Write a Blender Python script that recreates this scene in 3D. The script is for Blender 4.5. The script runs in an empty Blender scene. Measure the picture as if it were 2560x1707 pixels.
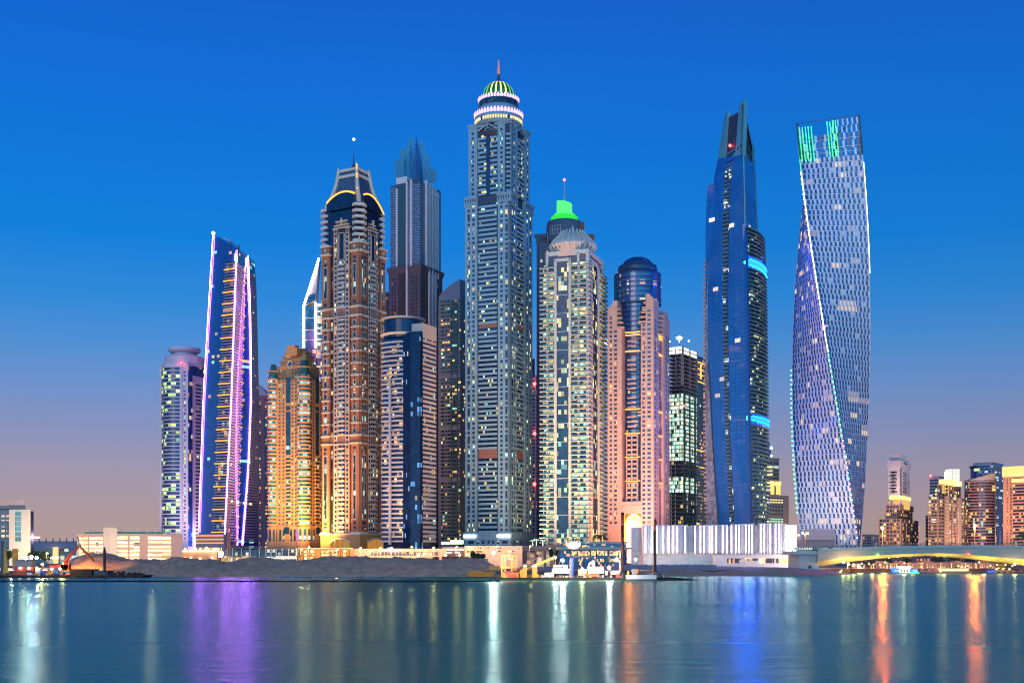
import bpy, math, random
from mathutils import Vector, noise
RND = random.Random(11)
F, YH, H = 3000.0, 1400.0, 8.0          # focal length in photo pixels, horizon row, eye height in metres
C = bpy.context.scene.collection
TAU = math.tau

def W(px, py, Y): return Vector(((px-1280)*Y/F, Y, H+(YH-py)*Y/F))
def X(px, Y): return (px-1280)*Y/F
def Z(py, Y): return H+(YH-py)*Y/F
def proj(p):
    y = max(p[1], 1.0)
    return (1280+p[0]/y*F, YH-(p[2]-H)/y*F)

# ------------------------------------------------------------------ materials
def _new(name):
    m = bpy.data.materials.new(name); m.use_nodes = True
    nt = m.node_tree; nt.nodes.clear()
    out = nt.nodes.new('ShaderNodeOutputMaterial')
    return m, nt, out
def node(nt, typ, **kw):
    n = nt.nodes.new(typ)
    for k, v in kw.items(): setattr(n, k, v)
    return n
def mth(nt, op, a, b=None, c=None):
    n = nt.nodes.new('ShaderNodeMath'); n.operation = op
    for i, v in enumerate((a, b, c)):
        if v is None: continue
        if isinstance(v, (int, float)): n.inputs[i].default_value = v
        else: nt.links.new(v, n.inputs[i])
    return n.outputs[0]
def c4(c): return (c[0], c[1], c[2], 1.0)

def wallmat(name, col, rough=0.7, var=0.14, scale=0.06, metal=0.0, panel=None):
    m, nt, out = _new(name)
    b = node(nt, 'ShaderNodeBsdfPrincipled'); nt.links.new(b.outputs[0], out.inputs[0])
    b.inputs['Roughness'].default_value = rough; b.inputs['Metallic'].default_value = metal
    g = node(nt, 'ShaderNodeNewGeometry')
    n = node(nt, 'ShaderNodeTexNoise'); n.inputs['Scale'].default_value = scale
    n.inputs['Detail'].default_value = 5; nt.links.new(g.outputs['Position'], n.inputs['Vector'])
    f = mth(nt, 'MULTIPLY_ADD', n.outputs[0], 2*var, 1-var)
    if panel:
        v = node(nt, 'ShaderNodeVectorMath', operation='SNAP')
        nt.links.new(g.outputs['Position'], v.inputs[0]); v.inputs[1].default_value = panel
        wn = node(nt, 'ShaderNodeTexWhiteNoise'); nt.links.new(v.outputs[0], wn.inputs['Vector'])
        f = mth(nt, 'MULTIPLY', f, mth(nt, 'MULTIPLY_ADD', wn.outputs[0], 0.16, 0.92))
    mx = node(nt, 'ShaderNodeVectorMath', operation='SCALE'); mx.inputs[0].default_value = col
    nt.links.new(f, mx.inputs['Scale']); nt.links.new(mx.outputs[0], b.inputs['Base Color'])
    return m

PAL_WARM = [(1, .58, .16), (1, .72, .28), (1, .82, .45), (1, .45, .10)]
PAL_MIX = [(1, .68, .2), (1, .86, .36), (.7, 1, .55), (.35, 1, .65), (1, .5, .12)]
PAL_GREEN = [(.45, 1, .14), (.6, 1, .2), (.25, 1, .3), (.8, 1, .2)]
PAL_COOL = [(.75, 1, .9), (.9, 1, .9), (.6, .95, .85), (1, .95, .7)]
PAL_YG = [(1, .8, .25), (.85, 1, .4), (.4, 1, .6), (1, .68, .18), (.6, 1, .75)]

def winmat(name, glass=(.02, .06, .14), dens=.1, pal=PAL_MIX, w=2.5, fh=3.6, z0=4.0, ang=0.5, s=1.4, rough=.12, spec=.45, cluster=True, tint=.7, mull=0.0):
    """glass of a facade; each pane-sized cell is lit or dark, as rooms are"""
    m, nt, out = _new(name)
    b = node(nt, 'ShaderNodeBsdfPrincipled'); nt.links.new(b.outputs[0], out.inputs[0])
    b.inputs['Roughness'].default_value = rough; b.inputs['Specular IOR Level'].default_value = spec
    b.inputs['IOR'].default_value = 1.6
    g = node(nt, 'ShaderNodeNewGeometry')
    dt = node(nt, 'ShaderNodeVectorMath', operation='DOT_PRODUCT')
    nt.links.new(g.outputs['Position'], dt.inputs[0])
    dt.inputs[1].default_value = (-math.cos(ang)+math.sin(ang), math.sin(ang)+math.cos(ang), 0)
    sp = node(nt, 'ShaderNodeSeparateXYZ'); nt.links.new(g.outputs['Position'], sp.inputs[0])
    def cell(wx, wz, seed):
        a = mth(nt, 'FLOOR', mth(nt, 'DIVIDE', dt.outputs['Value'], wx))
        c = mth(nt, 'FLOOR', mth(nt, 'DIVIDE', mth(nt, 'SUBTRACT', sp.outputs[2], z0), wz))
        cb = node(nt, 'ShaderNodeCombineXYZ'); nt.links.new(a, cb.inputs[0]); nt.links.new(c, cb.inputs[1]); cb.inputs[2].default_value = seed
        wn = node(nt, 'ShaderNodeTexWhiteNoise'); nt.links.new(cb.outputs[0], wn.inputs['Vector'])
        return wn
    n1 = cell(w, fh, 1.5); n2 = cell(w*3, fh, 7.5)
    d = mth(nt, 'MULTIPLY_ADD', mth(nt, 'GREATER_THAN', n2.outputs[0], .62), dens*1.9, dens*.28) if cluster else dens
    lit = mth(nt, 'LESS_THAN', n1.outputs[0], d)
    sc = node(nt, 'ShaderNodeSeparateColor'); nt.links.new(n1.outputs['Color'], sc.inputs[0])
    r = node(nt, 'ShaderNodeValToRGB'); r.color_ramp.interpolation = 'CONSTANT'
    while len(r.color_ramp.elements) < len(pal): r.color_ramp.elements.new(.5)
    for i, e in enumerate(r.color_ramp.elements): e.position = i/len(pal); e.color = c4(pal[i])
    nt.links.new(mth(nt, 'FRACT', mth(nt, 'ADD', sc.outputs[0], n2.outputs[0])), r.inputs[0])
    st = mth(nt, 'MULTIPLY', mth(nt, 'MULTIPLY', lit, s*.66), mth(nt, 'MULTIPLY_ADD', sc.outputs[1], 1.1, .3))
    # a room is not evenly bright: brighter near its lamps
    nn = node(nt, 'ShaderNodeTexNoise'); nn.inputs['Scale'].default_value = .9; nt.links.new(g.outputs['Position'], nn.inputs['Vector'])
    st = mth(nt, 'MULTIPLY', st, mth(nt, 'MULTIPLY_ADD', nn.outputs[0], 1.2, .4))
    nt.links.new(r.outputs[0], b.inputs['Emission Color']); nt.links.new(st, b.inputs['Emission Strength'])
    v = node(nt, 'ShaderNodeVectorMath', operation='SCALE'); v.inputs[0].default_value = glass
    tv = mth(nt, 'MULTIPLY_ADD', sc.outputs[2], tint, 1-tint/2)
    if mull:
        e1 = mth(nt, 'LESS_THAN', mth(nt, 'FRACT', mth(nt, 'DIVIDE', dt.outputs['Value'], w)), .07); e2 = mth(nt, 'LESS_THAN', mth(nt, 'FRACT', mth(nt, 'DIVIDE', mth(nt, 'SUBTRACT', sp.outputs[2], z0), fh)), .13)
        tv = mth(nt, 'MULTIPLY', tv, mth(nt, 'SUBTRACT', 1.0, mth(nt, 'MULTIPLY', mth(nt, 'MAXIMUM', e1, e2), mull)))
    nt.links.new(tv, v.inputs['Scale'])
    nt.links.new(v.outputs[0], b.inputs['Base Color'])
    m.cycles.emission_sampling = 'NONE'
    return m

def emat(name, col, s, sample=True, oneside=False):
    m, nt, out = _new(name)
    e = node(nt, 'ShaderNodeEmission'); nt.links.new(e.outputs[0], out.inputs[0])
    if oneside:     # a strip in a housing: it shines outward only
        g = node(nt, 'ShaderNodeNewGeometry'); nt.links.new(mth(nt, 'MULTIPLY', mth(nt, 'SUBTRACT', 1.0, g.outputs['Backfacing']), s), e.inputs[1])
    e.inputs[0].default_value = c4(col); e.inputs[1].default_value = s
    m.cycles.emission_sampling = 'AUTO' if sample else 'NONE'
    return m

# ------------------------------------------------------------------ mesh building
class MB:
    def __init__(s): s.v = []; s.f = []; s.m = []; s.smooth = False
    def quad(s, pts, mat):
        i = len(s.v); s.v += [tuple(p) for p in pts]; s.f.append(tuple(range(i, i+len(pts)))); s.m.append(mat)
    def grid(s, fn, nu, nv, mat):
        i = len(s.v)
        for b in range(nv+1):
            for a in range(nu+1): s.v.append(tuple(fn(a/nu, b/nv)))
        for b in range(nv):
            for a in range(nu):
                k = i+b*(nu+1)+a; s.f.append((k, k+1, k+nu+2, k+nu+1)); s.m.append(mat)
    def fbox(s, fc, u0, u1, z0, z1, d0, d1, mat, nu=1, nz=1):
        L = lambda a, b, t: a+(b-a)*t
        s.grid(lambda a, b: fc.pt(L(u0, u1, a), L(z0, z1, b), d1), nu, nz, mat)
        s.grid(lambda a, b: fc.pt(L(u0, u1, a), z1, L(d1, d0, b)), nu, 1, mat)
        s.grid(lambda a, b: fc.pt(L(u0, u1, a), z0, L(d0, d1, b)), nu, 1, mat)
        s.grid(lambda a, b: fc.pt(u0, L(z0, z1, b), L(d0, d1, a)), 1, nz, mat)
        s.grid(lambda a, b: fc.pt(u1, L(z0, z1, b), L(d1, d0, a)), 1, nz, mat)
    def prism(s, pts, z0, z1, mat, pts1=None, cap=True):
        pts1 = pts1 or pts; n = len(pts); i = len(s.v)
        s.v += [(p[0], p[1], z0) for p in pts]+[(p[0], p[1], z1) for p in pts1]
        for k in range(n):
            j = (k+1) % n; s.f.append((i+k, i+j, i+n+j, i+n+k)); s.m.append(mat)
        if cap:
            s.f.append(tuple(i+n+k for k in range(n))); s.m.append(mat)
            s.f.append(tuple(i+k for k in reversed(range(n)))); s.m.append(mat)
    def box(s, x0, x1, y0, y1, z0, z1, mat):
        s.prism([(x0, y0), (x1, y0), (x1, y1), (x0, y1)], z0, z1, mat)
    def lathe(s, cx, cy, prof, n, mat, a0=0, a1=TAU):
        i = len(s.v); full = abs(a1-a0-TAU) < 1e-6; m = n if full else n+1
        for r, z in prof:
            for k in range(m):
                a = a0+(a1-a0)*k/n; s.v.append((cx+r*math.sin(a), cy-r*math.cos(a), z))
        for b in range(len(prof)-1):
            for k in range(n):
                j = (k+1) % m; s.f.append((i+b*m+k, i+b*m+j, i+(b+1)*m+j, i+(b+1)*m+k)); s.m.append(mat)
        if full:
            s.f.append(tuple(i+(len(prof)-1)*m+k for k in range(m))); s.m.append(mat)
            s.f.append(tuple(i+k for k in reversed(range(m)))); s.m.append(mat)
    def bar(s, p, q, r, mat, n=6, r2=None):
        p, q = Vector(p), Vector(q); d = (q-p).normalized()
        a = d.cross(Vector((0, 0, 1)) if abs(d.z) < .9 else Vector((1, 0, 0))).normalized(); b = d.cross(a)
        i = len(s.v); r2 = r if r2 is None else r2
        for c, rr in ((p, r), (q, r2)):
            for k in range(n):
                t = TAU*(k+.5)/n; s.v.append(tuple(c+(a*math.cos(t)+b*math.sin(t))*rr))
        for k in range(n):
            j = (k+1) % n; s.f.append((i+k, i+j, i+n+j, i+n+k)); s.m.append(mat)
        s.f.append(tuple(i+k for k in reversed(range(n)))); s.m.append(mat)
        s.f.append(tuple(i+n+k for k in range(n))); s.m.append(mat)
    def path(s, pts, r, mat, n=6):
        for k in range(len(pts)-1): s.bar(pts[k], pts[k+1], r[k] if isinstance(r, list) else r, mat, n, r[k+1] if isinstance(r, list) else None)
    def ball(s, c, r, mat, n=10, sz=1):
        s.lathe(c[0], c[1], [(max(r*math.cos(t), .002), c[2]+r*sz*math.sin(t)) for t in [(-.5+k/6)*math.pi for k in range(7)]], n, mat)
    def join(s, o):
        i = len(s.v); s.v += o.v; s.f += [tuple(k+i for k in f) for f in o.f]; s.m += o.m
    def build(s, name, parent=None):
        if not s.v: return None
        me = bpy.data.meshes.new(name)
        o = parent
        while o is not None and o.parent is not None: o = o.parent
        off = o.location if o is not None else Vector((0, 0, 0))
        me.from_pydata([(v[0]-off[0], v[1]-off[1], v[2]-off[2]) for v in s.v], [], s.f)
        mats = []
        for m in s.m:
            if m not in mats: mats.append(m)
        for m in mats: me.materials.append(m)
        ix = {m: i for i, m in enumerate(mats)}
        me.polygons.foreach_set('material_index', [ix[m] for m in s.m])
        if s.smooth: me.polygons.foreach_set('use_smooth', [True]*len(s.f))
        me.update()
        ob = bpy.data.objects.new(name, me); C.objects.link(ob)
        if parent is not None: ob.parent = parent
        return ob

def tag(o, label=None, cat=None, group=None, kind=None):
    if label: o['label'] = label
    if cat: o['category'] = cat
    if group: o['group'] = group
    if kind: o['kind'] = kind
    return o
def thing(name, label, cat, loc, group=None):
    o = bpy.data.objects.new(name, None); C.objects.link(o); o.location = loc; o.empty_display_size = 2
    return tag(o, label, cat, group)

class Parts:
    """repeated parts of one thing: the ones that show largest become parts of their own, the rest one 'stuff' part"""
    def __init__(s, root, name, limit=100, clip=None): s.root, s.name, s.limit, s.clip, s.items = root, name, limit, clip, []
    def new(s): m = MB(); s.items.append(m); return m
    def done(s):
        sc = []
        for k, m in enumerate(s.items):
            q = [proj(v) for v in m.v]
            x0, x1 = min(p[0] for p in q), max(p[0] for p in q); y0, y1 = min(p[1] for p in q), max(p[1] for p in q)
            cx, cy = (x0+x1)/2, (y0+y1)/2
            a = (x1-x0)*(y1-y0)
            if not (0 < cx < 2560 and 0 < cy < 1405): a = 0
            if s.clip and not (s.clip[0] < cx < s.clip[1] and s.clip[2] < cy < s.clip[3]): a = 0
            sc.append((-a, k))
        sc.sort()
        rest = MB(); out = []
        for i, (a, k) in enumerate(sc):
            if i < s.limit and a < 0: out.append(s.items[k].build(s.name, s.root))
            else: rest.join(s.items[k])
        if rest.v:
            o = rest.build(s.name, s.root); o['kind'] = 'stuff'
        return out

class Face:
    """a facade seen from outside: u runs 0..1 left to right, z is height, d is metres out from it"""
    def __init__(s, plan): s.plan = plan
    def pt(s, u, z, d=0.0):
        x, y = s.plan(u, z)
        if d:
            a, b = s.plan(u-1e-3, z), s.plan(u+1e-3, z); tx, ty = b[0]-a[0], b[1]-a[1]; l = math.hypot(tx, ty) or 1
            x += ty/l*d; y -= tx/l*d
        return (x, y, z)
def lerp2(a, b, t): return (a[0]+(b[0]-a[0])*t, a[1]+(b[1]-a[1])*t)
def flat(A, B): return Face(lambda u, z: lerp2(A, B, u))
def arc(cx, cy, r, a0, a1): return Face(lambda u, z: (cx+r*math.sin(a0+(a1-a0)*u), cy-r*math.cos(a0+(a1-a0)*u)))
def interp(tab, t):
    if t <= tab[0][0]: return tab[0][1]
    for (a, x), (b, y) in zip(tab, tab[1:]):
        if t <= b: return x+(y-x)*(t-a)/(b-a)
    return tab[-1][1]
def edge(tab, Y):
    """a leaning vertical edge: tab = [(py, px)...] at depth Y, as a function of z"""
    t = sorted((Z(py, Y), X(px, Y)) for py, px in tab)
    return lambda z: (interp(t, z), Y)
def between(e0, e1): return Face(lambda u, z: lerp2(e0(z), e1(z), u))

class Tower:
    def __init__(s, name, label, xL, xC, xR, Y, a, cat='tower', base=1412):
        a = math.radians(a); s.a, s.Y = a, Y
        cx = X(xC, Y); kL, kR = (xL-1280)/F, (xR-1280)/F
        sl = (cx-kL*Y)/(math.cos(a)+kL*math.sin(a)); sr = (kR*Y-cx)/(math.sin(a)-kR*math.cos(a))
        s.C = (cx, Y); s.L = (cx-sl*math.cos(a), Y+sl*math.sin(a)); s.R = (cx+sr*math.sin(a), Y+sr*math.cos(a))
        s.B = (s.L[0]+s.R[0]-cx, s.L[1]+s.R[1]-Y); s.sl, s.sr = sl, sr
        s.FL, s.FR, s.FB, s.FD = flat(s.L, s.C), flat(s.C, s.R), flat(s.R, s.B), flat(s.B, s.L)
        s.zb = 3.5
        s.root = thing(name, label, cat, (cx, Y, s.zb)) if name else None
    def z(s, py): return Z(py, s.Y)
    def u(s, side, px):
        A, B = (s.L, s.C) if side == 'L' else (s.C, s.R); k = (px-1280)/F
        return (k*A[1]-A[0])/((B[0]-A[0])-k*(B[1]-A[1]))
    def f(s, side): return s.FL if side == 'L' else s.FR
    def fb(s, mb, side, p0, p1, bot, top, d0, d1, mat):
        mb.fbox(s.f(side), s.u(side, p0), s.u(side, p1), s.z(bot), s.z(top), d0, d1, mat)
    def out(s, d):
        """plan outline pushed out by d metres"""
        ex = (-math.cos(s.a), math.sin(s.a)); ey = (math.sin(s.a), math.cos(s.a))
        g = lambda p, i, j: (p[0]+ex[0]*d*i+ey[0]*d*j, p[1]+ex[1]*d*i+ey[1]*d*j)
        return [g(s.L, 1, -1), g(s.C, -1, -1), g(s.R, -1, 1), g(s.B, 1, 1)]
    def slab(s, mb, z0, z1, d, mat): mb.prism(s.out(d), z0, z1, mat)
    def floors(s, bot, top, step):
        r = []; py = bot
        while py > top+step*.4: r.append((s.z(py), s.z(py-step))); py -= step
        return r
    def wins(s, ps, side, p0, p1, fl, mat, h0=.3, h1=.85, d=.08, d0=-.1):
        u0, u1 = s.u(side, p0), s.u(side, p1)
        for a, b in fl: ps.new().fbox(s.f(side), u0, u1, a+(b-a)*h0, a+(b-a)*h1, d0, d, mat)

def lamp(name, loc, col, power, rad=1.0, spot=None, parent=None):
    L = bpy.data.lights.new(name, 'SPOT' if spot else 'POINT'); L.color = col; L.energy = power; L.shadow_soft_size = rad
    o = bpy.data.objects.new(name, L); C.objects.link(o); o.location = loc
    if spot:
        tgt, ang = spot; L.spot_size = math.radians(ang); L.spot_blend = 1.0
        o.rotation_euler = (Vector(tgt)-Vector(loc)).to_track_quat('-Z', 'Y').to_euler()
    if parent is not None:
        o.parent = parent; o.location = Vector(loc)-parent.location
    return o
# ------------------------------------------------------------------ shared materials
M_white = wallmat('white_render', (.62, .60, .60), panel=(4, 4, 3.5))
M_cream = wallmat('cream_stone', (.66, .57, .45))
M_trim = wallmat('pale_trim', (.68, .58, .46))
M_brick = wallmat('red_brown_cladding', (.40, .15, .07))
M_tan = wallmat('tan_render', (.56, .27, .11), panel=(5, 5, 3.3))
M_tan2 = wallmat('tan_trim', (.60, .31, .14))
M_grey = wallmat('grey_concrete', (.30, .30, .31))
M_dark = wallmat('dark_cladding', (.035, .05, .075), rough=.4)
M_roof = wallmat('roof_grey', (.20, .21, .23))
M_steel = wallmat('dark_steel', (.07, .08, .10), rough=.4)
M_mast = wallmat('pale_steel', (.5, .52, .55), rough=.35)
M_navy = winmat('dark_blue_glass', (.012, .035, .10), 0.0)
E_red = emat('red_beacon', (1, .03, .03), 25, False)
E_orange = emat('orange_lamp_strip', (1, .36, .05), 2.6, False)
E_warm = emat('warm_lamp_strip', (1, .72, .35), 5)
E_white = emat('white_lamp_strip', (1, .97, .92), 8)

def beacon(root, p, r, mat=None, name='beacon_light'):
    m = MB(); m.ball(p, r, mat or E_red, 8); return m.build(name, root)

# ================================================================== tall shaft with the lit dome
def tower_dome():
    t = Tower('domed_tower', 'tallest tower, pale grey shaft topped by a green lit dome ringed with pink petals', 1163, 1276, 1331, 1020, 24)
    wall = wallmat('pale_grey_stone', (.23, .36, .43), panel=(1.6, 1.6, 4))
    sp = wallmat('pale_grey_spandrel', (.24, .38, .45))
    wn = winmat('domed_tower_window', (.018, .05, .11), .20, PAL_YG, 2.3, 3.98, t.z(1330), t.a, 1.6)
    rb = winmat('domed_tower_ribbon', (.015, .045, .11), .075, PAL_YG, 1.6, 3.98, t.z(1330), t.a, 1.6)
    fl = t.floors(1330, 500, 11.72)
    core = MB(); core.prism(t.out(-2.2), 4, t.z(480), M_dark); core.build('core', t.root)
    ps = Parts(t.root, 'window', 100, (1150, 1340, 480, 1340)); bs = Parts(t.root, 'balcony', 100); pr = Parts(t.root, 'pier', 20)
    z0, z1 = 1336, 484
    for side, a, b in (('L', 1163, 1192.5), ('L', 1244.5, 1276), ('R', 1276, 1291.5), ('R', 1312, 1331)):
        m = pr.new(); t.fb(m, side, a, b, z0, z1, -2.3, 0, wall)
        for py in (600, 1336): t.fb(m, side, a-.4, b+.4, py+5, py, -2.3, .7, wall)
        k = MB(); t.fb(k, side, a-.8, b+.8, 500, 484, -2.4, .9, wall); t.fb(k, side, a-1.4, b+1.4, 484, 480, -2.4, 1.8, wall); t.fb(k, side, a-1, b+1, 503, 500, -2.4, 1.4, wall)
        n = 5
        for i in range(n):
            uu = t.u(side, a+(b-a)*(i+.5)/n); du = abs(t.u(side, b)-t.u(side, a))/n*.36
            f = t.f(side); zt, zl = t.z(487), t.z(498)
            k.quad([f.pt(uu-du, zt, .95), f.pt(uu+du, zt, .95), f.pt(uu, zl, .95)], M_dark)
        k.build('cornice', t.root)
    pr.done()
    cols = [('L', 1169, 1174.5, 1), ('L', 1181, 1186.5, 0), ('L', 1251, 1256.5, 0), ('L', 1263.5, 1269, 1), ('R', 1279.5, 1283, 1), ('R', 1285.5, 1288.5, 0), ('R', 1316.5, 1319.5, 0), ('R', 1324, 1327.5, 1)]
    for side, a, b, tall in cols:
        if tall:
            for i in range(0, len(fl)-1, 3):
                g = fl[i:i+3]
                t.wins(ps, side, a, b, [(g[0][0], g[0][1])], wn, .3, .85)
                if len(g) == 3: ps.new().fbox(t.f(side), t.u(side, a), t.u(side, b), g[1][0]+1, g[2][1]-.6, -.1, .08, wn)
        else: t.wins(ps, side, a, b, fl, wn, .3, .85)
    for side, a, b in (('L', 1192.5, 1244.5), ('R', 1291.5, 1312)):
        u0, u1 = t.u(side, a), t.u(side, b); q = (u1-u0)*.06
        for i, (za, zb) in enumerate(fl):
            mech = i in (16, 17, 44)
            if mech:
                ps.items.append(MB()); ps.items[-1].fbox(t.f(side), u0+q, u1-q, za, zb-.2, -2.3, -1.2, M_louvre); continue
            m = bs.new(); m.fbox(t.f(side), u0+q, u1-q, za-.3, za+1.55, -2.2, -.35, sp)
            ps.new().fbox(t.f(side), u0+q*.4, u1-q*.4, za+1.55, zb-.3, -2.3, -1.9, rb)
    # upper shaft
    t2 = Tower(None, None, 1171, 1280, 1324, 1022, 24)
    c2 = MB(); c2.prism(t2.out(-1.6), t.z(482), t2.z(306), M_dark); c2.build('upper_core', t.root)
    fl2 = t2.floors(478, 314, 11.72)
    up = MB()
    for side, a, b in (('L', 1171, 1193), ('L', 1244, 1262), ('L', 1276, 1280), ('R', 1280, 1294), ('R', 1313, 1324)):
        t2.fb(up, side, a, b, 482, 300, -2, .0, wall)
    for side, a, b in (('L', 1169, 1195), ('L', 1242, 1281), ('R', 1279.5, 1295), ('R', 1312, 1326)):
        t2.fb(up, side, a, b, 302, 297, -2.5, 1.2, wall)
    t2.slab(up, t2.z(306), t2.z(300), .3, wall)
    up.build('upper_pier', t.root)
    for side, a, b in (('L', 1179, 1184.5), ('L', 1251, 1256.5), ('R', 1284, 1287), ('R', 1317, 1320)):
        t2.wins(ps, side, a, b, fl2, wn, .3, .8)
    for side, a, b, c, d in (('L', 1195, 1214, 1225, 1243), ('R', 1295, 1302, 1305, 1312)):
        for za, zb in fl2[:-1]:
            for p, q in ((a, b), (c, d)):
                bs.new().fbox(t2.f(side), t2.u(side, p), t2.u(side, q), za-.2, za+1.6, -1.6, 0, sp)
                ps.new().fbox(t2.f(side), t2.u(side, p), t2.u(side, q), za+1.6, zb-.2, -1.7, -1.3, wn)
        m = MB(); t2.fb(m, side, b+1, c-1, 480, 310, -1.7, -.6, M_navy); m.build('glass_strip', t.root)
        # round-headed frame over the strip
        m = MB(); f = t2.f(side); uc = (t2.u(side, b)+t2.u(side, c))/2; du = abs(t2.u(side, c)-t2.u(side, b))/2; zc = t2.z(317); rr = du*(t2.sl if side == 'L' else t2.sr)
        pts = [f.pt(uc+du*1.3*math.cos(k/10*math.pi), zc+rr*1.3*math.sin(k/10*math.pi), .2) for k in range(11)]
        m.path(pts, .5, wall); m.path([f.pt(t2.u(side, a), t2.z(315), .4), f.pt(uc, t2.z(299), .4), f.pt(t2.u(side, d), t2.z(315), .4)], .8, wall)
        m.build('arched_gable', t.root)
    for za, zb in fl2[:-1]:     # rounded corner balconies
        m = bs.new(); m.lathe(*t2.FL.pt(t2.u('L', 1271), 0, -.6)[:2], [(2.6, za-.2), (2.6, za+1.6)], 10, sp, -1.2, 1.9)
    ps.done(); bs.done()
    # crown: drums, petal rings, dome, spire
    cx, cy = t2.FL.pt(.5, 0)[0]*.5+t2.FR.pt(1, 0)[0]*.5, 1044
    cx = X(1246.5, cy); k = cy/F; zz = lambda py: Z(py, cy)
    m = MB(); m.smooth = True
    m.lathe(cx, cy, [(60*k, zz(321)), (60*k, zz(318)), (58*k, zz(317)), (58.5*k, zz(306)), (60*k, zz(300)), (58*k, zz(299)), (58*k, zz(286)), (55*k, zz(280)), (50*k, zz(276)), (49*k, zz(274))], 64, wall); drum = m.build('drum', t.root)
    m = MB(); m.smooth = True; gl = winmat('crown_glass', (.02, .09, .16), .05, PAL_COOL, 2, 5, 0, .4, 1.5)
    m.lathe(cx, cy, [(48.5*k, zz(275)), (48.5*k, zz(262)), (50*k, zz(261)), (50*k, zz(258)), (47*k, zz(257)), (44*k, zz(248))], 64, gl); m.build('observation_glass', t.root)
    ew = emat('crown_window_light', (1, .66, .25), 1.6, False)
    m = MB(); m.smooth = True; m.lathe(cx, cy, [(46*k, zz(352)), (46*k, zz(320.5))], 48, M_dark); m.build('shadow_drum', t.root)  # dark drum stands in for the shadow gap under the eaves
    wp = Parts(drum, 'lantern_window', 40)
    for i in range(56):
        a = TAU*i/56; fc = arc(cx, cy, 59.2*k, a-.03, a+.03)
        if math.cos(a) > -.1: wp.new().fbox(fc, 0, 1, zz(314.5), zz(307.5), -.6, .25, ew if i % 9 != 4 else M_navy)
    wp.done()
    ep = emat('pink_petal_light', (1, .58, .93), 1.5, False); ep2 = emat('violet_petal_edge', (.45, .25, 1), 1.6, False)
    for r, zb, zt, n in ((60.3, 300, 288, 44), (50.5, 259.5, 250, 40)):
        pp = Parts(drum, 'petal', 60)
        for i in range(n):
            a = TAU*i/n; h = TAU/n*.43
            m = MB() if math.cos(a) < -.15 else pp.new()
            P = lambda da, tz, rr: (cx+rr*k*math.sin(a+da), cy-rr*k*math.cos(a+da), zz(zb)+(zz(zt)-zz(zb))*tz)
            prof = [(-h*.8, 0), (h*.8, 0), (h, .35), (h*.85, .62), (h*.45, .85), (0, 1.05), (-h*.45, .85), (-h*.85, .62), (-h, .35)]
            m.quad([P(d, q, r+2.2*q) for d, q in prof], ep)
            m.quad([P(d*1.15, q*1.05, r-1+2.2*q) for d, q in reversed(prof)], ep2)
        pp.done()
    m = MB(); m.smooth = True
    dg = winmat('dome_glass', (.02, .24, .16), 0); R0 = 41*k; zb = zz(250); hh = (zz(207)-zb)
    m.lathe(cx, cy, [(R0*1.02, zb-1)]+[(R0*math.cos(b*math.pi/2/9)**.85+.01, zb+hh*math.sin(b*math.pi/2/9)**1.05) for b in range(9)]+[(4*k, zz(203))], 48, dg); dome = m.build('dome', t.root)
    eg = emat('green_rib_light', (.30, 1, .12), .8, False); ey = emat('yellow_rib_light', (1, .85, .25), 1.6, False)
    rp = Parts(dome, 'dome_rib', 20)
    for i in range(20):
        a = TAU*(i+.5)/20; m = rp.new(); tabs = []
        for b in range(10):
            q = b/10*math.pi/2; rr = R0*math.cos(q)**.85*1.02+.1; tabs.append((rr, zb+hh*math.sin(q)**1.05))
        for (r0, za), (r1, zc) in zip(tabs, tabs[1:]):
            w = .05
            P = lambda r, z, d: (cx+r*math.sin(a+d), cy-r*math.cos(a+d), z)
            m.quad([P(r0, za, -w), P(r0, za, w), P(r1, zc, w), P(r1, zc, -w)], ey if math.cos(a) > .85 else eg)
    rp.done()
    m = MB(); m.smooth = True
    m.lathe(cx, cy, [(10*k, zz(209)), (6*k, zz(203)), (3.2*k, zz(194)), (2.4*k, zz(186))], 16, M_dark2); m.build('spire_base', t.root)
    m = MB(); m.smooth = True; m.lathe(cx, cy, [(2.9*k, zz(186)), (2.9*k, zz(180)), (1.7*k, zz(165)), (1.2*k, zz(153)), (2*k, zz(151.5))], 12, emat('spire_glow', (1, .32, .12), .75, False)); m.build('spire', t.root)
    # lobby storeys, sign boxes
    pd = MB(); t.slab(pd, 4, t.z(1349), .6, wall); t.slab(pd, t.z(1349), t.z(1333), 1.6, wall); t.slab(pd, t.z(1333), t.z(1330), 2.4, wall); pd.build('base_storey', t.root)
    lw = Parts(t.root, 'base_window', 40)
    for p in (1171, 1193, 1206, 1220, 1231, 1244, 1256, 1282, 1290, 1300, 1316):
        side = 'L' if p < 1270 else 'R'; w = 14 if p in (1171, 1256) else 5
        for a, b in ((1358, 1351), (1370, 1362)): t.fb(lw.new(), side, p, p+w*(1 if side == 'L' else .7), a, b, .5, .7, rb)
    lw.done()
    sg = emat('white_sign_light', (1, .98, 1), 6)
    for a, b in ((1162, 1192), (1246, 1277)):
        m = MB(); t.fb(m, 'L', a, b, 1342, 1336, 1.6, 3, sg); m.build('light_box', t.root)
M_louvre = wallmat('rust_louvre', (.30, .13, .10))
M_dark2 = wallmat('verdigris_lead', (.05, .12, .15), rough=.4)

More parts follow.
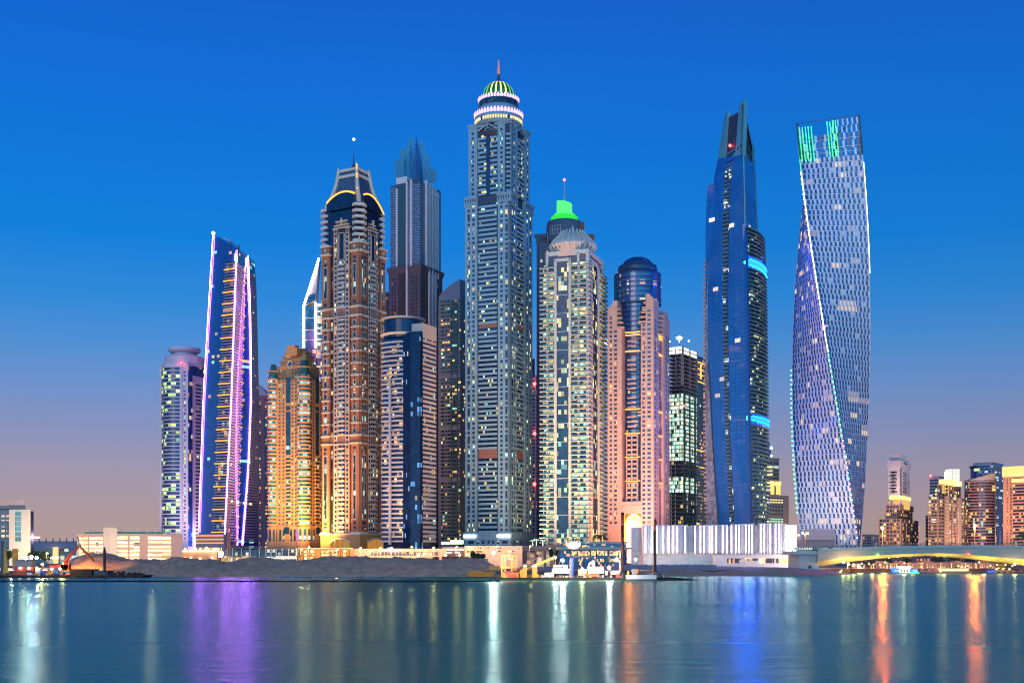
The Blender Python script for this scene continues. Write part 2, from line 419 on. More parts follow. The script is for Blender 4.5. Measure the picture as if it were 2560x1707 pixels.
# ================================================================== brick tower with the flared crown
def tower_brick():
    t = Tower('brick_tower', 'red brown tower with cream balconies and flared white crown edged in orange light', 807, 899, 961, 1000, 30)
    fh = 11.6*1000/F
    wn = winmat('brick_tower_window', (.012, .035, .09), .15, [(.6, 1, .8), (1, .75, .35), (.8, 1, .7), (.5, .95, .85), (1, .6, .25)], 2.2, fh, t.z(1330), t.a, 1.5)
    gl = winmat('brick_tower_glass', (.008, .02, .06), .02, PAL_WARM, 3, fh, t.z(1330), t.a, 1.3)
    core = MB(); core.prism(t.out(-1.5), 4, t.z(505), gl); core.build('glass_core', t.root)
    ps = Parts(t.root, 'window', 100, (800, 970, 530, 1340)); bs = Parts(t.root, 'balcony', 100)
    fl = t.floors(1330, 642, 11.6)
    zones = [(1330, 1106), (1086, 786), (764, 628)]
    wall = MB(); trim = MB()
    piers = [('L', 807, 825.5, [(812, 819)]), ('L', 833, 845, [(837, 842.5)]), ('L', 863, 875.5, [(866, 871.5)]), ('L', 880, 899, [(885, 891)]),
             ('R', 899, 914, [(903, 906.5), (908.5, 912)]), ('R', 919, 926, [(921, 924.5)]), ('R', 938, 945, [(940, 943)]), ('R', 949, 961, [(951.5, 954.5), (956, 959)])]
    for side, a, b, ws in piers:
        corner = (a, b) in ((807, 825.5), (880, 899), (899, 914), (949, 961))
        top = {('L', 833): 566, ('L', 863): 566, ('R', 919): 566, ('R', 938): 566}.get((side, a), 622)
        m = MB(); t.fb(m, side, a, b, 1332, top, -1.6, 1.0 if corner else .3, M_brick)
        d = 1.0 if corner else .3
        for p, q in ws:
            if not corner:
                t.wins(ps, side, p, q, t.floors(1330, top+4, 11.6), wn, .25, .85, d+.12, d)
                fr = m
                for za, zb in t.floors(1330, top+4, 11.6): fr.fbox(t.f(side), t.u(side, p-1.2), t.u(side, q+1.2), za+.12*(zb-za), za+.98*(zb-za), d-.1, d+.06, M_trim)
            else:
                for zi, (bt, tp) in enumerate(zones):
                    if zi == 1:       # pairs of floors between cornices
                        py = bt
                        while py > tp+8:
                            t.fb(ps.new(), side, p, q, py-5, py-17, d, d+.12, wn); t.fb(ps.new(), side, p+1, q-1, py-21, py-26, d, d+.12, wn)
                            t.fb(m, side, p-1.2, q+1.2, py-3.5, py-18.5, d-.1, d+.06, M_trim)
                            py -= 30
                    else:
                        n = 7 if zi == 0 else 4; t.fb(m, side, p-1, q+1, bt-32 if zi == 0 else bt-26, tp+28, d-.1, d+.06, M_trim)
                        L = (bt-34-tp-30 if zi == 0 else bt-28-tp-30)/n
                        for i in range(n):
                            b0 = (bt-34 if zi == 0 else bt-28)-i*L; t.fb(ps.new(), side, p, q, b0, b0-L+.6, d, d+.12, wn)
                        for yy in ((bt-8, bt-20) if zi == 0 else (bt-8,)): t.fb(ps.new(), side, p, q, yy, yy-7, d, d+.12, wn)
                        for yy in (tp+10, tp+21): t.fb(ps.new(), side, p, q, yy+6, yy, d, d+.12, wn)
        m.build('pier', t.root)
        if corner:
            k = MB()
            py = 1086
            while py > 790: t.fb(k, side, a-.8, b+.8, py+1.6, py-1.6, -1.7, 1.7, M_trim); py -= 30
            for yy, h in ((1106, 3), (1086, 3), (786, 3), (764, 3), (1330, 3)): t.fb(k, side, a-1.2, b+1.2, yy+h, yy-h*.4, -1.7, 2.1, M_trim)
            k.build('cornice', t.root)
            c = MB(); t.fb(c, side, a-.8, b+.8, 626, 606, -1.7, 1.5, M_brick)
            for yy in (626, 605): t.fb(c, side, a-2, b+2, yy+2, yy-2.5, -1.7, 3, M_trim)
            uu = t.u(side, (a+b)/2); du = .02; c.fbox(t.f(side), uu-du, uu+du, t.z(619), t.z(611), 1.4, 2.2, M_trim)
            c.build('capital', t.root)
    for py0, py1 in ((1106, 1086), (786, 764)):
        m = MB(); t.slab(m, t.z(py0), t.z(py1), .1, M_louvre2); m.build('mechanical_floor', t.root)
        m = MB(); t.slab(m, t.z(py0+2), t.z(py0), .9, M_trim); t.slab(m, t.z(py1), t.z(py1-2), .9, M_trim); m.build('cornice', t.root)
    # white balcony bays
    for side, a, b in (('L', 845, 863), ('R', 926, 938)):
        m = MB(); t.fb(m, side, a, b, 1332, 628, -1.6, -.6, M_bay); m.build('balcony_bay', t.root)
        for za, zb in fl:
            if t.z(1104) < (za+zb)/2 < t.z(1088) or t.z(784) < (za+zb)/2 < t.z(766): continue
            h = zb-za; u0, u1 = t.u(side, a), t.u(side, b); w = (u1-u0)
            bs.new().fbox(t.f(side), u0+w*.04, u1-w*.04, za, za+h*.42, -.6, 1.0, M_bay2)
            for q in (.12, .58): ps.new().fbox(t.f(side), u0+w*q, u0+w*(q+.3), za+h*.42, za+h*.92, -.7, -.45, wn)
    # lit slots between piers
    for side, a, b in (('L', 826, 833), ('L', 875.5, 880), ('R', 914, 919), ('R', 945, 949)):
        for za, zb in fl: ps.new().fbox(t.f(side), t.u(side, a), t.u(side, b), za+.5, zb-.2, -1.6, -1.3, wn)
    ps.done(); bs.done()
    # stepped brick gables and the dark glass block above
    for side, steps, w0, w1, ws in (('L', ((833, 875.5, 580, 562), (836, 872, 562, 555), (840, 868, 555, 545)), 849, 860, 0), ('R', ((919, 945, 588, 566), (921.5, 942.5, 566, 558), (925, 938.5, 558, 550)), 929, 935, 1)):
        m = MB()
        for a, b, bt, tp in steps:
            t.fb(m, side, a, b, bt, tp, -1.6, .3, M_brick); t.fb(m, side, a-.7, b+.7, tp+1.2, tp-1.2, -1.6, .6, M_trim)
        t.fb(m, side, w0-4, w1+4, 640, 562, -1.6, .3, M_brick); t.fb(m, side, w0-1.5, w1+1.5, 640, 574, .2, .4, M_trim); t.fb(m, side, w0, w1, 640, 576, .3, .5, gl)
        c = (w0+w1)/2; t.fb(m, side, c-1.5, c+1.5, 556, 538, -.5, 1.0, M_trim)
        for p in (c-5, c+2):
            for yy in (557, 573): t.fb(m, side, p, p+3, yy-.5, yy-5.5, .3, .45, gl)
        m.build('stepped_gable', t.root)
    cb = Parts(t.root, 'corner_balcony', 40)
    for py in range(505, 604, 15):
        z0, z1 = t.z(py+8), t.z(py+1.5)
        for P, s1, s2 in ((t.C, 1, 1), (t.L, 1, 0), (t.R, 0, 1)):
            if P is t.C: ring = [t.FL.pt(t.u('L', 883), 0, 1.4), t.FL.pt(t.u('L', 893), 0, 3.2), t.FR.pt(t.u('R', 903), 0, 3.2), t.FR.pt(t.u('R', 914), 0, 1.4), t.FR.pt(.3, 0, -4), t.FL.pt(.75, 0, -4)]
            elif P is t.L: ring = [t.FL.pt(.12, 0, .4), t.FL.pt(.12, 0, -9), t.FL.pt(-.06, 0, -9), t.FL.pt(-.09, 0, -3), t.FL.pt(-.05, 0, .4)]
            else: ring = [t.FR.pt(.86, 0, .4), t.FR.pt(1.0, 0, .6), t.FR.pt(1.06, 0, -1.5), t.FR.pt(1.06, 0, -7), t.FR.pt(.86, 0, -7)]
            cb.new().prism(ring, z0, z1, M_trim)
    cb.done()
    # crown: concave frustum
    ox = ((t.L[0]+t.R[0])/2, (t.L[1]+t.R[1])/2)
    def ring(s): return [(ox[0]+(p[0]-ox[0])*s, ox[1]+(p[1]-ox[1])*s) for p in (t.L, t.C, t.R, t.B)]
    prof = [(505, .90), (488, .81), (474, .71), (458, .625), (440, .56), (422, .52), (405, .49)]
    m = MB()
    for (p0, s0), (p1, s1) in zip(prof, prof[1:]): m.prism(ring(s0*.93), t.z(p0), t.z(p1), M_lattice, ring(s1*.93), cap=p1 == 405)
    crown = m.build('crown_glass', t.root)
    lt = MB()
    for i in range(3 if False else 4):
        def P(u, v):
            p = 488-v*78; s = interp([(405, .49), (422, .52), (440, .56), (458, .625), (474, .71), (488, .81), (505, .90)], p)*.945
            r = ring(s); a, b = r[i], r[(i+1) % 4]; q = lerp2(a, b, u); return (q[0], q[1], t.z(p))
        for k in range(-5, 6):
            pts = [P(min(max(k/6+v*.9, 0), 1), v) for v in (0, .2, .4, .6, .8, .95) if -.01 <= k/6+v*.9 <= 1.01]
            if len(pts) > 1: lt.path(pts, .28, M_steelb, 4)
            pts = [P(min(max(1-k/6-v*.9, 0), 1), v) for v in (0, .2, .4, .6, .8, .95) if -.01 <= 1-k/6-v*.9 <= 1.01]
            if len(pts) > 1: lt.path(pts, .28, M_steelb, 4)
    lt.build('crown_lattice', crown)
    cp = Parts(t.root, 'crown_horn', 8)
    for i in range(4):
        m = cp.new(); pts = [(*ring(s)[i], t.z(p)) for p, s in prof]+[(*ring(.51)[i], t.z(392 if i == 1 else 397))]
        m.path(pts, [1.9, 1.9, 1.9, 1.8, 1.7, 1.5, 1.3, .25], M_trim, 6)
    cp.done()
    m = MB()
    for i in range(4):
        for p0, p1, s in ((412, 405, .475), (428, 421, .505)):
            r = ring(s); a, b = r[i], r[(i+1) % 4]; f = flat(a, b); m.fbox(f, .04, .96, t.z(p0), t.z(p1), -.3, .9, M_trim)
    m.build('crown_beam', t.root)
    ap = Parts(t.root, 'arc_light', 6)
    for side, a, b, e0, top, e1 in (('L', 818, 888, 494, 473, 482), ('R', 908, 957, 483, 480, 512)):
        m = ap.new(); f = t.f(side); pts = []
        for k in range(13):
            q = k/12; px = a+(b-a)*q; py = e0*(1-q)*(1-q)+e1*q*q+2*q*(1-q)*(2*top-(e0+e1)/2)
            pts.append(f.pt(t.u(side, px), t.z(py), .8))
        m.path(pts, .75, E_orange, 6)
        g = MB()
        for (x0, y0, z0), (x1, y1, z1) in zip(pts, pts[1:]): g.quad([(x0, y0, t.z(515)), (x1, y1, t.z(515)), (x1, y1, z1), (x0, y0, z0)], gl)
        g.build('arched_glass', t.root)
    ap.done()
    for p, q in ((400, 412), (423, 434), (462, 466), (474, 478)):
        m = MB(); s = interp([(405, .49), (422, .52), (440, .56), (458, .61), (474, .675)], (p+q)/2); r = ring(s+.04)[1]
        m.bar((r[0], r[1]-1.2, t.z(q)), (r[0], r[1]-1.2, t.z(p)), .55, E_orange, 6); m.build('horn_light', crown)
    m = MB(); m.smooth = True; cx, cy = ox
    m.lathe(cx, cy, [(4, t.z(408)), (4, t.z(401)), (2.4, t.z(397)), (1.4, t.z(391)), (.6, t.z(386)), (.35, t.z(365)), (.12, t.z(352))], 12, M_steel); m.build('spire', t.root)
    beacon(t.root, (cx, cy, Z(349, cy)), 1.1, emat('white_beacon', (1, .95, .85), 12, False))
    # base
    gold = M_brickbase
    m = MB(); t.slab(m, 4, t.z(1336), 1.3, gold); t.slab(m, t.z(1336), t.z(1332), 2.2, M_trim); m.build('base_storey', t.root)
    for side, a, b in (('L', 829, 878), ('R', 914, 957)):
        f = t.f(side); u0, u1 = t.u(side, a), t.u(side, b); m = MB()
        P = [f.pt(u0+(u1-u0)*k/12, t.z(1355-11*math.sin(k/12*math.pi)**.7), 2.0) for k in range(13)]
        m.path(P, .7, M_trim)
        for q, r in zip(P, P[1:]): m.quad([(q[0], q[1], 8), (r[0], r[1], 8), r, q], E_arch)
        for k in (3, 6, 9): m.bar(P[k], (P[k][0], P[k][1], 8), .35, M_trim, 4)
        m.build('arched_entrance', t.root)
M_louvre2 = wallmat('brown_louvre', (.30, .16, .12)); M_bay = wallmat('white_bay', (.42, .37, .34)); M_bay2 = wallmat('white_parapet', (.56, .50, .46))
M_lattice = wallmat('crown_lattice_glass', (.10, .16, .26), rough=.3, var=.5, scale=.3); M_steelb = wallmat('blue_steel', (.03, .06, .12), rough=.5)
M_brickbase = wallmat('ochre_base', (.5, .25, .09)); E_arch = emat('amber_glass', (1, .42, .08), .5, False)

# ================================================================== cream balcony tower
def tower_cream():
    t = Tower('balcony_tower', 'cream apartment tower of stacked balconies under a white ribbed dome', 1356, 1470, 1512, 980, 20)
    fr = wallmat('cream_frame', (.70, .64, .52)); sl = wallmat('cream_balcony', (.72, .65, .53))
    fh = 11.55*980/F
    wn = winmat('balcony_tower_window', (.012, .06, .10), .40, PAL_YG, 2.6, fh, t.z(1356), t.a, 1.7)
    cw = winmat('balcony_tower_glass', (.01, .045, .10), .20, PAL_YG, 2.5, fh, t.z(1356), t.a, 1.5)
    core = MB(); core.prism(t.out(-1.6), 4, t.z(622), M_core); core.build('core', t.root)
    fl = t.floors(1356, 655, 11.55)
    ps = Parts(t.root, 'window', 100, (1340, 1520, 600, 1352)); bs = Parts(t.root, 'balcony', 100)
    for side, a, b in (('L', 1366, 1371), ('L', 1385, 1391.5), ('L', 1421.5, 1428), ('L', 1444, 1449), ('R', 1470, 1472.5), ('R', 1477.5, 1480.5), ('R', 1495, 1498.5), ('R', 1504, 1506)):
        m = MB(); t.fb(m, side, a, b, 1360, 640 if a in (1385, 1421.5, 1477.5, 1495) else 650, -1.7, .3, fr); m.build('column', t.root)
    for side, a, b in (('L', 1391.5, 1421.5), ('R', 1480.5, 1495)):
        u0, u1 = t.u(side, a), t.u(side, b)
        for i, (za, zb) in enumerate(fl):
            ps.new().fbox(t.f(side), u0, u1, za+.12, zb-.02, -1.7, -.4, cw)
            if i % 4 == 2: bs.new().fbox(t.f(side), u0, u1, za-.1, za+.28, -1.6, -.2, fr)
        m = MB(); t.fb(m, side, a-6, b+6, 648, 640, -1.7, .3, fr); m.build('lintel', t.root)
    for side, zs in (('L', ((1356, 1366), (1371, 1385), (1428, 1444), (1449, 1470))), ('R', ((1472.5, 1477.5), (1498.5, 1504), (1506, 1512)))):
        for a, b in zs:
            u0, u1 = t.u(side, a), t.u(side, b); w = u1-u0
            for za, zb in fl:
                h = zb-za; wall = b-a < 12
                if a in (1449,): ps.new().fbox(t.f(side), u0, u1-.004, za+.25, zb-.1, -1.7, -1.3, wn)
                else: ps.new().fbox(t.f(side), u0+w*.12, u1-w*.12, za+h*.18, zb-h*.15, -1.7, -1.25, wn)
    for za, zb in fl:
        g = za-.28
        for side, a, b in (('L', 1350, 1386), ('L', 1428, 1470.5), ('R', 1470, 1478), ('R', 1498, 1515)):
            bs.new().fbox(t.f(side), t.u(side, a), t.u(side, b), g, za+.22, -1.7, 1.7, sl)
            k = bs.items[-1]; k.fbox(t.f(side), t.u(side, a), t.u(side, b), za+.2, za+1.15, 1.5, 1.6, M_balg)
    ps.done(); bs.done()
    # top frame
    m = MB()
    for side, a, b in (('L', 1366, 1470), ('R', 1470, 1508)):
        t.fb(m, side, a, b, 632, 622, -1.7, .6, fr); t.fb(m, side, a, a+5 if side == 'L' else a+3, 660, 630, -1.7, .6, fr); t.fb(m, side, b-(5 if side == 'L' else 3), b, 660, 630, -1.7, .6, fr)
    t.fb(m, 'L', 1443, 1449, 660, 630, -1.7, .6, fr); m.build('crown_frame', t.root)
    m = MB(); t.fb(m, 'L', 1370, 1466, 652, 630, -1.7, -.5, M_navy); t.fb(m, 'R', 1472, 1506, 652, 630, -1.7, -.5, M_navy); m.build('crown_glass', t.root)
    # ribbed dome
    cy = 1000; cx = X(1432, cy); k = cy/F; zz = lambda p: Z(p, cy)
    m = MB(); m.smooth = True; m.lathe(cx, cy, [(50*k, zz(650)), (50*k, zz(624)), (56*k, zz(622)), (58*k, zz(617)), (51*k, zz(608)), (43*k, zz(600)), (35*k, zz(592)), (30*k, zz(586)), (10*k, zz(585))], 48, M_domew); dome = m.build('dome', t.root)
    rp = Parts(dome, 'dome_rib', 24)
    for i in range(24):
        a = TAU*i/24; m = rp.new(); P = lambda r, p: (cx+r*k*math.sin(a), cy-r*k*math.cos(a), zz(p))
        m.path([P(51, 632), P(59, 618), P(52, 607), P(44, 598.5), P(36, 590.5), P(30, 581)], .75, fr, 4)
    rp.done()
    m = MB(); m.lathe(cx, cy, [(4*k, zz(588)), (3*k, zz(578)), (.3*k, zz(562))], 6, fr); m.build('finial', dome)
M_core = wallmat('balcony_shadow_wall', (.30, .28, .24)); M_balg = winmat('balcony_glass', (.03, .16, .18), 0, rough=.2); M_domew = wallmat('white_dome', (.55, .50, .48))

# ================================================================== pink tower with the glass drum
def tower_pink():
    t = Tower('pink_tower', 'pink stone tower split by a curved blue glass bay below a dark glass dome', 1519, 1634, 1674, 1000, 22)
    pk = wallmat('pink_stone', (.62, .38, .29), panel=(6, 6, 3.9)); fh = 11.5*1000/F
    wn = winmat('pink_tower_window', (.03, .07, .16), .14, PAL_WARM, 3, fh, t.z(1310), t.a, 1.7)
    gl = winmat('pink_tower_glass', (.012, .06, .20), .03, PAL_WARM, 2, fh, t.z(1310), t.a, 1.3, rough=.08, spec=1.0)
    ps = Parts(t.root, 'window', 100, (1515, 1680, 640, 1300)); bs = Parts(t.root, 'balcony', 60)
    # glass cylinder
    cy = 1000+34; cx = X(1594, cy); k = cy/F; zz = lambda p: Z(p, cy)
    m = MB(); m.smooth = False; m.lathe(cx, cy, [(52*k, 6), (52*k, zz(760))], 64, gl); m.build('glass_shaft', t.root)
    m = MB(); m.smooth = False; m.lathe(cx, cy, [(59*k, zz(765)), (59*k, zz(690)), (57*k, zz(687))], 64, gl); m.build('glass_drum', t.root)
    bd = Parts(t.root, 'spandrel_band', 60)
    for i, py in enumerate(range(690, 1250, 12)):
        r = 59 if py < 764 else 52
        fc = arc(cx, cy, r*k, -1.35, 1.35)
        bd.new().fbox(fc, 0, 1, zz(py+4.2), zz(py), -.05, .18, M_bluesp, nu=32)
    bd.done()
    m = MB(); m.smooth = True; m.lathe(cx, cy, [(50*k, zz(690)), (49*k, zz(672)), (47*k, zz(667)), (40*k, zz(665))], 48, M_dkdrum); m.build('upper_drum', t.root)
    m = MB(); m.smooth = False; R0 = 38.5*k; hh = zz(644)-zz(668)
    m.lathe(cx, cy, [(R0*math.cos(b*math.pi/18), zz(668)+hh*math.sin(b*math.pi/18)) for b in range(9)]+[(.02, zz(668)+hh)], 28, gl); dome = m.build('dome', t.root)
    rb = MB()
    for i in range(14):
        a = TAU*i/14; rb.path([(cx+R0*1.01*math.cos(b*math.pi/16)*math.sin(a), cy-R0*1.01*math.cos(b*math.pi/16)*math.cos(a), zz(668)+hh*1.01*math.sin(b*math.pi/16)) for b in range(9)], .18, M_steelb, 4)
    rb.build('dome_frame', dome)
    # pink wings
    def wing(A, d_in, side_pts, top, bot): m = MB(); m.prism(side_pts, Z(bot, t.Y), Z(top, t.Y), pk); return m
    fl = t.floors(1310, 745, 11.5)
    FLp = lambda px, d=0: t.FL.pt(t.u('L', px), 0, d)[:2]
    FRp = lambda px, d=0: t.FR.pt(t.u('R', px), 0, d)[:2]
    m = MB()
    m.prism([FLp(1519), FLp(1543), FLp(1543, -16), FLp(1519, -16)], 4, t.z(760), pk)
    m.prism([FLp(1521), FLp(1543), FLp(1543, -14), FLp(1521, -14)], t.z(760), t.z(751), pk, [FLp(1531), FLp(1543), FLp(1543, -14), FLp(1531, -14)])
    m.prism([FLp(1531), FLp(1543), FLp(1543, -14), FLp(1531, -14)], t.z(751), t.z(743), pk)
    m.prism([FLp(1543), FLp(1554), FLp(1554, -14), FLp(1543, -14)], 4, t.z(812), pk)
    m.build('left_wing', t.root)
    m = MB()
    m.prism([FLp(1614), t.C, FRp(1647), FRp(1647, -14), FLp(1614, -16)], 4, t.z(745), pk)
    m.prism([FLp(1614), FLp(1632), FLp(1632, -12), FLp(1614, -12)], t.z(745), t.z(733), pk, [FLp(1614), FLp(1622), FLp(1622, -12), FLp(1614, -12)])
    m.prism([FLp(1602), FLp(1614), FLp(1614, -14), FLp(1602, -14)], 4, t.z(806), pk)
    m.build('front_wing', t.root)
    m = MB(); m.prism([FRp(1659), t.R, (t.R[0]-16, t.R[1]+10), FRp(1659, -24)], 4, t.z(772), pk); m.prism([FRp(1661), FRp(1670), FRp(1670, -18), FRp(1661, -18)], t.z(772), t.z(757), pk); m.build('right_wing', t.root)
    t.wins(ps, 'L', 1524.5, 1529.5, fl[:-3], wn, .2, .72)
    t.wins(ps, 'L', 1535.5, 1542.5, fl[:-6], wn, .2, .72)
    t.wins(ps, 'L', 1606, 1613, fl[:-5], wn, .2, .72)
    t.wins(ps, 'L', 1618.5, 1627, fl[:-2], wn, .2, .72)
    for a, b in ((1636.5, 1639), (1641.5, 1643.5), (1664.5, 1666.5), (1669.5, 1671.5)): t.wins(ps, 'R', a, b, fl[:-4] if b < 1650 else fl[:-6], wn, .15, .8)
    # balconies at the bare upper corners
    for i, py in enumerate((765, 777, 788, 800, 812)):
        w = 3+i*2.5
        m = bs.new(); m.prism([FLp(1541, .5), FLp(1546+w, .3), FLp(1547+w, -3), FLp(1541, -5)], t.z(py+2), t.z(py-2), pk)
        m = bs.new(); m.prism([FLp(1616, .5), FLp(1612-w*1.3, .3), FLp(1611-w*1.3, -3), FLp(1616, -5)], t.z(py-8), t.z(py-12), pk)
        m = bs.new(); m.prism([FRp(1658), FRp(1663, .6), FRp(1663, -4), FRp(1655, -4)], t.z(py+10), t.z(py+6), pk)
    for side, a, b in (('L', 1566, 1588), ('R', 1649, 1655)):
        for i, py in enumerate(range(845, 1140 if side == 'R' else 1075, 12)):
            if i % 4 != 3: bs.new().fbox(t.f(side), t.u(side, a), t.u(side, b), t.z(py+3), t.z(py), -4.0, -2.6 if side == 'L' else -1.5, pk)
    # pink grid low in the bay
    m = MB()
    for py in range(1085, 1250, 12): t.fb(m, 'L', 1563, 1592, py+2.5, py-2, -3.2, -2, pk)
    for px in (1563, 1576, 1590): t.fb(m, 'L', px, px+2.5, 1250, 1080, -3.2, -2, pk)
    m.build('bay_grid', t.root)
    m = MB(); t.fb(m, 'R', 1647, 1659, 1310, 830, -4, -2.2, gl); m.build('side_bay_glass', t.root)
    lp = Parts(t.root, 'light_strip', 30)
    for py in (825, 832, 873, 1019, 1080, 1140, 1200):
        lp.new().fbox(t.FL, t.u('L', 1561), t.u('L', 1598), t.z(py+1.2), t.z(py-1.2), -3.5, -1.6, E_orange2)
        lp.new().fbox(t.FR, t.u('R', 1644.5), t.u('R', 1657), t.z(py+4.2), t.z(py+2), -2.2, 0, E_orange2)
    lp.done(); ps.done(); bs.done()
    # base block and golden arch
    m = MB(); m.prism([FLp(1554), FLp(1602), FLp(1602, -10), FLp(1554, -10)], t.z(1282), t.z(1252), pk); m.prism([FLp(1556), FLp(1604), FLp(1604, .7), FLp(1556, .7)], t.z(1272), t.z(1263), pk)
    m.build('base_wall', t.root)
    arch = MB(); f = t.FL; uc = t.u('L', 1584); hw = t.u('L', 1605)-uc; zc, rz = t.z(1306), t.z(1282)-t.z(1306)
    P = [f.pt(uc+hw*math.cos(a*math.pi/16), zc+rz*math.sin(a*math.pi/16), -1.5) for a in range(17)]
    arch.quad([f.pt(uc+hw, 6, -1.5)]+P+[f.pt(uc-hw, 6, -1.5)], E_gold); ag = arch.build('arched_glass', t.root)
    fr = MB()
    for s in (1, .78, .5):
        fr.path([f.pt(uc+hw*s*math.cos(a*math.pi/16), zc+rz*s*math.sin(a*math.pi/16), -1.2) for a in range(17)], .45, M_goldtrim, 5)
    for a in (3, 5.5, 8, 10.5, 13): fr.bar(f.pt(uc+hw*.5*math.cos(a*math.pi/16), zc+rz*.5*math.sin(a*math.pi/16), -1.2), f.pt(uc+hw*math.cos(a*math.pi/16), zc+rz*math.sin(a*math.pi/16), -1.2), .25, M_goldtrim, 4)
    c = f.pt(t.u('L', 1593), t.z(1309), -1.0); ring = [(c[0]+2.2*math.cos(a*TAU/14), c[1], c[2]+2.2*math.sin(a*TAU/14)) for a in range(13)]
    fr.path(ring, .35, M_goldtrim, 5); fr.bar((c[0]-2.2, c[1], c[2]), (c[0]+2.2, c[1], c[2]), .3, M_goldtrim, 4)
    fr.build('arch_tracery', ag)
M_bluesp = winmat('deep_blue_spandrel', (.008, .035, .16), 0, rough=.25); M_dkdrum = wallmat('slate_drum', (.03, .06, .12), rough=.35)
E_orange2 = emat('orange_led_strip', (1, .36, .07), 2.5, False); E_gold = emat('golden_arch_light', (1, .17, .02), 75); M_goldtrim = wallmat('bronze_tracery', (.35, .18, .05), rough=.4)
# ================================================================== white tower, far left of the group
def tower_white():
    Y = 1150; t = Tower('white_tower', 'white tower with curved green-lit window bands and a round rooftop drum', 400, 470, 512, Y, 24)
    wt = wallmat('white_panel', (.60, .52, .58)); fh = 9.45*Y/F
    rb = winmat('white_tower_ribbon', (.006, .03, .08), .24, PAL_GREEN, 2.6, fh, t.z(1350), t.a, 2.4)
    sm = winmat('white_tower_window', (.02, .06, .12), .4, PAL_GREEN, 3, fh, t.z(1350), t.a, 1.8, cluster=False)
    fl = t.floors(1350, 912, 9.45); ps = Parts(t.root, 'window', 100, (398, 500, 900, 1365)); bp = Parts(t.root, 'floor_band', 60)
    A, B = t.FL.pt(.08, 0)[:2], t.FL.pt(t.u('L', 453), 0)[:2]
    mid = ((A[0]+B[0])/2, (A[1]+B[1])/2); ch = math.hypot(B[0]-A[0], B[1]-A[1]); nx, ny = (B[1]-A[1])/ch, -(B[0]-A[0])/ch; sag = 5
    bow = Face(lambda u, z: (A[0]+(B[0]-A[0])*u+nx*sag*4*u*(1-u), A[1]+(B[1]-A[1])*u+ny*sag*4*u*(1-u)))
    m = MB(); m.prism([bow.pt(i/12, 0)[:2] for i in range(13)]+[t.FL.pt(1, 0)[:2], t.R, t.B, t.L], 4, t.z(905), wt); m.build('wall', t.root)
    for za, zb in fl:
        ps.new().fbox(bow, .02, .98, za+.9, zb-.5, -.3, .15, rb, nu=10)
        bp.new().fbox(bow, -.01, 1.01, za-.5, za+.4, -.3, .3, wt, nu=10); bp.items[-1].fbox(bow, .0, 1, za+.4, za+.9, -.3, .1, M_navy, nu=10)
    t.wins(ps, 'L', 459, 464, fl[:-1], sm, .3, .75, .1)
    m = MB(); t.fb(m, 'R', 470.5, 481, 1365, 914, -.4, .2, rb2 := winmat('white_tower_strip', (.015, .06, .22), .14, PAL_WARM, 3, fh, t.z(1350), t.a, 1.3)); m.build('glass_strip', t.root)
    m = MB(); t.fb(m, 'R', 481, 511, 936, 912, -.4, .25, rb2); m.build('sky_lobby_glass', t.root)
    t.wins(ps, 'R', 489, 503, [f for f in fl if f[1] < t.z(948)], sm2 := winmat('louvre_window', (.02, .03, .06), .06, PAL_WARM, 4, fh, t.z(1350), t.a, 1.4), .25, .7, .1)
    ps.done(); bp.done()
    m = MB()
    for a, b in ((402, 405.5), (452, 457)): t.fb(m, 'L', a, b, 1365, 906, -1, 1.6, wt)
    m.build('pier', t.root)
    cy = Y+22; cx = X(461, cy); k = cy/F; zz = lambda p: Z(p, cy)
    m = MB(); m.smooth = False; m.lathe(cx, cy, [(48*k, zz(915)), (49*k, zz(897)), (46*k, zz(894))], 40, wt); m.build('roof_tier', t.root)
    m = MB(); m.lathe(cx, cy, [(31*k, zz(896)), (31*k, zz(884)), (38*k, zz(880)), (39.5*k, zz(875)), (39*k, zz(872))], 40, wt); rd_ = m.build('rooftop_drum', t.root)
    w = Parts(rd_, 'drum_opening', 30)
    for i in range(30):
        a = TAU*i/30; f = arc(cx, cy, 31*k, a-.06, a+.06)
        if math.cos(a) > 0: w.new().fbox(f, 0, 1, zz(887), zz(884.5), -.1, .3, M_dark)
    w.done()
    beacon(t.root, t.FL.pt(t.u('L', 457), t.z(907), 2.2), .9)

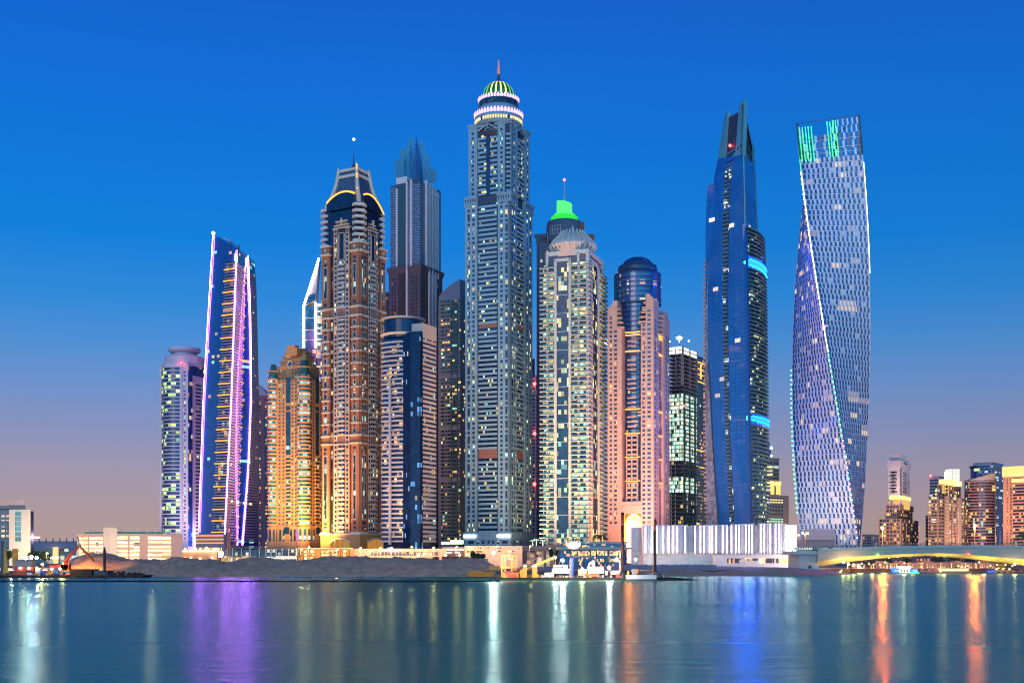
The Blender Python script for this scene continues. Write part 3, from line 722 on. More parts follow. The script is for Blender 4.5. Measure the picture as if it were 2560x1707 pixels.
# ================================================================== leaning glass tower outlined in violet light
def tower_violet():
    Y = 1080
    root = thing('violet_tower', 'slanting blue glass tower with violet lit edges and orange balcony lines', 'tower', (X(565, Y), Y, 3.5))
    e0 = edge([(585, 534), (1000, 509), (1365, 496)], Y+14); e1 = edge([(605, 593), (1000, 579), (1367, 561)], Y)
    e2 = edge([(640, 615), (1000, 606), (1362, 595)], Y+34); e3 = edge([(638, 620), (800, 626.5), (1000, 629), (1180, 622), (1362, 607)], Y+40); e4 = edge([(650, 636), (720, 641), (1050, 649), (1362, 645)], Y+62)
    e5 = lambda z: (e0(z)[0]+3, Y+66)
    fh = 7.15*Y/F; z00 = Z(1362, Y)
    gl = winmat('violet_tower_glass', (.010, .07, .24), .03, PAL_MIX, 4, fh, z00, 0, 1.5, rough=.08, spec=.6, tint=.25, mull=.25)
    wn = winmat('violet_tower_window', (.015, .04, .12), .10, PAL_MIX, 3, fh, z00, .4, 1.4)
    lav = wallmat('led_tinted_spandrel', (.60, .52, .72)); tn = wallmat('tan_spandrel', (.30, .27, .33)); bl = wallmat('balcony_edge', (.42, .38, .42))  # lav: violet LED light is put into the spandrel colour
    edges = [e0, e1, e2, e3, e4, e5]
    # body: lofted ring by floor, sliced by the raking roof
    roof = {0: 588, 1: 620, 2: 645, 3: 645, 4: 655, 5: 600}
    m = MB(); n = len(edges); NZ = 24; idx = len(m.v)
    for j in range(NZ+1):
        for i, e in enumerate(edges):
            zt = Z(roof[i], e(0)[1]); z = 4+(zt-4)*j/NZ; x, y = e(z); m.v.append((x, y, z))
    for j in range(NZ):
        for i in range(n):
            a = j*n+i; b = j*n+(i+1) % n; m.f.append((a, b, b+n, a+n)); m.m.append(gl)
    m.f.append(tuple(NZ*n+i for i in range(n))); m.m.append(gl); m.build('glass_body', root)
    fl = []; py = 1352
    while py > 655: fl.append((Z(py, Y), Z(py-7.15, Y))); py -= 7.15
    F0, F1, F2, F3 = between(e0, e1), between(e1, e2), between(e2, e3), between(e3, e4)
    bs = Parts(root, 'balcony', 100); ls = Parts(root, 'light_strip', 60); sp = Parts(root, 'spandrel', 100); ps = Parts(root, 'window', 60)
    eo = emat('orange_balcony_light', (1, .33, .05), 2.3, False)
    for i, (za, zb) in enumerate(fl):
        ub = .55+.05*(za/300)
        bs.new().fbox(F0, ub, .99, za, za+.5, -.2, 1.5, bl)
        ps.new().fbox(F0, ub+.03, .985, za+.6, zb-.3, -.1, .15, wn)
        if i % 4 == 3: ls.new().fbox(F0, ub-.03, .995, za-.1, za+.8, 1.3, 2.1, eo)
        if za < Z(632, Y):
            sp.new().fbox(F1, .03, .88, za, za+1.35, -.1, .35, lav)
            if i % 4 == 1: ls.new().fbox(F1, .74, 1.0, za, za+.5, .5, 1.1, eo)
            sp.new().fbox(F3, .04, .97, za, za+1.35, -.1, .3, tn)
        elif za < Z(622, Y): sp.new().fbox(F1, .03, .4, za, za+1.35, -.1, .35, lav)
    ev = emat('violet_edge_light', (1, .17, 1), 55); ev2 = emat('violet_dash_light', (.5, .28, 1), 1.5, False)
    for e, p0, p1, r in ((e0, 1330, 587, .26), (e1, 1367, 627, .34), (e3, 1362, 640, .34)):
        m = MB(); pts = [(*e(Z(p0+(p1-p0)*k/10, Y)), Z(p0+(p1-p0)*k/10, e(0)[1])) for k in range(11)]
        m.path([(p[0], p[1]-1.2, p[2]) for p in pts], r, ev, 6); m.build('edge_light', root)
    for i, (za, zb) in enumerate(fl[:-1]):
        if i % 2 == 0:
            m = ls.new(); x, y = e2(za); m.bar((x, y-1.4, za), (x, y-1.4, zb-.2), .38, ev2, 5)
    bs.done(); ls.done(); sp.done(); ps.done()
    beacon(root, (*e0(Z(586, Y)), Z(583, Y+14)), 1.6, emat('tip_light', (1, .9, 1), 12), 'tip_light')
    m = MB()
    for px in (577, 597): x = X(px, Y+20); z = Z(612 if px < 590 else 622, Y+20); m.box(x-.8, x+.8, Y+18, Y+20, z-1, z+3, M_steel)
    m.build('roof_unit', root)
    pb = MB()
    f = flat((X(490, Y-6), Y-6), (X(560, Y-14), Y-14))
    pb.fbox(f, 0, 1, 4, Z(1335, Y), -10, 0, tn); pb.build('base_podium', root)
    for py in (1339, 1348.5, 1357): m = MB(); m.fbox(f, .02, .98, Z(py+.9, Y), Z(py-.9, Y), 0, .6, eo); m.build('base_light_strip', root)

# ================================================================== plain banded helper for background towers
def banded(name, label, xL, xC, xR, Y, a, top, fpx, wall, win, base=1400, sp=.4, cols=None, limit=60, cat='tower', extra=None, clip=None, d=.25):
    t = Tower(name, label, xL, xC, xR, Y, a, cat)
    m = MB(); m.prism(t.out(0), 4, t.z(top), wall); m.build('wall', t.root)
    m = MB(); t.slab(m, t.z(top), t.z(top)+1.2, .3, wall); m.build('parapet', t.root)
    fl = t.floors(base, top+fpx*.6, fpx); ps = Parts(t.root, 'window', limit, clip)
    for za, zb in fl:
        h = zb-za
        for side in 'LR':
            for u0, u1 in (cols or {}).get(side, [(.04, .96)]): ps.new().fbox(t.f(side), u0, u1, za+h*sp, zb-h*.06, -.1, d, win)
    if extra: extra(t, fl, ps)
    ps.done(); return t

# ================================================================== tan tower
def tower_tan():
    Y = 1050; t = Tower('tan_tower', 'tan stone apartment tower with stepped gable top and round-cornered balcony bay', 679, 770, 812, Y, 24)
    fh = 9.42*Y/F
    wn = winmat('tan_tower_window', (.02, .08, .12), .06, PAL_YG, 3, fh, t.z(1310), t.a, 1.5); bw = winmat('tan_bay_window', (.03, .16, .17), .40, PAL_COOL, 1.7, fh, t.z(1310), t.a, 1.1)
    ps = Parts(t.root, 'window', 100, (676, 812, 860, 1360)); bs = Parts(t.root, 'balcony', 80)
    q = lambda a, b, d=-26: [t.FL.pt(t.u('L', a), 0)[:2], t.FL.pt(t.u('L', b), 0)[:2], t.FL.pt(t.u('L', b), 0, d)[:2], t.FL.pt(t.u('L', a), 0, d)[:2]]
    m = MB(); m.prism(t.out(0), 4, t.z(945), M_tan)
    def step(i0, i1, p0, p1):
        L, Cc, R, B = t.out(-i0), None, None, None
        m.prism(t.out(-i0), t.z(p0), t.z(p1), M_tan); t2 = t.out(-i0+.8); m.prism(t2, t.z(p1), t.z(p1)+1.0, M_tan2)
    for i0, p0, p1 in ((3.5, 945, 912), (5.5, 912, 896), (7, 896, 884), (8.5, 884, 876), (12, 876, 868)): step(i0, 0, p0, p1)
    gb = q(714, 742, -8); m.prism(gb, t.z(884), t.z(866), M_tan); g2 = q(719, 737, -6); m.prism(g2, t.z(866), t.z(859), M_tan2)
    m.build('wall', t.root)
    fl = t.floors(1312, 905, 9.42)
    for a in (686, 697, 706.5, 729, 737.5): t.wins(ps, 'L', a, a+4.2, fl[:(-4 if a < 690 else -1)], wn, .25, .72)
    for a in (777, 783, 801, 806): t.wins(ps, 'R', a, a+2.6, fl[:-2], wn, .25, .72)
    for side, a, b in (('L', 715, 726.5), ('R', 789, 797)):
        for p0, p1 in ((1135, 1026), (1022, 1012), (1004, 940)):
            m = MB(); t.fb(m, side, a, b, p0, p1, -.1, .15, M_navyteal); m.build('glass_strip', t.root)
        for za, zb in t.floors(1312, 1140, 9.42):
            bs.new().fbox(t.f(side), t.u(side, a-1), t.u(side, b+1), za, za+1.3, 0, .9, M_tan2); ps.new().fbox(t.f(side), t.u(side, a), t.u(side, b), za+1.4, zb, -.05, .1, wn)
    # round-cornered bay at the corner, and at the left edge
    for uc, rr, top in ((t.u('L', 758), 6.2, 935), (.02, 5.0, 940)):
        cx, cy = t.FL.pt(uc, 0, -1.2)[:2]
        m = MB(); m.lathe(cx, cy, [(rr-.8, 4), (rr-.8, t.z(top))], 20, M_tan); m.build('bay', t.root)
        for za, zb in t.floors(1312, top, 9.42):
            if True:
                x = ps.new(); x.fbox(arc(cx, cy, rr-.7, -1.5, 1.5), .04, .96, za+1.35, zb-.05, -.1, .1, bw, nu=12)
                x = bs.new(); x.fbox(arc(cx, cy, rr, -1.7, 1.7), 0, 1, za-.1, za+1.3, -.5, .4, M_tan2, nu=12)
        for a in (-.9, -.3, .3, .9): ps.new().fbox(arc(cx, cy, rr+.55, a-.16, a+.16), 0, 1, t.z(1352), t.z(1322), -.1, .3, wn)
        m = MB(); m.lathe(cx, cy, [(rr+.55, 4), (rr+.55, t.z(1316))], 20, M_tan2); m.build('bay_base', t.root)
        m = MB(); m.lathe(cx, cy, [(rr*.8, t.z(top)), (rr*.7, t.z(top-17))], 10, M_teal); m.lathe(cx, cy, [(rr*1.1, t.z(top-17)), (rr*1.1, t.z(top-19))], 12, M_tan2); m.lathe(cx, cy, [(rr*.7, t.z(top-19)), (rr*.45, t.z(top-36))], 10, M_teal); m.build('bay_roof', t.root)
    for side, pc in (('L', 720), ('R', 793)):
        f = t.f(side); uc = t.u(side, pc); c = f.pt(uc, t.z(906), -2); du = 1.0/(t.sl if side == 'L' else t.sr)
        m = MB(); P = [f.pt(uc+du*2.4*math.cos(k*TAU/16), t.z(906)+3.3*math.sin(k*TAU/16), -3.0) for k in range(16)]
        m.quad(P, M_navyteal); m.path(P+[P[0]], .45, M_cream, 5); m.build('round_window', t.root)
    for p in (702, 708, 714): t.fb(ps.new(), 'L', p+5, p+8, 885, 880, -6, -5, wn)
    # tall arched base windows
    m = MB(); t.slab(m, 4, t.z(1316), .5, M_tan2); t.slab(m, t.z(1316), t.z(1313), 1.3, M_tan2); m.build('base_storey', t.root)
    for a, b in ((683, 687), (699, 704), (708, 712), (726, 731), (735, 740), (752, 756), (763, 766)): t.fb(ps.new(), 'L', a, b, 1352, 1322, .4, .65, wn)
    for a, b in ((775, 778), (782, 785), (800, 803), (806, 809)): t.fb(ps.new(), 'R', a, b, 1352, 1322, .4, .65, wn)
    for side, pc in (('L', 718), ('R', 793)):
        f = t.f(side); uc = t.u(side, pc); l = t.sl if side == 'L' else t.sr; du = 3.0/l; z0, z1 = t.z(1316), t.z(1313)
        P = [f.pt(uc+du*math.cos(k*math.pi/10), t.z(1318)+3.2*math.sin(k*math.pi/10), .9) for k in range(11)]
        m = MB(); m.quad([f.pt(uc+du, t.z(1334), .9)]+P+[f.pt(uc-du, t.z(1334), .9)], M_navyteal); m.path([(p[0], p[1]-.2, p[2]) for p in P], .5, M_tan2, 5); m.build('arched_window', t.root)
    ps.done(); bs.done()
M_navyteal = winmat('navy_teal_glass', (.008, .06, .12), .02, PAL_COOL, 3, 3.3, 0, .4, 1.2); M_teal = wallmat('teal_lead_roof', (.02, .12, .11), rough=.4)

# ================================================================== banded dark tower
def tower_banded():
    Y = 960; t = Tower('striped_tower', 'dark blue tower with white balcony stripes and a round glass penthouse', 952, 1052, 1090, Y, 26)
    fh = 11.68*Y/F; wh = wallmat('white_band', (.66, .55, .48))
    gl = winmat('striped_tower_glass', (.005, .025, .08), .035, PAL_MIX, 2.4, fh, t.z(1355), t.a, 1.6, rough=.06, spec=.3)
    wn = winmat('striped_tower_window', (.01, .05, .16), .17, PAL_WARM, 2.4, fh, t.z(1355), t.a, 1.6)
    wl = wallmat('pale_end_wall', (.62, .47, .38))
    top = 838
    m = MB(); m.prism(t.out(-1.5), 4, t.z(830), gl); m.build('glass_core', t.root)
    fl = t.floors(1355, 842, 11.68); ps = Parts(t.root, 'window', 100, (950, 1092, 780, 1365)); bs = Parts(t.root, 'balcony', 100); br = Parts(t.root, 'floor_band', 60)
    for i, (za, zb) in enumerate(fl):
        h = zb-za; z0 = za+h*.1
        parts = [(954, 975.5), (979, 1008)] if za < t.z(940) else [(954, 1008)]
        for a, b in parts:
            u0, u1 = t.u('L', a), t.u('L', b); fc = t.FL
            P = [fc.pt(u0, 0, -1)[:2], fc.pt(u0, 0, .5)[:2], fc.pt(u0+(u1-u0)*.15, 0, 1.5)[:2], fc.pt(u0+(u1-u0)*.5, 0, 2.3)[:2], fc.pt(u0+(u1-u0)*.88, 0, 1.5)[:2], fc.pt(u1, 0, .2)[:2], fc.pt(u1, 0, -1)[:2]]
            bs.new().prism(P, z0, z0+h*.34, wh)
            ps.new().fbox(fc, u0, u1, z0+h*.34, za+h*1.08, -1.5, -1.2, wn)
        ur = t.u('R', 1056.5)
        br.new().fbox(t.FR, ur, 1.0, za+h*.05, za+h*.58, -1.5, .4, wl); ps.new().fbox(t.FR, ur, .995, za+h*.58, za+h*1.05, -1.5, -.4, gl2 := t_gl2)
    ps.done(); bs.done(); br.done()
    m = MB(); t.fb(m, 'L', 975.3, 979, 1360, 938, .3, 2.4, M_pole); m.build('white_pole', t.root)
    m = MB(); P = [t.FL.pt(t.u('L', 1008), 0, .2)[:2], t.FL.pt(t.u('L', 1030), 0, 2.2)[:2], t.FL.pt(1, 0, 1)[:2], t.FR.pt(t.u('R', 1056), 0, .3)[:2], t.FR.pt(t.u('R', 1056), 0, -8)[:2], t.FL.pt(t.u('L', 1008), 0, -8)[:2]]
    m.prism(P, 4, t.z(828), gl3 := winmat('striped_tower_bay', (.003, .018, .07), .03, [(.3, .6, 1), (1, .8, .4), (.2, .5, 1)], 1.6, fh, t.z(1355), t.a, 1.2, rough=.05, spec=.22)); m.build('corner_bay', t.root)
    m = MB(); P0 = [t.FR.pt(t.u('R', 1056), 0, .5)[:2], t.FR.pt(1, 0, .5)[:2], t.FR.pt(1, 0, -10)[:2], t.FR.pt(t.u('R', 1056), 0, -10)[:2]]
    m.prism(P0, t.z(842), t.z(806), wl); m.build('end_parapet', t.root)
    # penthouse drum and canopy
    cy = Y+22; cx = X(1008, cy); k = cy/F; zz = lambda p: Z(p, cy)
    m = MB(); m.lathe(cx, cy, [(49*k, zz(850)), (49*k, zz(806))], 48, gl); pg_ = m.build('penthouse_glass', t.root)
    for p, h, r in ((839, 5, 57), (800, 4, 56)):
        m = MB(); m.smooth = False; m.lathe(cx, cy, [((r-6)*k, zz(p+h)), (r*k, zz(p+h*.4)), (r*k, zz(p)), ((r-8)*k, zz(p-2))], 48, wh if p > 820 else M_mast); m.build('canopy_ring', t.root)
    bd = MB()
    for p in (812, 822, 831): bd.lathe(cx, cy, [(49.4*k, zz(p+1.5)), (49.4*k, zz(p))], 48, M_bluesp)
    bd.build('penthouse_band', pg_)
M_pole = wallmat('white_pole_paint', (.55, .5, .55)); t_gl2 = winmat('stripe_window', (.006, .03, .10), .05, PAL_YG, 1.7, 3.7, 4, .45, 1.5)

# ================================================================== slab tower with fin crown (behind)
def tower_fins():
    Y = 1210; t = Tower('finned_tower', 'grey blue tower with white vertical fins and a pointed louvred crown', 976, 1050, 1102, Y, 28)
    fh = 9.6*Y/F
    gl = winmat('finned_tower_glass', (.05, .10, .18), .01, PAL_WARM, 3, fh, t.z(660), t.a, .8, rough=.15)
    br = wallmat('brown_shaft', (.085, .065, .075), panel=(3, 3, 3.9)); wh = wallmat('white_fin', (.60, .57, .58)); tl = wallmat('teal_recess', (.02, .09, .12))
    lou = wallmat('crown_louvre', (.07, .34, .52), rough=.5)
    m = MB(); m.prism(t.out(0), t.z(668), t.z(452), gl); m.build('glass_shaft', t.root)
    m = MB(); m.prism(t.out(1.2), 4, t.z(678), br); m.prism(t.out(1.2), t.z(678), t.z(668), br, t.out(2.6)); m.prism(t.out(2.6), t.z(668), t.z(661), br); m.build('stone_shaft', t.root)
    bd = Parts(t.root, 'floor_band', 80)
    for za, zb in t.floors(660, 456, 6.2):
        m = bd.new()
        for f in (t.FL, t.FR): m.fbox(f, 0, 1, za, za+.55, -.1, .25, M_band)
    bd.done()
    ps = Parts(t.root, 'window', 80, (974, 1104, 660, 830)); wn = winmat('finned_tower_window', (.01, .015, .03), .03, PAL_WARM, 3, fh, t.z(660), t.a, .9)
    for za, zb in t.floors(850, 690, 9.6):
        for p in (981, 988, 1030, 1036, 1042): ps.new().fbox(t.FL, t.u('L', p), t.u('L', p+3), za+1, zb-.8, 1.1, 1.35, wn)
        for p in (1055, 1090, 1095): ps.new().fbox(t.FR, t.u('R', p), t.u('R', p+2), za+1, zb-.8, 1.1, 1.35, wn)
    ps.done()
    fp = Parts(t.root, 'vertical_fin', 20)
    for a, b, bot, top in ((993, 997, 660, 464), (1018, 1022, 900, 450), (1028, 1032.5, 664, 448)):
        t.fb(fp.new(), 'L', a, b, bot, top, -.5, 2.6, wh)
    for a, b, bot, top in ((1062, 1065.5, 668, 445), (1068, 1071, 900, 448), (1075.5, 1079, 900, 451), (1083, 1086, 900, 455), (1089.5, 1092.5, 682, 460)):
        t.fb(fp.new(), 'R', a, b, bot, top, -.5, 2.6, wh)
    fp.done()
    m = MB(); t.fb(m, 'L', 997, 1017, 900, 455, -.3, 1.2, tl)
    for py in (460, 655, 670): t.fb(m, 'L', 993, 1018, py+3, py-2, 0, 1.9, tl)
    m.build('recessed_bay', t.root)
    m = MB(); t.fb(m, 'L', 992, 1019, 452, 436, -12, 1, wh); t.fb(m, 'L', 1019, 1050, 452, 446, -2, .6, M_dark); m.build('plant_box', t.root)
    m = MB(); t.fb(m, 'R', 1060, 1094, 474, 468, 1, 2.2, wh); m.build('fin_crossbeam', t.root)
    # crown: nested louvred blades around a central spike
    ox = ((t.L[0]+t.R[0])/2, (t.L[1]+t.R[1])/2); cy = ox[1]
    def X2(p): return X(p, cy)
    bp = Parts(t.root, 'crown_blade', 20)
    def blade(a, b, bot, tl_, tr_, dy, mat, th=1.0):
        m = bp.new(); x0, x1 = X2(a), X2(b); y = cy+dy; n = 26
        for i in range(n):
            f0, f1 = i/n, (i+.62)/n
            h0 = lambda u: Z(bot, y)+((Z(tl_, y)+(Z(tr_, y)-Z(tl_, y))*u)-Z(bot, y))
            P = lambda u, f: (x0+(x1-x0)*u, Z(bot, y)+(h0(u)-Z(bot, y))*f)
            a0, a1, b1, b0 = P(0, f0), P(1, f0), P(1, f1), P(0, f1)
            m.quad([(a0[0], y, a0[1]), (a1[0], y, a1[1]), (b1[0], y, b1[1]), (b0[0], y, b0[1])], mat)
            m.quad([(a0[0], y+th, a0[1]), (b0[0], y+th, b0[1]), (b1[0], y+th, b1[1]), (a1[0], y+th, a1[1])], mat)
            m.quad([(b0[0], y, b0[1]), (b1[0], y, b1[1]), (b1[0], y+th, b1[1]), (b0[0], y+th, b0[1])], mat)
    blade(989, 1012, 445, 404, 385, -8, lou); blade(1000, 1024, 445, 374, 362, -2, lou); blade(1018, 1034, 445, 350, 340, 4, lou)
    blade(1046, 1062, 450, 348, 358, 2, lou); blade(1058, 1076, 452, 384, 390, -4, lou); blade(1068, 1092, 456, 418, 424, -9, lou)
    bp.done()
    m = MB(); r = X2(1056)-X2(1026)
    p0 = [(X2(1028), cy-2), (X2(1043), cy-14), (X2(1060), cy-2), (X2(1043), cy+10)]; m.prism(p0, t.z(455), t.z(444), M_spike)
    tip = (X2(1041), cy-2, Z(341, cy)); b = [(p[0], p[1], t.z(446)) for p in p0]
    for i in range(4): m.quad([b[i], b[(i+1) % 4], tip], M_spike)
    m.build('central_spike', t.root)
M_band = wallmat('pale_floor_band', (.30, .38, .46)); M_spike = wallmat('blue_spike_cladding', (.06, .20, .42), rough=.35, panel=(40, 40, 3))

# ================================================================== grey-green tower behind
def tower_greygreen():
    Y = 1160; t = Tower('grey_balcony_tower', 'dim grey green balcony tower with a sloping curved roof behind the domed tower', 1096, 1150, 1185, Y, 24)
    wl = wallmat('grey_green_wall', (.20, .22, .21)); fh = 9.3*Y/F
    wn = winmat('grey_tower_window', (.012, .04, .05), .16, PAL_MIX, 2.6, fh, t.z(1350), t.a, 1.7)
    m = MB(); m.prism(t.out(0), 4, t.z(748), wl); m.build('wall', t.root)
    fl = t.floors(1352, 752, 9.3); ps = Parts(t.root, 'window', 100, (1094, 1165, 740, 1360)); bs = Parts(t.root, 'balcony', 70)
    for i, (za, zb) in enumerate(fl):
        h = zb-za
        if i in (16, 30, 44): continue
        for a, b in ((1103, 1111), (1114, 1117), (1119, 1126), (1146, 1152)):
            ps.new().fbox(t.FL, t.u('L', a), t.u('L', b), za+h*.4, zb-h*.1, -.1, .15, wn)
        ps.new().fbox(t.FR, .2, .8, za+h*.4, zb-h*.1, -.1, .15, wn)
        ps.new().fbox(t.FL, t.u('L', 1130), t.u('L', 1142), za+h*.4, zb-h*.1, -.1, .1, wn)
        bs.new().fbox(t.FL, t.u('L', 1097), t.u('L', 1128), za, za+h*.38, 0, 1.2, wl); bs.new().fbox(t.FL, t.u('L', 1129), t.u('L', 1143), za, za+h*.3, 0, .9, M_greendk)
    ps.done(); bs.done()
    m = MB(); t.fb(m, 'L', 1143.5, 1145, 1352, 760, 0, .6, M_dark); t.fb(m, 'L', 1127.5, 1129, 1352, 770, 0, .6, M_dark); m.build('recess_joint', t.root)
    # curved roof sweeping up to the right
    n = 12; m = MB()
    for f, dd in ((t.FL, 0),):
        top = [(1097, 736), (1104, 728), (1112, 720), (1122, 712), (1134, 705), (1146, 700), (1150, 698)]
        A = [(*t.FL.pt(t.u('L', p), 0)[:2], t.z(y)) for p, y in top]; Bk = [(p[0]+t.B[0]-t.L[0], p[1]+t.B[1]-t.L[1], p[2]+2) for p in A]
        for i in range(len(A)-1):
            m.quad([(A[i][0], A[i][1], t.z(750)), (A[i+1][0], A[i+1][1], t.z(750)), A[i+1], A[i]], M_roofb); m.quad([A[i], A[i+1], Bk[i+1], Bk[i]], M_roofb)
        e = A[-1]; g = Bk[-1]; m.quad([(e[0], e[1], t.z(750)), (g[0], g[1], t.z(750)), g, e], M_roofb)
    m.build('curved_roof', t.root)
    sg = emat('green_white_sign', (.8, 1, .7), 5); m = MB(); m.box(X(1104, Y-30), X(1124, Y-30), Y-31, Y-30, Z(1360, Y-30), Z(1354, Y-30), sg); m.box(X(1126, Y-30), X(1158, Y-30), Y-31, Y-30, Z(1359, Y-30), Z(1350, Y-30), sg); m.build('lit_sign', t.root)
M_greendk = wallmat('dark_green_parapet', (.03, .13, .12)); M_roofb = wallmat('blue_grey_roof', (.16, .22, .28))

# ================================================================== tower with green lantern, behind the cream one
def tower_lantern():
    Y = 1140; t = Tower('lantern_tower', 'dark grey tower topped by a glowing green drum and red tipped mast', 1343, 1440, 1486, Y, 20)
    wl = wallmat('slate_wall', (.11, .15, .20)); fh = 10*Y/F; wn = winmat('lantern_tower_window', (.012, .04, .09), .06, PAL_WARM, 3, fh, t.z(620), t.a, 1.4)
    m = MB(); m.prism(t.out(0), 4, t.z(580), wl); m.build('wall', t.root)
    m = MB(); t.fb(m, 'L', 1342, 1346, 1400, 600, -1, .6, M_plum); m.build('edge_pier', t.root)
    m = MB(); t.fb(m, 'L', 1336, 1366, 584, 577, -6, 1.5, wl); t.fb(m, 'L', 1340, 1366, 600, 584, -6, .6, wl); t.fb(m, 'L', 1369, 1378, 600, 574, -5, 1.2, M_white); m.build('side_wing', t.root)
    m = MB(); t.fb(m, 'L', 1347, 1366, 596, 588, .5, .8, M_dark); m.build('louvre_panel', t.root)
    ps = Parts(t.root, 'window', 40, (1335, 1500, 560, 640))
    for za, zb in t.floors(650, 600, 10):
        for p in (1351, 1358, 1366, 1376, 1384): ps.new().fbox(t.FL, t.u('L', p), t.u('L', p+5), za+.6, zb-.4, -.1, .2, wn)
    ps.done()
    cy = Y+14; cx = X(1411, cy); k = cy/F; zz = lambda p: Z(p, cy)
    m = MB(); m.lathe(cx, cy, [(45*k, zz(610)), (45*k, zz(568)), (43*k, zz(558)), (38*k, zz(556))], 48, wl); dd = m.build('dark_drum', t.root)
    fr = MB()
    for i in range(5): fr.fbox(arc(cx, cy, 45.3*k, -.9+i*.16, -.9+i*.16+.02), 0, 1, zz(594), zz(574), 0, .5, M_white)
    for p in (594, 584, 574): fr.fbox(arc(cx, cy, 45.3*k, -.9, -.24), 0, 1, zz(p+1), zz(p), 0, .5, M_white, nu=8)
    fr.build('window_frame', dd)
    eg = emat('green_drum_light', (.04, 1, .10), .95); eg2 = emat('bright_green_light', (.10, 1, .22), 1.25)
    m = MB(); m.smooth = False; m.lathe(cx, cy, [(34*k, zz(558)), (34*k, zz(545)), (29*k, zz(541))], 48, eg); gr_ = m.build('green_ring', t.root)
    m = MB(); m.lathe(cx, cy, [(29*k, zz(543)), (25*k, zz(537)), (20*k, zz(534)), (19.5*k, zz(534))], 40, eg2)
    cyl = 19.3*k
    for i in range(40):
        a, b = TAU*i/40, TAU*(i+1)/40; h = lambda q: zz(508)+(zz(504)-zz(508))*(-math.sin(q))
        P = lambda q, z: (cx+cyl*math.sin(q), cy-cyl*math.cos(q), z); m.quad([P(a, zz(536)), P(b, zz(536)), P(b, h(b)), P(a, h(a))], eg2)
    m.quad([(cx+cyl*math.sin(TAU*i/40), cy-cyl*math.cos(TAU*i/40), zz(508)+(zz(504)-zz(508))*(-math.sin(TAU*i/40))) for i in range(40)], eg2)
    m.build('green_lantern', t.root)
    m = MB()
    for i in range(36): a = TAU*i/36; m.bar((cx+34.3*k*math.sin(a), cy-34.3*k*math.cos(a), zz(558)), (cx+34.3*k*math.sin(a), cy-34.3*k*math.cos(a), zz(546)), .12, M_greenrib, 4)
    m.build('ring_mullion', gr_)
    m = MB(); m.bar((cx, cy, zz(505)), (cx, cy, zz(452)), .9, M_mast, 8, .3); m.build('mast', t.root); beacon(t.root, (cx, cy, zz(450)), 1.3)
    m = MB(); m.box(X(1449, Y+10), X(1460, Y+10), Y+4, Y+20, t.z(600), t.z(552), M_redb); m.box(X(1464, Y+14), X(1485, Y+14), Y+8, Y+24, t.z(620), t.z(580), M_redb); m.build('brick_stair_core', t.root)
M_plum = wallmat('plum_edge', (.14, .09, .14)); M_greenrib = wallmat('green_mullion', (.02, .2, .06)); M_redb = wallmat('brick_red_core', (.28, .09, .06))

# ================================================================== tower under construction and the one behind it
def tower_site():
    Y = 1150; t = Tower('unfinished_tower', 'unfinished concrete tower, bare slabs on top and white green lit floors', 1666, 1707, 1746, Y, 30)
    cn = wallmat('bare_concrete', (.42, .38, .38)); fh = 9.9*Y/F
    on = emat('work_light_floor', (.8, 1, .85), 1.6, False); wn = winmat('unfinished_floor_glow', (.02, .06, .06), .85, [(.6, 1, .78), (.8, 1, .85), (.4, .9, .65), (1, .9, .5)], 1.5, fh, t.z(1330), t.a, 2.2, cluster=False)
    dk = winmat('unfinished_dark_floor', (.015, .03, .04), .08, [(1, .6, .2), (.8, 1, .85)], 2.3, fh, t.z(1330), t.a, 1.4)
    fl = t.floors(1330, 868, 9.9); sl = Parts(t.root, 'floor_slab', 60); ps = Parts(t.root, 'window', 100, (1664, 1750, 850, 1310))
    core = MB(); core.prism(t.out(-7), 4, t.z(872), cn); core.build('core', t.root)
    for i, (za, zb) in enumerate(fl):
        py = YH-(za-H)*F/Y; t.slab(sl.new(), za, za+.55, .5, cn)
        g = on2 if py < 890 else (wn if (985 < py < 1160 or 1195 < py < 1235) else dk)
        if py > 965 or py < 892:
            for side, n in (('L', 4), ('R', 6)):
                for k in range(n): ps.new().fbox(t.f(side), (k+.06)/n, (k+.9)/n, za+.6, zb-.15, -2.0, -1.7, g)
        if py < 965:
            for k in (.02, .5, .96):
                for f in (t.FL, t.FR): sl.items[-1].fbox(f, k, k+.05, za+.5, zb, -2.5, -.8, cn)
    sl.done(); ps.done()
    m = MB()
    for u in (.02, .35, .7): m.fbox(t.FR, u, u+.05, t.z(1310), t.z(975), .2, 1.6, M_scaf)
    for py in range(980, 1305, 20): m.fbox(t.FR, 0, 1, t.z(py+1.5), t.z(py), .3, 1.5, M_scaf)
    m.build('scaffold', t.root)
    x, y = t.L[0]+12, t.L[1]-2
    m = MB(); m.bar((x, y, t.z(868)), (x, y, t.z(842)), .6, M_steel, 6); m.box(x-3, x+3, y-.8, y, t.z(846), t.z(840), M_steel); m.build('light_mast', t.root)
    m = MB(); m.smooth = True; m.ball((x, y-2.2, t.z(842)), 1.5, emat('site_flood_light', (.95, 1, .95), 320), 12); m.ball((x-9, y, t.z(851)), .7, E_white, 8); m.ball((x+9, y-2, t.z(850)), .8, E_white, 8); m.build('flood_light', t.root)
    beacon(t.root, t.FR.pt(.02, t.z(1014), 1), .8)
on2 = emat('bare_floor_light', (.95, 1, .85), 3.0); M_scaf = wallmat('teal_scaffold', (.05, .14, .14))

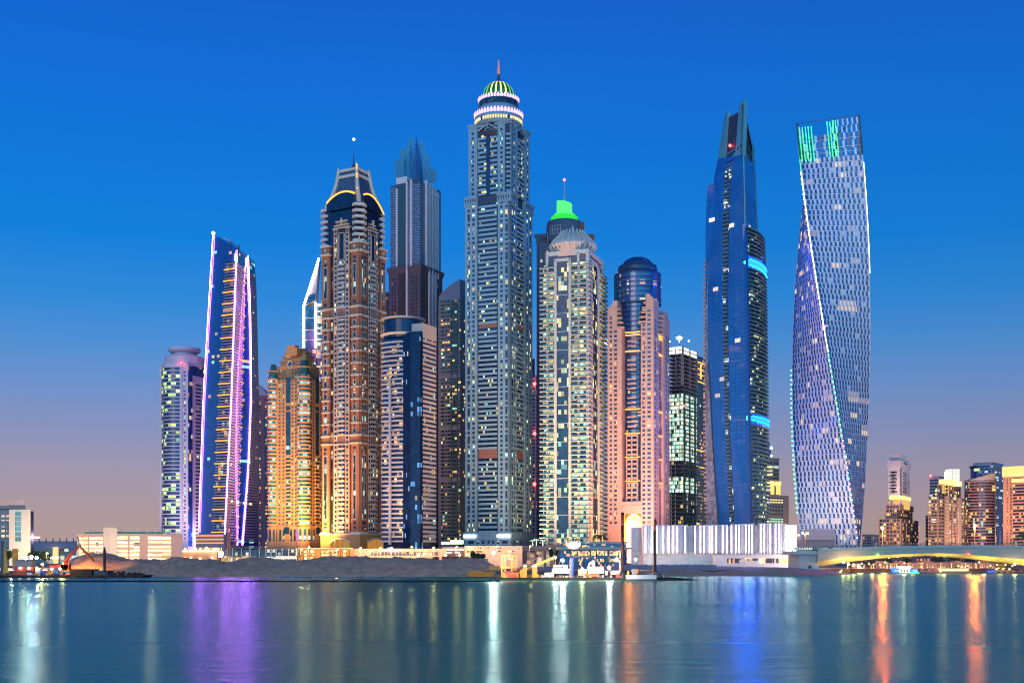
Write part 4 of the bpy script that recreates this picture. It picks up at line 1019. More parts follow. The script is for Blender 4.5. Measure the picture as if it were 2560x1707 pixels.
def tower_teal():
    Y = 1240; wl = wallmat('teal_glass_wall', (.03, .10, .13), rough=.3); wn = winmat('teal_tower_window', (.015, .10, .14), .10, PAL_WARM, 2.4, 3.9, 4, .4, 1.6)
    def ex(t, fl, ps):
        lp = Parts(t.root, 'light_strip', 12)
        for py in (901, 918, 932, 950, 1123, 1165): t.fb(lp.new(), 'R', 1740, 1762, py+1.2, py-1.0, .2, .9, E_orange2)
        t.fb(lp.new(), 'R', 1750, 1752, 942, 905, .2, .9, E_orange2); lp.done()
    banded('teal_tower', 'dark teal tower with short orange light bars beside the tall blue tower', 1726, 1735, 1768, Y, 30, 888, 9.6, wl, wn, extra=ex, clip=(1735, 1766, 880, 1310), limit=40)

# ================================================================== tall blue glass tower
def tower_blue():
    Y = 1010; root = thing('blue_glass_tower', 'tall slim blue glass tower with a pointed teal crown and blue lit balcony rings', 'tower', (X(1860, Y), Y, 3.5))
    fh = 10.1*Y/F; z00 = Z(1306, Y); ang = math.radians(25)
    gl = winmat('blue_tower_glass', (.012, .14, .46), .016, [(1, .62, .25), (1, .72, .38)], 8, fh, z00, ang, 1.7, rough=.10, spec=.6, tint=.16, mull=.35)
    gl2 = winmat('blue_tower_side_glass', (.008, .09, .34), .0, PAL_WARM, 3, fh, z00, ang, 1, rough=.10, spec=.6, tint=.16, mull=.35)
    sl = winmat('sail_glass', (.20, .26, .34), .0, PAL_WARM, 3, fh, z00, ang, 1, rough=.22); tl = wallmat('teal_frame', (.08, .30, .38), rough=.45)
    bw = winmat('blue_tower_balcony_window', (.03, .17, .25), .15, [(.9, 1, .5), (.6, 1, .6), (1, .85, .4)], 3, fh, z00, ang, 1.8)
    bc = wallmat('teal_balcony', (.10, .20, .24)); bk = wallmat('rust_balcony_edge', (.14, .22, .25))
    DL, DR = 33, 46
    eL = edge([(1310, 1796.5), (1200, 1788), (1084, 1781), (960, 1775), (893, 1770), (740, 1769), (575, 1775), (460, 1783), (393, 1795)], Y+DL)
    eC = edge([(1310, 1874), (740, 1866), (560, 1862), (380, 1858), (330, 1862), (260, 1860)], Y)
    eR = edge([(1310, 1908), (740, 1900), (560, 1893), (414, 1888), (330, 1885)], Y+DR)
    eB = lambda z: (eL(z)[0]+26, Y+DL+DR)
    def loft(mb, es, bots, tops, mat, NZ=20):
        n = len(es); i0 = len(mb.v)
        for j in range(NZ+1):
            for e, b, tp in zip(es, bots, tops): z = b+(tp-b)*j/NZ; x, y = e(z); mb.v.append((x, y, z))
        for j in range(NZ):
            for i in range(n):
                a, b = i0+j*n+i, i0+j*n+(i+1) % n; mb.f.append((a, b, b+n, a+n)); mb.m.append(mat)
        mb.f.append(tuple(i0+NZ*n+i for i in range(n))); mb.m.append(mat)
    zc = Z(386, Y)
    m = MB(); loft(m, [eL, eC, eR, eB], [4]*4, [Z(398, Y+DL), zc, Z(414, Y+DR), Z(405, Y+60)], gl); m.build('glass_body', root)
    FLf, FRf = between(eL, eC), between(eC, eR)
    # left shoulder, a step lower
    eS = edge([(1310, 1796), (893, 1769.5), (740, 1765), (575, 1763), (460, 1769)], Y+DL+3)
    eSc = edge([(1310, 1800), (740, 1785), (460, 1790)], Y+DL-4)
    m = MB(); loft(m, [eS, eSc, lambda z: (eSc(z)[0]+8, Y+DL+20), lambda z: (eS(z)[0]+6, Y+DL+24)], [Z(900, Y)]*4, [Z(462, Y+DL)]*4, gl, 10); m.build('shoulder', root)
    # sail along the left edge
    eA = edge([(1310, 1767), (1084, 1763), (740, 1763), (583, 1768)], Y+DL+8); eD = lambda z: (eL(z)[0]-.4, Y+DL+1)
    fs = between(eA, eD); m = MB(); m.fbox(fs, 0, 1, 4, Z(583, Y+DL), -2, 0, sl, nz=24); m.build('sail_panel', root)
    m = MB(); m.path([(eL(z)[0]-.3, Y+DL-.6, z) for z in [6+(Z(893, Y)-6)*k/12 for k in range(13)]], .55, M_dark, 5); m.build('sail_joint', root)
    # central balcony slot
    fl = []; py = 1306
    while py > 396: fl.append((Z(py, Y), Z(py-10.1, Y))); py -= 10.1
    uu = lambda z, p: (lambda a, b, k: (k*a[1]-a[0])/((b[0]-a[0])-k*(b[1]-a[1])))(eL(z), eC(z), (p-1280)/F)
    slot = [(1306, 1825, 1836), (1084, 1814, 1825), (740, 1807, 1819), (560, 1807.5, 1823), (450, 1810, 1827), (396, 1814, 1836)]
    bs = Parts(root, 'balcony', 100); ps = Parts(root, 'window', 100)
    for za, zb in fl:
        py = YH-(za-H)*F/Y; s = sorted(slot); a = interp([(q[0], q[1]) for q in s], py); b = interp([(q[0], q[2]) for q in s], py)
        u0, u1 = uu(za, a), uu(za, b)
        ps.new().fbox(FLf, u0, u1, za, zb, -.2, .12, bw2); bs.new().fbox(FLf, u0+.01, u1-.01, za, za+.9, -.1, 1.0, bc)
    # rounded balcony stack on the right
    zt = Z(560, Y)
    def bow(u, z):
        p = lerp2(eC(z), eR(z), u); w = 1.0 if z < zt else 0
        return (p[0]+5.5*math.sin(u*math.pi*.62)*w, p[1]-4*math.sin(u*math.pi)*w)
    fb = Face(bow)
    for i, (za, zb) in enumerate(fl):
        if za > Z(566, Y): break
        py = YH-(za-H)*F/Y
        if 640 < py < 668 or 1034 < py < 1058: continue
        bs.new().fbox(fb, .06, 1.0, za, za+.5, -2, 1.6, bk, nu=8); bs.items[-1].fbox(fb, .06, 1.0, za+.5, za+1.3, 1.3, 1.5, M_tealglass, nu=8)
        for k in range(4): ps.new().fbox(fb, .08+k*.22, .27+k*.22, za+.5, zb-.05, -1.6, -1.2, bw, nu=2)
    m = MB(); m.fbox(fb, .0, .06, 4, Z(560, Y), -2, .8, gl2, nz=20); m.fbox(fb, .06, 1, 4, Z(560, Y), -3, -1.65, bw, nu=8); m.build('balcony_stack_wall', root)
    el = emat('blue_ring_light', (.04, .5, 1), 1.3, False)
    for p0, p1, s_ in ((661, 646, 110), (1050, 1038, 40)):
        ew = emat('ring_edge_light_%d' % p0, (.0006, .04, 1), s_)
        m = MB(); m.fbox(fb, .10, 1.02, Z(p0, Y), Z(p1, Y), -1, 1.2, el, nu=10); m.build('blue_light_ring', root)
        m = MB(); m.fbox(fb, .10, 1.03, Z(p0, Y)-.3, Z(p0, Y)+.3, 1.1, 1.8, ew, nu=10); m.fbox(fb, .10, 1.03, Z(p1, Y)-.3, Z(p1, Y)+.3, 1.1, 1.8, ew, nu=10); m.build('ring_edge_light', root)
    ef = emat('added_blue_emitter', (.00004, .10, 1), 8000, oneside=True)  # blue emitter added to cast the reflected streak on the water
    for p0, p1 in ((659, 652), (1049, 1041)):
        m = MB(); za, zb = Z(p0, Y), Z(p1, Y); m.fbox(FLf, .972, .998, za-.3, zb+.3, -.1, .5, M_dark); m.quad([FLf.pt(.975, za, .6), FLf.pt(.995, za, .6), FLf.pt(.995, zb, .6), FLf.pt(.975, zb, .6)], ef); m.build('added_blue_panel', root)
    ps.done(); bs.done()
    m = MB()
    for py in range(470, 1300, 10): m.fbox(FRf, .02, .98, Z(py+.6, Y), Z(py, Y), -.05, .15, M_bluesp)
    for u in (0.0, .94): m.fbox(FRf, u, u+.05, Z(560, Y), zc, -.2, .6, tl)
    m.build('side_mullion', root)
    sb = Parts(root, 'edge_balcony', 70)
    for py in range(655, 1300, 11): x, y = eA(Z(py, Y)); z = Z(py, Y+DL+8); sb.new().prism([(x-1.6, y+1), (x+.5, y-1), (x+3, y+3), (x, y+5)], z, z+1.5, M_sandbal)
    sb.done()
    # crown frame
    c0 = edge([(393, 1795), (289, 1811.5)], Y+DL); c1 = edge([(393, 1814), (289, 1819)], Y+DL-10); c2 = edge([(386, 1838), (285, 1845.5)], Y+10); c3 = edge([(380, 1858), (258, 1861)], Y)
    c4_ = edge([(414, 1888), (330, 1885), (258, 1861)], Y+DR); c2b = edge([(386, 1838), (258, 1848)], Y+10)
    m = MB()
    m.fbox(between(c0, c1), 0, 1, Z(400, Y), Z(290, Y+DL), -3, 0, tl, nz=6)
    m.fbox(between(c2b, c3), 0, 1, Z(390, Y), Z(257, Y+5), -3, 0, tl, nz=6)
    m.fbox(between(c1, c2), 0, 1, Z(392, Y), Z(375, Y), -3, -.1, tl); m.fbox(between(c1, c2), 0, 1, Z(365, Y), Z(362, Y), -3, -.1, tl)
    e4 = edge([(420, 1888), (330, 1885.5)], Y+DR)
    A = [(258, 1861), (290, 1868), (325, 1885)]
    side = [(*eC(Z(p, Y)), Z(p, Y)) for p in (400, 330)]
    # right fin: a raking wall whose top falls away to the right
    top = [(0, 258), (.25, 283), (.5, 300), (.75, 313), (1, 326)]
    FRc = between(c3, e4)
    def fin(u0, u1, lo0, lo1, n=6):
        for k in range(n):
            a, b = u0+(u1-u0)*k/n, u0+(u1-u0)*(k+1)/n
            za, zb = Z(interp(top, a), Y), Z(interp(top, b), Y); la, lb = lo0+(lo1-lo0)*k/n, lo0+(lo1-lo0)*(k+1)/n
            for d in (0, -2): m.quad([FRc.pt(a, min(la, za), d), FRc.pt(b, min(lb, zb), d), FRc.pt(b, zb, d), FRc.pt(a, za, d)], tl)
            m.quad([FRc.pt(a, za, 0), FRc.pt(b, zb, 0), FRc.pt(b, zb, -2), FRc.pt(a, za, -2)], tl)
    fin(0, .2, Z(395, Y), Z(398, Y)); fin(.2, .82, Z(283, Y), Z(338, Y)); fin(.82, 1.02, Z(410, Y), Z(412, Y))
    for k in range(8): m.fbox(FRc, .2+k*.0775, .2+(k+1)*.0775, Z(400+k*1.5, Y), Z(376+k*2, Y), -2, 0, tl)
    m.build('crown_frame', root)
    m = MB(); m.fbox(between(c1, c2), 0, 1, Z(362, Y), Z(287, Y+17), -2.4, -1.2, M_grid); m.fbox(FRc, .2, .82, Z(395, Y), Z(300, Y), -1.8, -1.2, M_grid); scr = m.build('crown_screen', root)
    g = MB()
    for k in range(1, 8): g.fbox(between(c1, c2), k/8-.01, k/8+.01, Z(362, Y), Z(287, Y+17), -1.25, -1.0, M_steelb)
    for k in range(12): g.fbox(between(c1, c2), 0, 1, Z(292+k*6+1, Y), Z(292+k*6, Y), -1.25, -1.0, M_steelb)
    for k in range(14): g.fbox(FRc, .2, .82, Z(320+k*5+.8, Y), Z(320+k*5, Y), -1.25, -1.0, M_steelb)
    g.build('screen_grid', scr)
    op = Parts(root, 'crown_opening', 10)
    for f, a, b, p0, p1 in ((between(c0, c1), .2, .85, 380, 369), (between(c1, c2), .1, .85, 375, 365), (between(c2b, c3), .2, .4, 368, 360), (between(c2b, c3), .58, .85, 367, 358), (FRc, .05, .15, 376, 366), (FRc, .3, .5, 382, 372), (FRc, .66, .9, 396, 386)):
        op.new().fbox(f, a, b, Z(p0, Y), Z(p1, Y), -.2, .15, M_dark)
    op.done()
    beacon(root, between(c1, c2).pt(.45, Z(347, Y), .5), 1.2)
    wl = emat('slot_lamp', (1, .95, .75), 6, False); sl_ = Parts(root, 'slot_lamp', 12)
    for p, y in ((1818, 413), (1827, 412), (1817, 424), (1826, 423), (1820, 493), (1814.5, 504), (1824, 503)): sl_.new().ball(FLf.pt(uu(Z(y, Y), p), Z(y, Y), 1.3), .42, wl, 8)
    sl_.done()
M_tealglass = winmat('teal_balustrade', (.02, .13, .16), 0, rough=.2); M_sandbal = wallmat('sand_balcony', (.40, .32, .28)); M_grid = wallmat('dark_crown_screen', (.035, .05, .08), rough=.5)
bw2 = winmat('slot_window', (.015, .07, .13), .10, [(1, .95, .7), (.7, 1, .7), (.8, .95, 1)], 4, 3.4, 4, .43, 1.5)

# ================================================================== twisted tower
def tower_twisted():
    Yc = 1078; cx = X(2077, Yc); R = 94*Yc/F; root = thing('twisted_tower', 'tall twisting silver tower of staggered windows with green lit open crown', 'tower', (cx, Yc, 3.5))
    view = math.atan2(cx, Yc)
    def th(z): py = YH-(z-H)*F/Yc; return math.radians(-4.3+(py-891)*.0965)
    def corner(i, z):
        v = min(max((z-4)/(Z(320, Yc)-4), 0), 1); a = th(z)-view+(0, math.pi/2+.245*v, math.pi+.18*v, -math.pi/2)[i % 4]; return (cx+R*math.sin(a), Yc-R*math.cos(a))
    faces = [Face(lambda u, z, i=i: lerp2(corner(i, z), corner(i+1, z), u)) for i in range(4)]
    # front corner sweeps right as the tower descends, so the left face is index -1 and the right face index 0
    sv = wallmat('silver_panel', (.66, .66, .70), rough=.5, panel=(2, 2, 4.5)); fr = wallmat('silver_frame', (.62, .62, .66), rough=.5)
    fh = 13.05*Yc/F; zb, zt = Z(1376, Yc), Z(412, Yc); n = 74; fh = (zt-zb)/n
    wn = winmat('twisted_tower_window', (.015, .10, .30), .09, [(1, .62, .22), (1, .75, .38), (1, .52, .16), (1, .68, .3)], 4.2, fh, zb, .3, 1.2, rough=.12, spec=.5)
    m = MB(); NZ = n
    for f in faces: m.grid(lambda u, v: f.pt(u, zb+(zt-zb)*v), 13, NZ, sv)
    m.quad([(*corner(i, zt), zt) for i in range(4)], sv); m.build('wall', root)
    ps = Parts(root, 'window', 100, (1980, 2175, 400, 1365)); bd = Parts(root, 'floor_band', 90)
    K = 13
    for j in range(n):
        za = zb+fh*j; z1 = za+fh
        for fi in (3, 0, 1):
            f = faces[fi]
            p = f.pt(.5, za); nrm = f.pt(.5, za, 1); d = (nrm[0]-p[0], nrm[1]-p[1])
            if d[0]*p[0]+d[1]*p[1] > .08*Yc: continue
            bd_m = bd.new() if fi != 1 else MB(); bd_m.fbox(f, 0, 1, za-.25, za+.3, -.05, .45, fr, nu=4)
            for k in range(K):
                off = (.02, .30, .14, .40)[(j*3+k*0+int(fi)) % 4]
                if RND.random() < .04: continue
                w = .42 if k else .6
                u0 = (k+off*.8+.05)/K; u1 = min(u0+w/K, .985)
                ps.new().fbox(f, u0, u1, za+.35, z1-.15, -.05, .3, wn)
    ps.done(); bd.done()
    m = MB()
    for i in range(4): m.path([(*corner(i, zb+(zt-zb)*k/40), zb+(zt-zb)*k/40) for k in range(41)], .6, fr, 5)
    m.build('corner_rib', root)
    # lamp strings along the corners
    ew = emat('white_edge_lamp', (1, .85, .92), 9, False); egr = emat('green_edge_lamp', (.08, 1, .25), 9, False); epk = emat('pink_edge_lamp', (1, .3, .55), 5, False); ebl = emat('blue_edge_lamp', (.2, .35, 1), 6, False)
    def cpt(i, py, d=.8):
        z = Z(py, Yc); x, y = corner(i, z); r = (x-cx, y-Yc); l = math.hypot(*r); return (x+r[0]/l*d, y+r[1]/l*d, z)
    m = MB(); m.path([cpt(0, p) for p in range(445, 897, 12)], .2, ew, 5); m.build('edge_light', root)
    m = MB(); m.path([cpt(1, p) for p in range(430, 700, 12)], .12, ew, 5); m.build('edge_light', root)
    el = Parts(root, 'edge_lamp', 90)
    for k, p in enumerate(range(450, 895, 13)): el.new().ball(cpt(0, p, 1.2), .6, ew, 6)
    for k, p in enumerate(range(903, 1355, 13)): el.new().ball(cpt(0, p, 1.2), .65, egr if p < 1110 else (epk, epk, ebl, egr)[k % 4], 6)
    for k, p in enumerate(range(922, 1290, 12)): el.new().ball(cpt(3, p, 1.0), .65, egr, 6)
    el.done()
    # open crown
    zt2 = Z(318, Yc); cr = MB(); sc = MB()
    for i in (0, 1, 3):
        cr.path([(*corner(i, zt+(zt2-zt)*k/8), zt+(zt2-zt)*k/8) for k in range(9)], .8, M_steel, 5)
        for p in (368, 388, 400): sc.fbox(faces[i], 0, 1, Z(p+1, Yc), Z(p, Yc), -.3, .1, fr, nz=1)
        if i == 0: cr.fbox(faces[i], 0, 1, zt2-.5, zt2, -.2, .1, M_steel)
    cr.build('crown_frame', root)
    pp = Parts(root, 'crown_panel', 100)
    for i in (3, 0, 1, 2):
        for r, (p0, p1) in enumerate(((411, 394), (393, 374), (373, 356), (355, 339), (338, 322))):
            for k in range(K):
                if i == 2: continue
                if i in (3, 0) or r < 2:
                    if r >= 3 and (i not in (0, 3) or k < 7): continue
                    if r == 2 and k < 2: continue
                    u0 = (k+(.1 if r % 2 else .4))/K; pp.new().fbox(faces[i], u0, min(u0+.32/K*(1 if r > 2 else 1.5), 1), Z(p0, Yc), Z(p1, Yc), -.2, .1, sv if r > 2 or k % 2 else M_crglass)
    pp.done()
    sc.build('crown_rail', root)
    gs = Parts(root, 'green_light_strip', 16); eg = emat('green_strip_light', (.05, 1, .22), 2.8, False)
    fF = faces[0]
    def strip(f, u, p0, p1):
        m = gs.new(); py = p0
        while py > p1: m.fbox(f, u-.006, u+.006, Z(py, Yc), Z(py-2.3, Yc), .3, .9, eg); py -= 3.4
    for u in (.03, .08, .13, .175, .225): strip(fF, u, 418, 330)
    for u in (.485, .53, .575, .62): strip(fF, u, 412, 324)
    z3 = faces[3]; strip(z3, .97, 460, 360); strip(z3, .90, 450, 370)
    gs.done()
    m = MB(); a = faces[0].pt(.30, Z(348, Yc), -18); b = faces[0].pt(.62, Z(336, Yc), -18); c = faces[0].pt(.9, Z(318, Yc), -16)
    m.bar(a, b, .6, M_steel, 5); m.bar(b, c, .5, M_steel, 5); e = faces[0].pt(.58, Z(362, Yc), -18); m.bar(b, e, 1.2, M_steel, 6); m.bar(e, (e[0], e[1], zt), 1.6, M_steel, 6); m.build('roof_crane', root)
M_crglass = winmat('crown_glass_panel', (.03, .09, .16), 0, rough=.2)
# ================================================================== background towers
def small_towers():
    # maroon block behind the violet tower
    Y = 1290; wl = wallmat('maroon_wall', (.30, .10, .15)); wn = winmat('maroon_window', (.02, .03, .08), .22, PAL_MIX, 3, 4, 4, .4, 1.5)
    def ex(t, fl, ps):
        m = MB(); a, b = t.FL.pt(0, t.z(990)), t.FR.pt(1, t.z(990)); top = t.FR.pt(0, t.z(958))
        A = [(*p, t.z(988)) for p in t.out(.5)]; tip0 = (*lerp2(t.L, t.C, .3), t.z(960))
        for i in range(4): m.quad([A[i], A[(i+1) % 4], tip0], M_mroof)
        m.build('roof', t.root)
        m = MB(); t.fb(m, 'L', 660, 664, 1360, 1030, .1, .5, M_navy); m.build('glass_strip', t.root)
    banded('maroon_tower', 'maroon tower with pale pitched roof between the violet and tan towers', 640, 668, 684, Y, 20, 988, 9.2, wl, wn, cols={'L': [(.3, .42), (.8, .95)], 'R': [(.15, .8)]}, extra=ex, clip=(645, 685, 980, 1365), limit=50)
    # sail roofed tower outlined in white light
    Y = 1300; root = thing('sail_tower', 'blue tower with white lit raking edge and white mast behind the brick tower', 'tower', (X(785, Y), Y, 3.5))
    gl = winmat('sail_tower_glass', (.012, .07, .17), .06, PAL_WARM, 4, 4.3, 4, 0, 1.5); ew = emat('white_edge_light', (1, .9, .7), 9); wt = wallmat('white_sail', (.5, .44, .5))
    y0, y1 = Y, Y+30
    def P(px, py): return (X(px, Y), Z(py, Y))
    out = [(760, 1400), (790, 1400), (790, 757), (764, 760), (760, 768)]
    m = MB(); m.box(X(760, Y), X(790, Y), y0, y1, 4, Z(765, Y), gl); m.build('glass_body', root)
    m = MB(); q = [P(762, 765), P(789, 765), P(794, 735), P(798, 646)]; n = len(q)
    q = [P(762, 765), P(789, 752), P(793, 700), P(798, 646)]
    m.quad([(x, y0, z) for x, z in q], wt); m.quad([(x, y0+14, z) for x, z in reversed(q)], wt)
    for i in range(4): a, b = q[i], q[(i+1) % 4]; m.quad([(a[0], y0, a[1]), (a[0], y0+14, a[1]), (b[0], y0+14, b[1]), (b[0], y0, b[1])], wt)
    m.build('sail_top', root)
    m = MB(); q = [P(764, 762), P(788, 750), P(789, 733), P(771, 738)]; m.quad([(x, y0-.4, z) for x, z in q], gl); m.build('upper_glass', root)
    m = MB(); m.path([(X(p, Y), y0-1.3, Z(q, Y)) for p, q in ((760, 870), (760, 765), (776, 715), (798, 646))], 1.1, ew, 6); m.path([(X(789.5, Y), y0-1.3, Z(870, Y)), (X(789.5, Y), y0-1.3, Z(757, Y))], 1.2, ew, 6); m.build('edge_light', root)
    wall = winmat('sail_side_glass', (.02, .08, .15), .4, PAL_WARM, 4, 4.3, 4, 0, 1.5)
    m = MB(); m.box(X(790, Y), X(818, Y), y0+4, y1, 4, Z(757, Y), wall); m.build('side_wing', root)
    fb = MB()
    for py in (744, 795, 825, 850): fb.box(X(763, Y), X(789, Y), y0-.4, y0+.2, Z(py+.8, Y), Z(py-.8, Y), M_white)
    fb.build('floor_band', root)
    bp = Parts(root, 'balcony', 40)
    for i, py in enumerate(range(793, 880, 15)):
        bp.new().prism([(X(747, Y), y0+8), (X(760, Y), y0+1), (X(760, Y), y0+14)], Z(py+1.5, Y), Z(py-1.5, Y), M_white)
    for i, py in enumerate(range(763, 880, 14)): bp.new().box(X(790, Y), X(815, Y), y0+1.5, y0+4, Z(py+2.5, Y), Z(py-1.5, Y), M_white)
    bp.done()
    m = MB(); m.bar((X(805, Y), y0+10, Z(760, Y)), (X(805, Y), y0+10, Z(598, Y)), 3.0, M_mast, 8, 1.3); m.build('mast', root)
    beacon(root, (X(805, Y), y0+10, Z(596, Y)), .9)
    # slim block between brick and finned towers
    banded('slim_brown_block', 'sliver of a brown block between the brick tower and the finned tower', 955, 968, 978, 1330, 24, 733, 9, wallmat('brown_block', (.2, .1, .09)), winmat('brown_block_window', (.03, .05, .08), .1, PAL_WARM, 3, 4, 4, .4, 1.2), limit=20, clip=(962, 974, 730, 850))
    # thin white block with red beacons
    def ex(t, fl, ps):
        m = MB(); t.fb(m, 'L', 1322, 1337, 943, 897, -.2, 1, M_navyb); m.build('upper_glass', t.root)
        for py in (960, 1084, 1210): beacon(t.root, t.FL.pt(t.u('L', 1338), t.z(py), 2.5), 1.7)
    banded('thin_white_block', 'thin white block with three red beacons between the domed and cream towers', 1322, 1339, 1348, 1290, 18, 940, 9.2, wallmat('lilac_white', (.52, .46, .58)), winmat('thin_block_window', (.02, .05, .12), .05, PAL_WARM, 3, 4, 4, .3, 1.2), cols={'L': [(.5, .86)], 'R': [(.2, .6)]}, extra=ex, clip=(1329, 1350, 890, 1345), limit=40)
    # stepped tower behind the tall blue one
    Y = 1260
    def ex2(t, fl, ps):
        m = MB(); m.smooth = True; cx = X(1914, Y+10); k = Y/F
        m.lathe(cx, Y+14, [(15*k, t.z(1150)), (15*k, t.z(1120)), (12*k, t.z(1105)), (8*k, t.z(1096)), (3*k, t.z(1090))], 24, M_bluedome); m.build('glass_dome', t.root)
        m = MB(); m.smooth = True; m.ball((cx+3, Y-4, t.z(1120)), 1.6, emat('blue_spot', (.3, .5, 1), 10, False)); m.ball((cx+3, Y-4, t.z(1140)), 1.4, emat('blue_spot_low', (.2, .4, 1), 8, False)); m.build('spot_light', t.root)
        m = MB(); t.fb(m, 'R', 1908, 1950, 1212, 1202, -2, 2, emat('gold_cornice_light', (1, .62, .18), 2.0)); m.build('cornice_light', t.root)
        m = MB(); t.fb(m, 'R', 1926, 1950, 1235, 1212, .3, .8, emat('gold_niche_light', (1, .6, .15), 1.5)); t.fb(m, 'R', 1934, 1938, 1235, 1205, .8, 1.6, M_trim); m.build('lit_niche', t.root)
        m = MB(); m.prism(t.out(7), 4, t.z(1238), M_taupe); m.build('lower_block', t.root)
        for za, zb in t.floors(1310, 1240, 9.5):
            for u in (0, .14, .28, .42, .56, .7, .85): ps.new().fbox(t.FR, u+.02, u+.12, za+1, zb-.3, 6.9, 7.3, wst)
    wst = winmat('stepped_window', (.03, .07, .09), .35, PAL_YG, 2.6, 4, 4, .4, 1.6)
    banded('stepped_tower', 'stepped tower with gold lit cornice just right of the tall blue tower', 1890, 1900, 1948, Y, 66, 1146, 9.5, M_taupe_ := wallmat('taupe_wall', (.30, .25, .22)), wst, cols={'L': [(.1, .9)], 'R': [(.04, .3), (.36, .64), (.7, .96)]}, extra=ex2, clip=(1905, 1965, 1090, 1312), limit=60)
M_mroof = wallmat('lilac_roof', (.42, .34, .45)); M_navyb = winmat('navy_blue_panel', (.015, .06, .2), 0); M_bluedome = winmat('blue_dome_glass', (.08, .12, .3), 0, rough=.2); M_taupe = wallmat('taupe_base', (.26, .22, .20))

def right_cluster():
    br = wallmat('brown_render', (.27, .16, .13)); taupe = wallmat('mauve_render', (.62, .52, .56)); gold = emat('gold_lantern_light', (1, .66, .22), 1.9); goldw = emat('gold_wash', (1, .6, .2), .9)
    # 1: lantern-waisted tower
    Y = 1350; wn = winmat('lantern_waist_window', (.03, .05, .10), .22, PAL_WARM, 2.8, 4.2, 4, .3, 1.7)
    t = Tower('waisted_tower', 'leftmost tower beyond the bridge, pale upper shaft above a gold lit lantern band', 2197, 2252, 2297, Y, 30)
    m = MB(); m.prism(t.out(0), 4, t.z(1296), br); m.prism(t.out(-6), t.z(1296), t.z(1274), br); m.prism(Tower(None, None, 2214, 2250, 2284, 1356, 30).out(0), t.z(1274), t.z(1259), br); m.build('lower_block', t.root)
    m = MB(); tu = Tower(None, None, 2221, 2249, 2274, 1362, 30); tb = Tower(None, None, 2226, 2250, 2275, 1358, 30); zu = tu.z; m.prism(tu.out(0), t.z(1259), zu(1168), taupe); m.prism(tu.out(1), zu(1168), zu(1150), taupe); m.prism(tu.out(-1), zu(1150), zu(1143), taupe)
    q = tu.out(-1); m.prism([lerp2(q[0], q[1], .45), q[1], lerp2(q[1], q[2], .7), q[3]], zu(1143), zu(1134), taupe); m.build('upper_shaft', t.root)
    m = MB(); m.prism(tb.out(1), tb.z(1247), tb.z(1238), gold); m.build('lantern_band', t.root)
    m = MB()
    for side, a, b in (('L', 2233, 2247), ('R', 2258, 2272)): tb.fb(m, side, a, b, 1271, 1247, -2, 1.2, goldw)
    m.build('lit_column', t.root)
    ps = Parts(t.root, 'window', 80)
    for za, zb in t.floors(1400, 1300, 9.4):
        for u in (.05, .2, .36, .52, .68, .84): ps.new().fbox(t.FL, u, u+.11, za+1.2, zb-.4, -.1, .25, wn)
        for u in (.06, .3, .54, .78): ps.new().fbox(t.FR, u, u+.17, za+1.2, zb-.4, -.1, .25, wn)
    for za, zb in t.floors(1290, 1262, 9.4):
        for u in (.3, .45, .6, .75): ps.new().fbox(t.FL, u, u+.11, za+1.2, zb-.4, -6.1, -5.7, wn)
        for u in (.3, .5, .7): ps.new().fbox(t.FR, u, u+.12, za+1.2, zb-.4, -6.1, -5.7, wn)
    bs = Parts(t.root, 'balcony', 40)
    for i, py in enumerate(range(1182, 1236, 8)):
        for u in ((.44, .62) if i % 2 else (.5, .66)): bs.new().fbox(tu.FL, u-.3, u+.1, zu(py+2), zu(py-1), -.1, 1.4, M_greybal); ps.new().fbox(tu.FL, u-.28, u+.08, zu(py-1), zu(py-4), -.1, .2, M_dark)
        bs.new().fbox(tu.FR, .35, .65, zu(py+2), zu(py-1), -.1, 1.4, M_greybal)
        ps.new().fbox(tu.FR, .36, .6, zu(py-1), zu(py-4), -.1, .2, M_dark)
    m = MB(); tu.fb(m, 'R', 2251, 2253, 1238, 1168, -.1, .3, M_dark); m.build('shadow_joint', t.root)
    for a, b in ((2246, 2256),): tu.fb(ps.new(), 'R', 2258, 2266, 1157, 1153, 1, 1.3, M_dark)
    ps.done(); bs.done(); lamp('waist_fill', (t.C[0]-4, t.C[1]-16, t.z(1236)), (1, .8, .65), 26000, 2, parent=t.root)  # unseen fill lamp added to spread the lantern band's glow on the shaft
    # 2: white-lanterned brown tower
    Y = 1330; wn2 = winmat('brown_tower_window', (.03, .05, .08), .34, PAL_WARM+[(.7, 1, .8)], 3, 4.2, 4, .35, 1.8)
    t = Tower('brown_lantern_tower', 'brown balcony tower with bright white glass lantern on its gold lit roof', 2320, 2372, 2424, Y, 34)
    m = MB(); m.prism(t.out(0), 4, t.z(1240), br); m.prism(t.out(-8), t.z(1240), t.z(1207), br); m.build('wall', t.root)
    m = MB(); m.prism(Tower(None, None, 2347, 2374, 2404, 1336, 34).out(0), t.z(1208), t.z(1196), gold); m.build('lit_roof_ledge', t.root)
    m = MB(); c = t.out(-17); cxx = (t.L[0]+t.R[0])/2; cyy = (t.L[1]+t.R[1])/2-8
    m.box(cxx-5.5, cxx+6.5, cyy-6, cyy+6, t.z(1207), t.z(1167), emat('white_lantern_glass', (.9, 1, .75), 1.3)); gl_ = m.build('glass_lantern', t.root)
    m = MB(); m.box(cxx-6, cxx-5.4, cyy-6, cyy+6, t.z(1196), t.z(1172), emat('white_lantern_face', (1, 1, .95), 6)); m.build('lantern_face', gl_)
    m = MB()
    for k in range(4): m.box(cxx-5.6+k*4, cxx-5.2+k*4, cyy-6.3, cyy-6.0, t.z(1207), t.z(1167), M_mast)
    for k in range(6): m.box(cxx-5.6, cxx+6.6, cyy-6.25, cyy-6.02, t.z(1172+k*6), t.z(1171+k*6), M_mast)
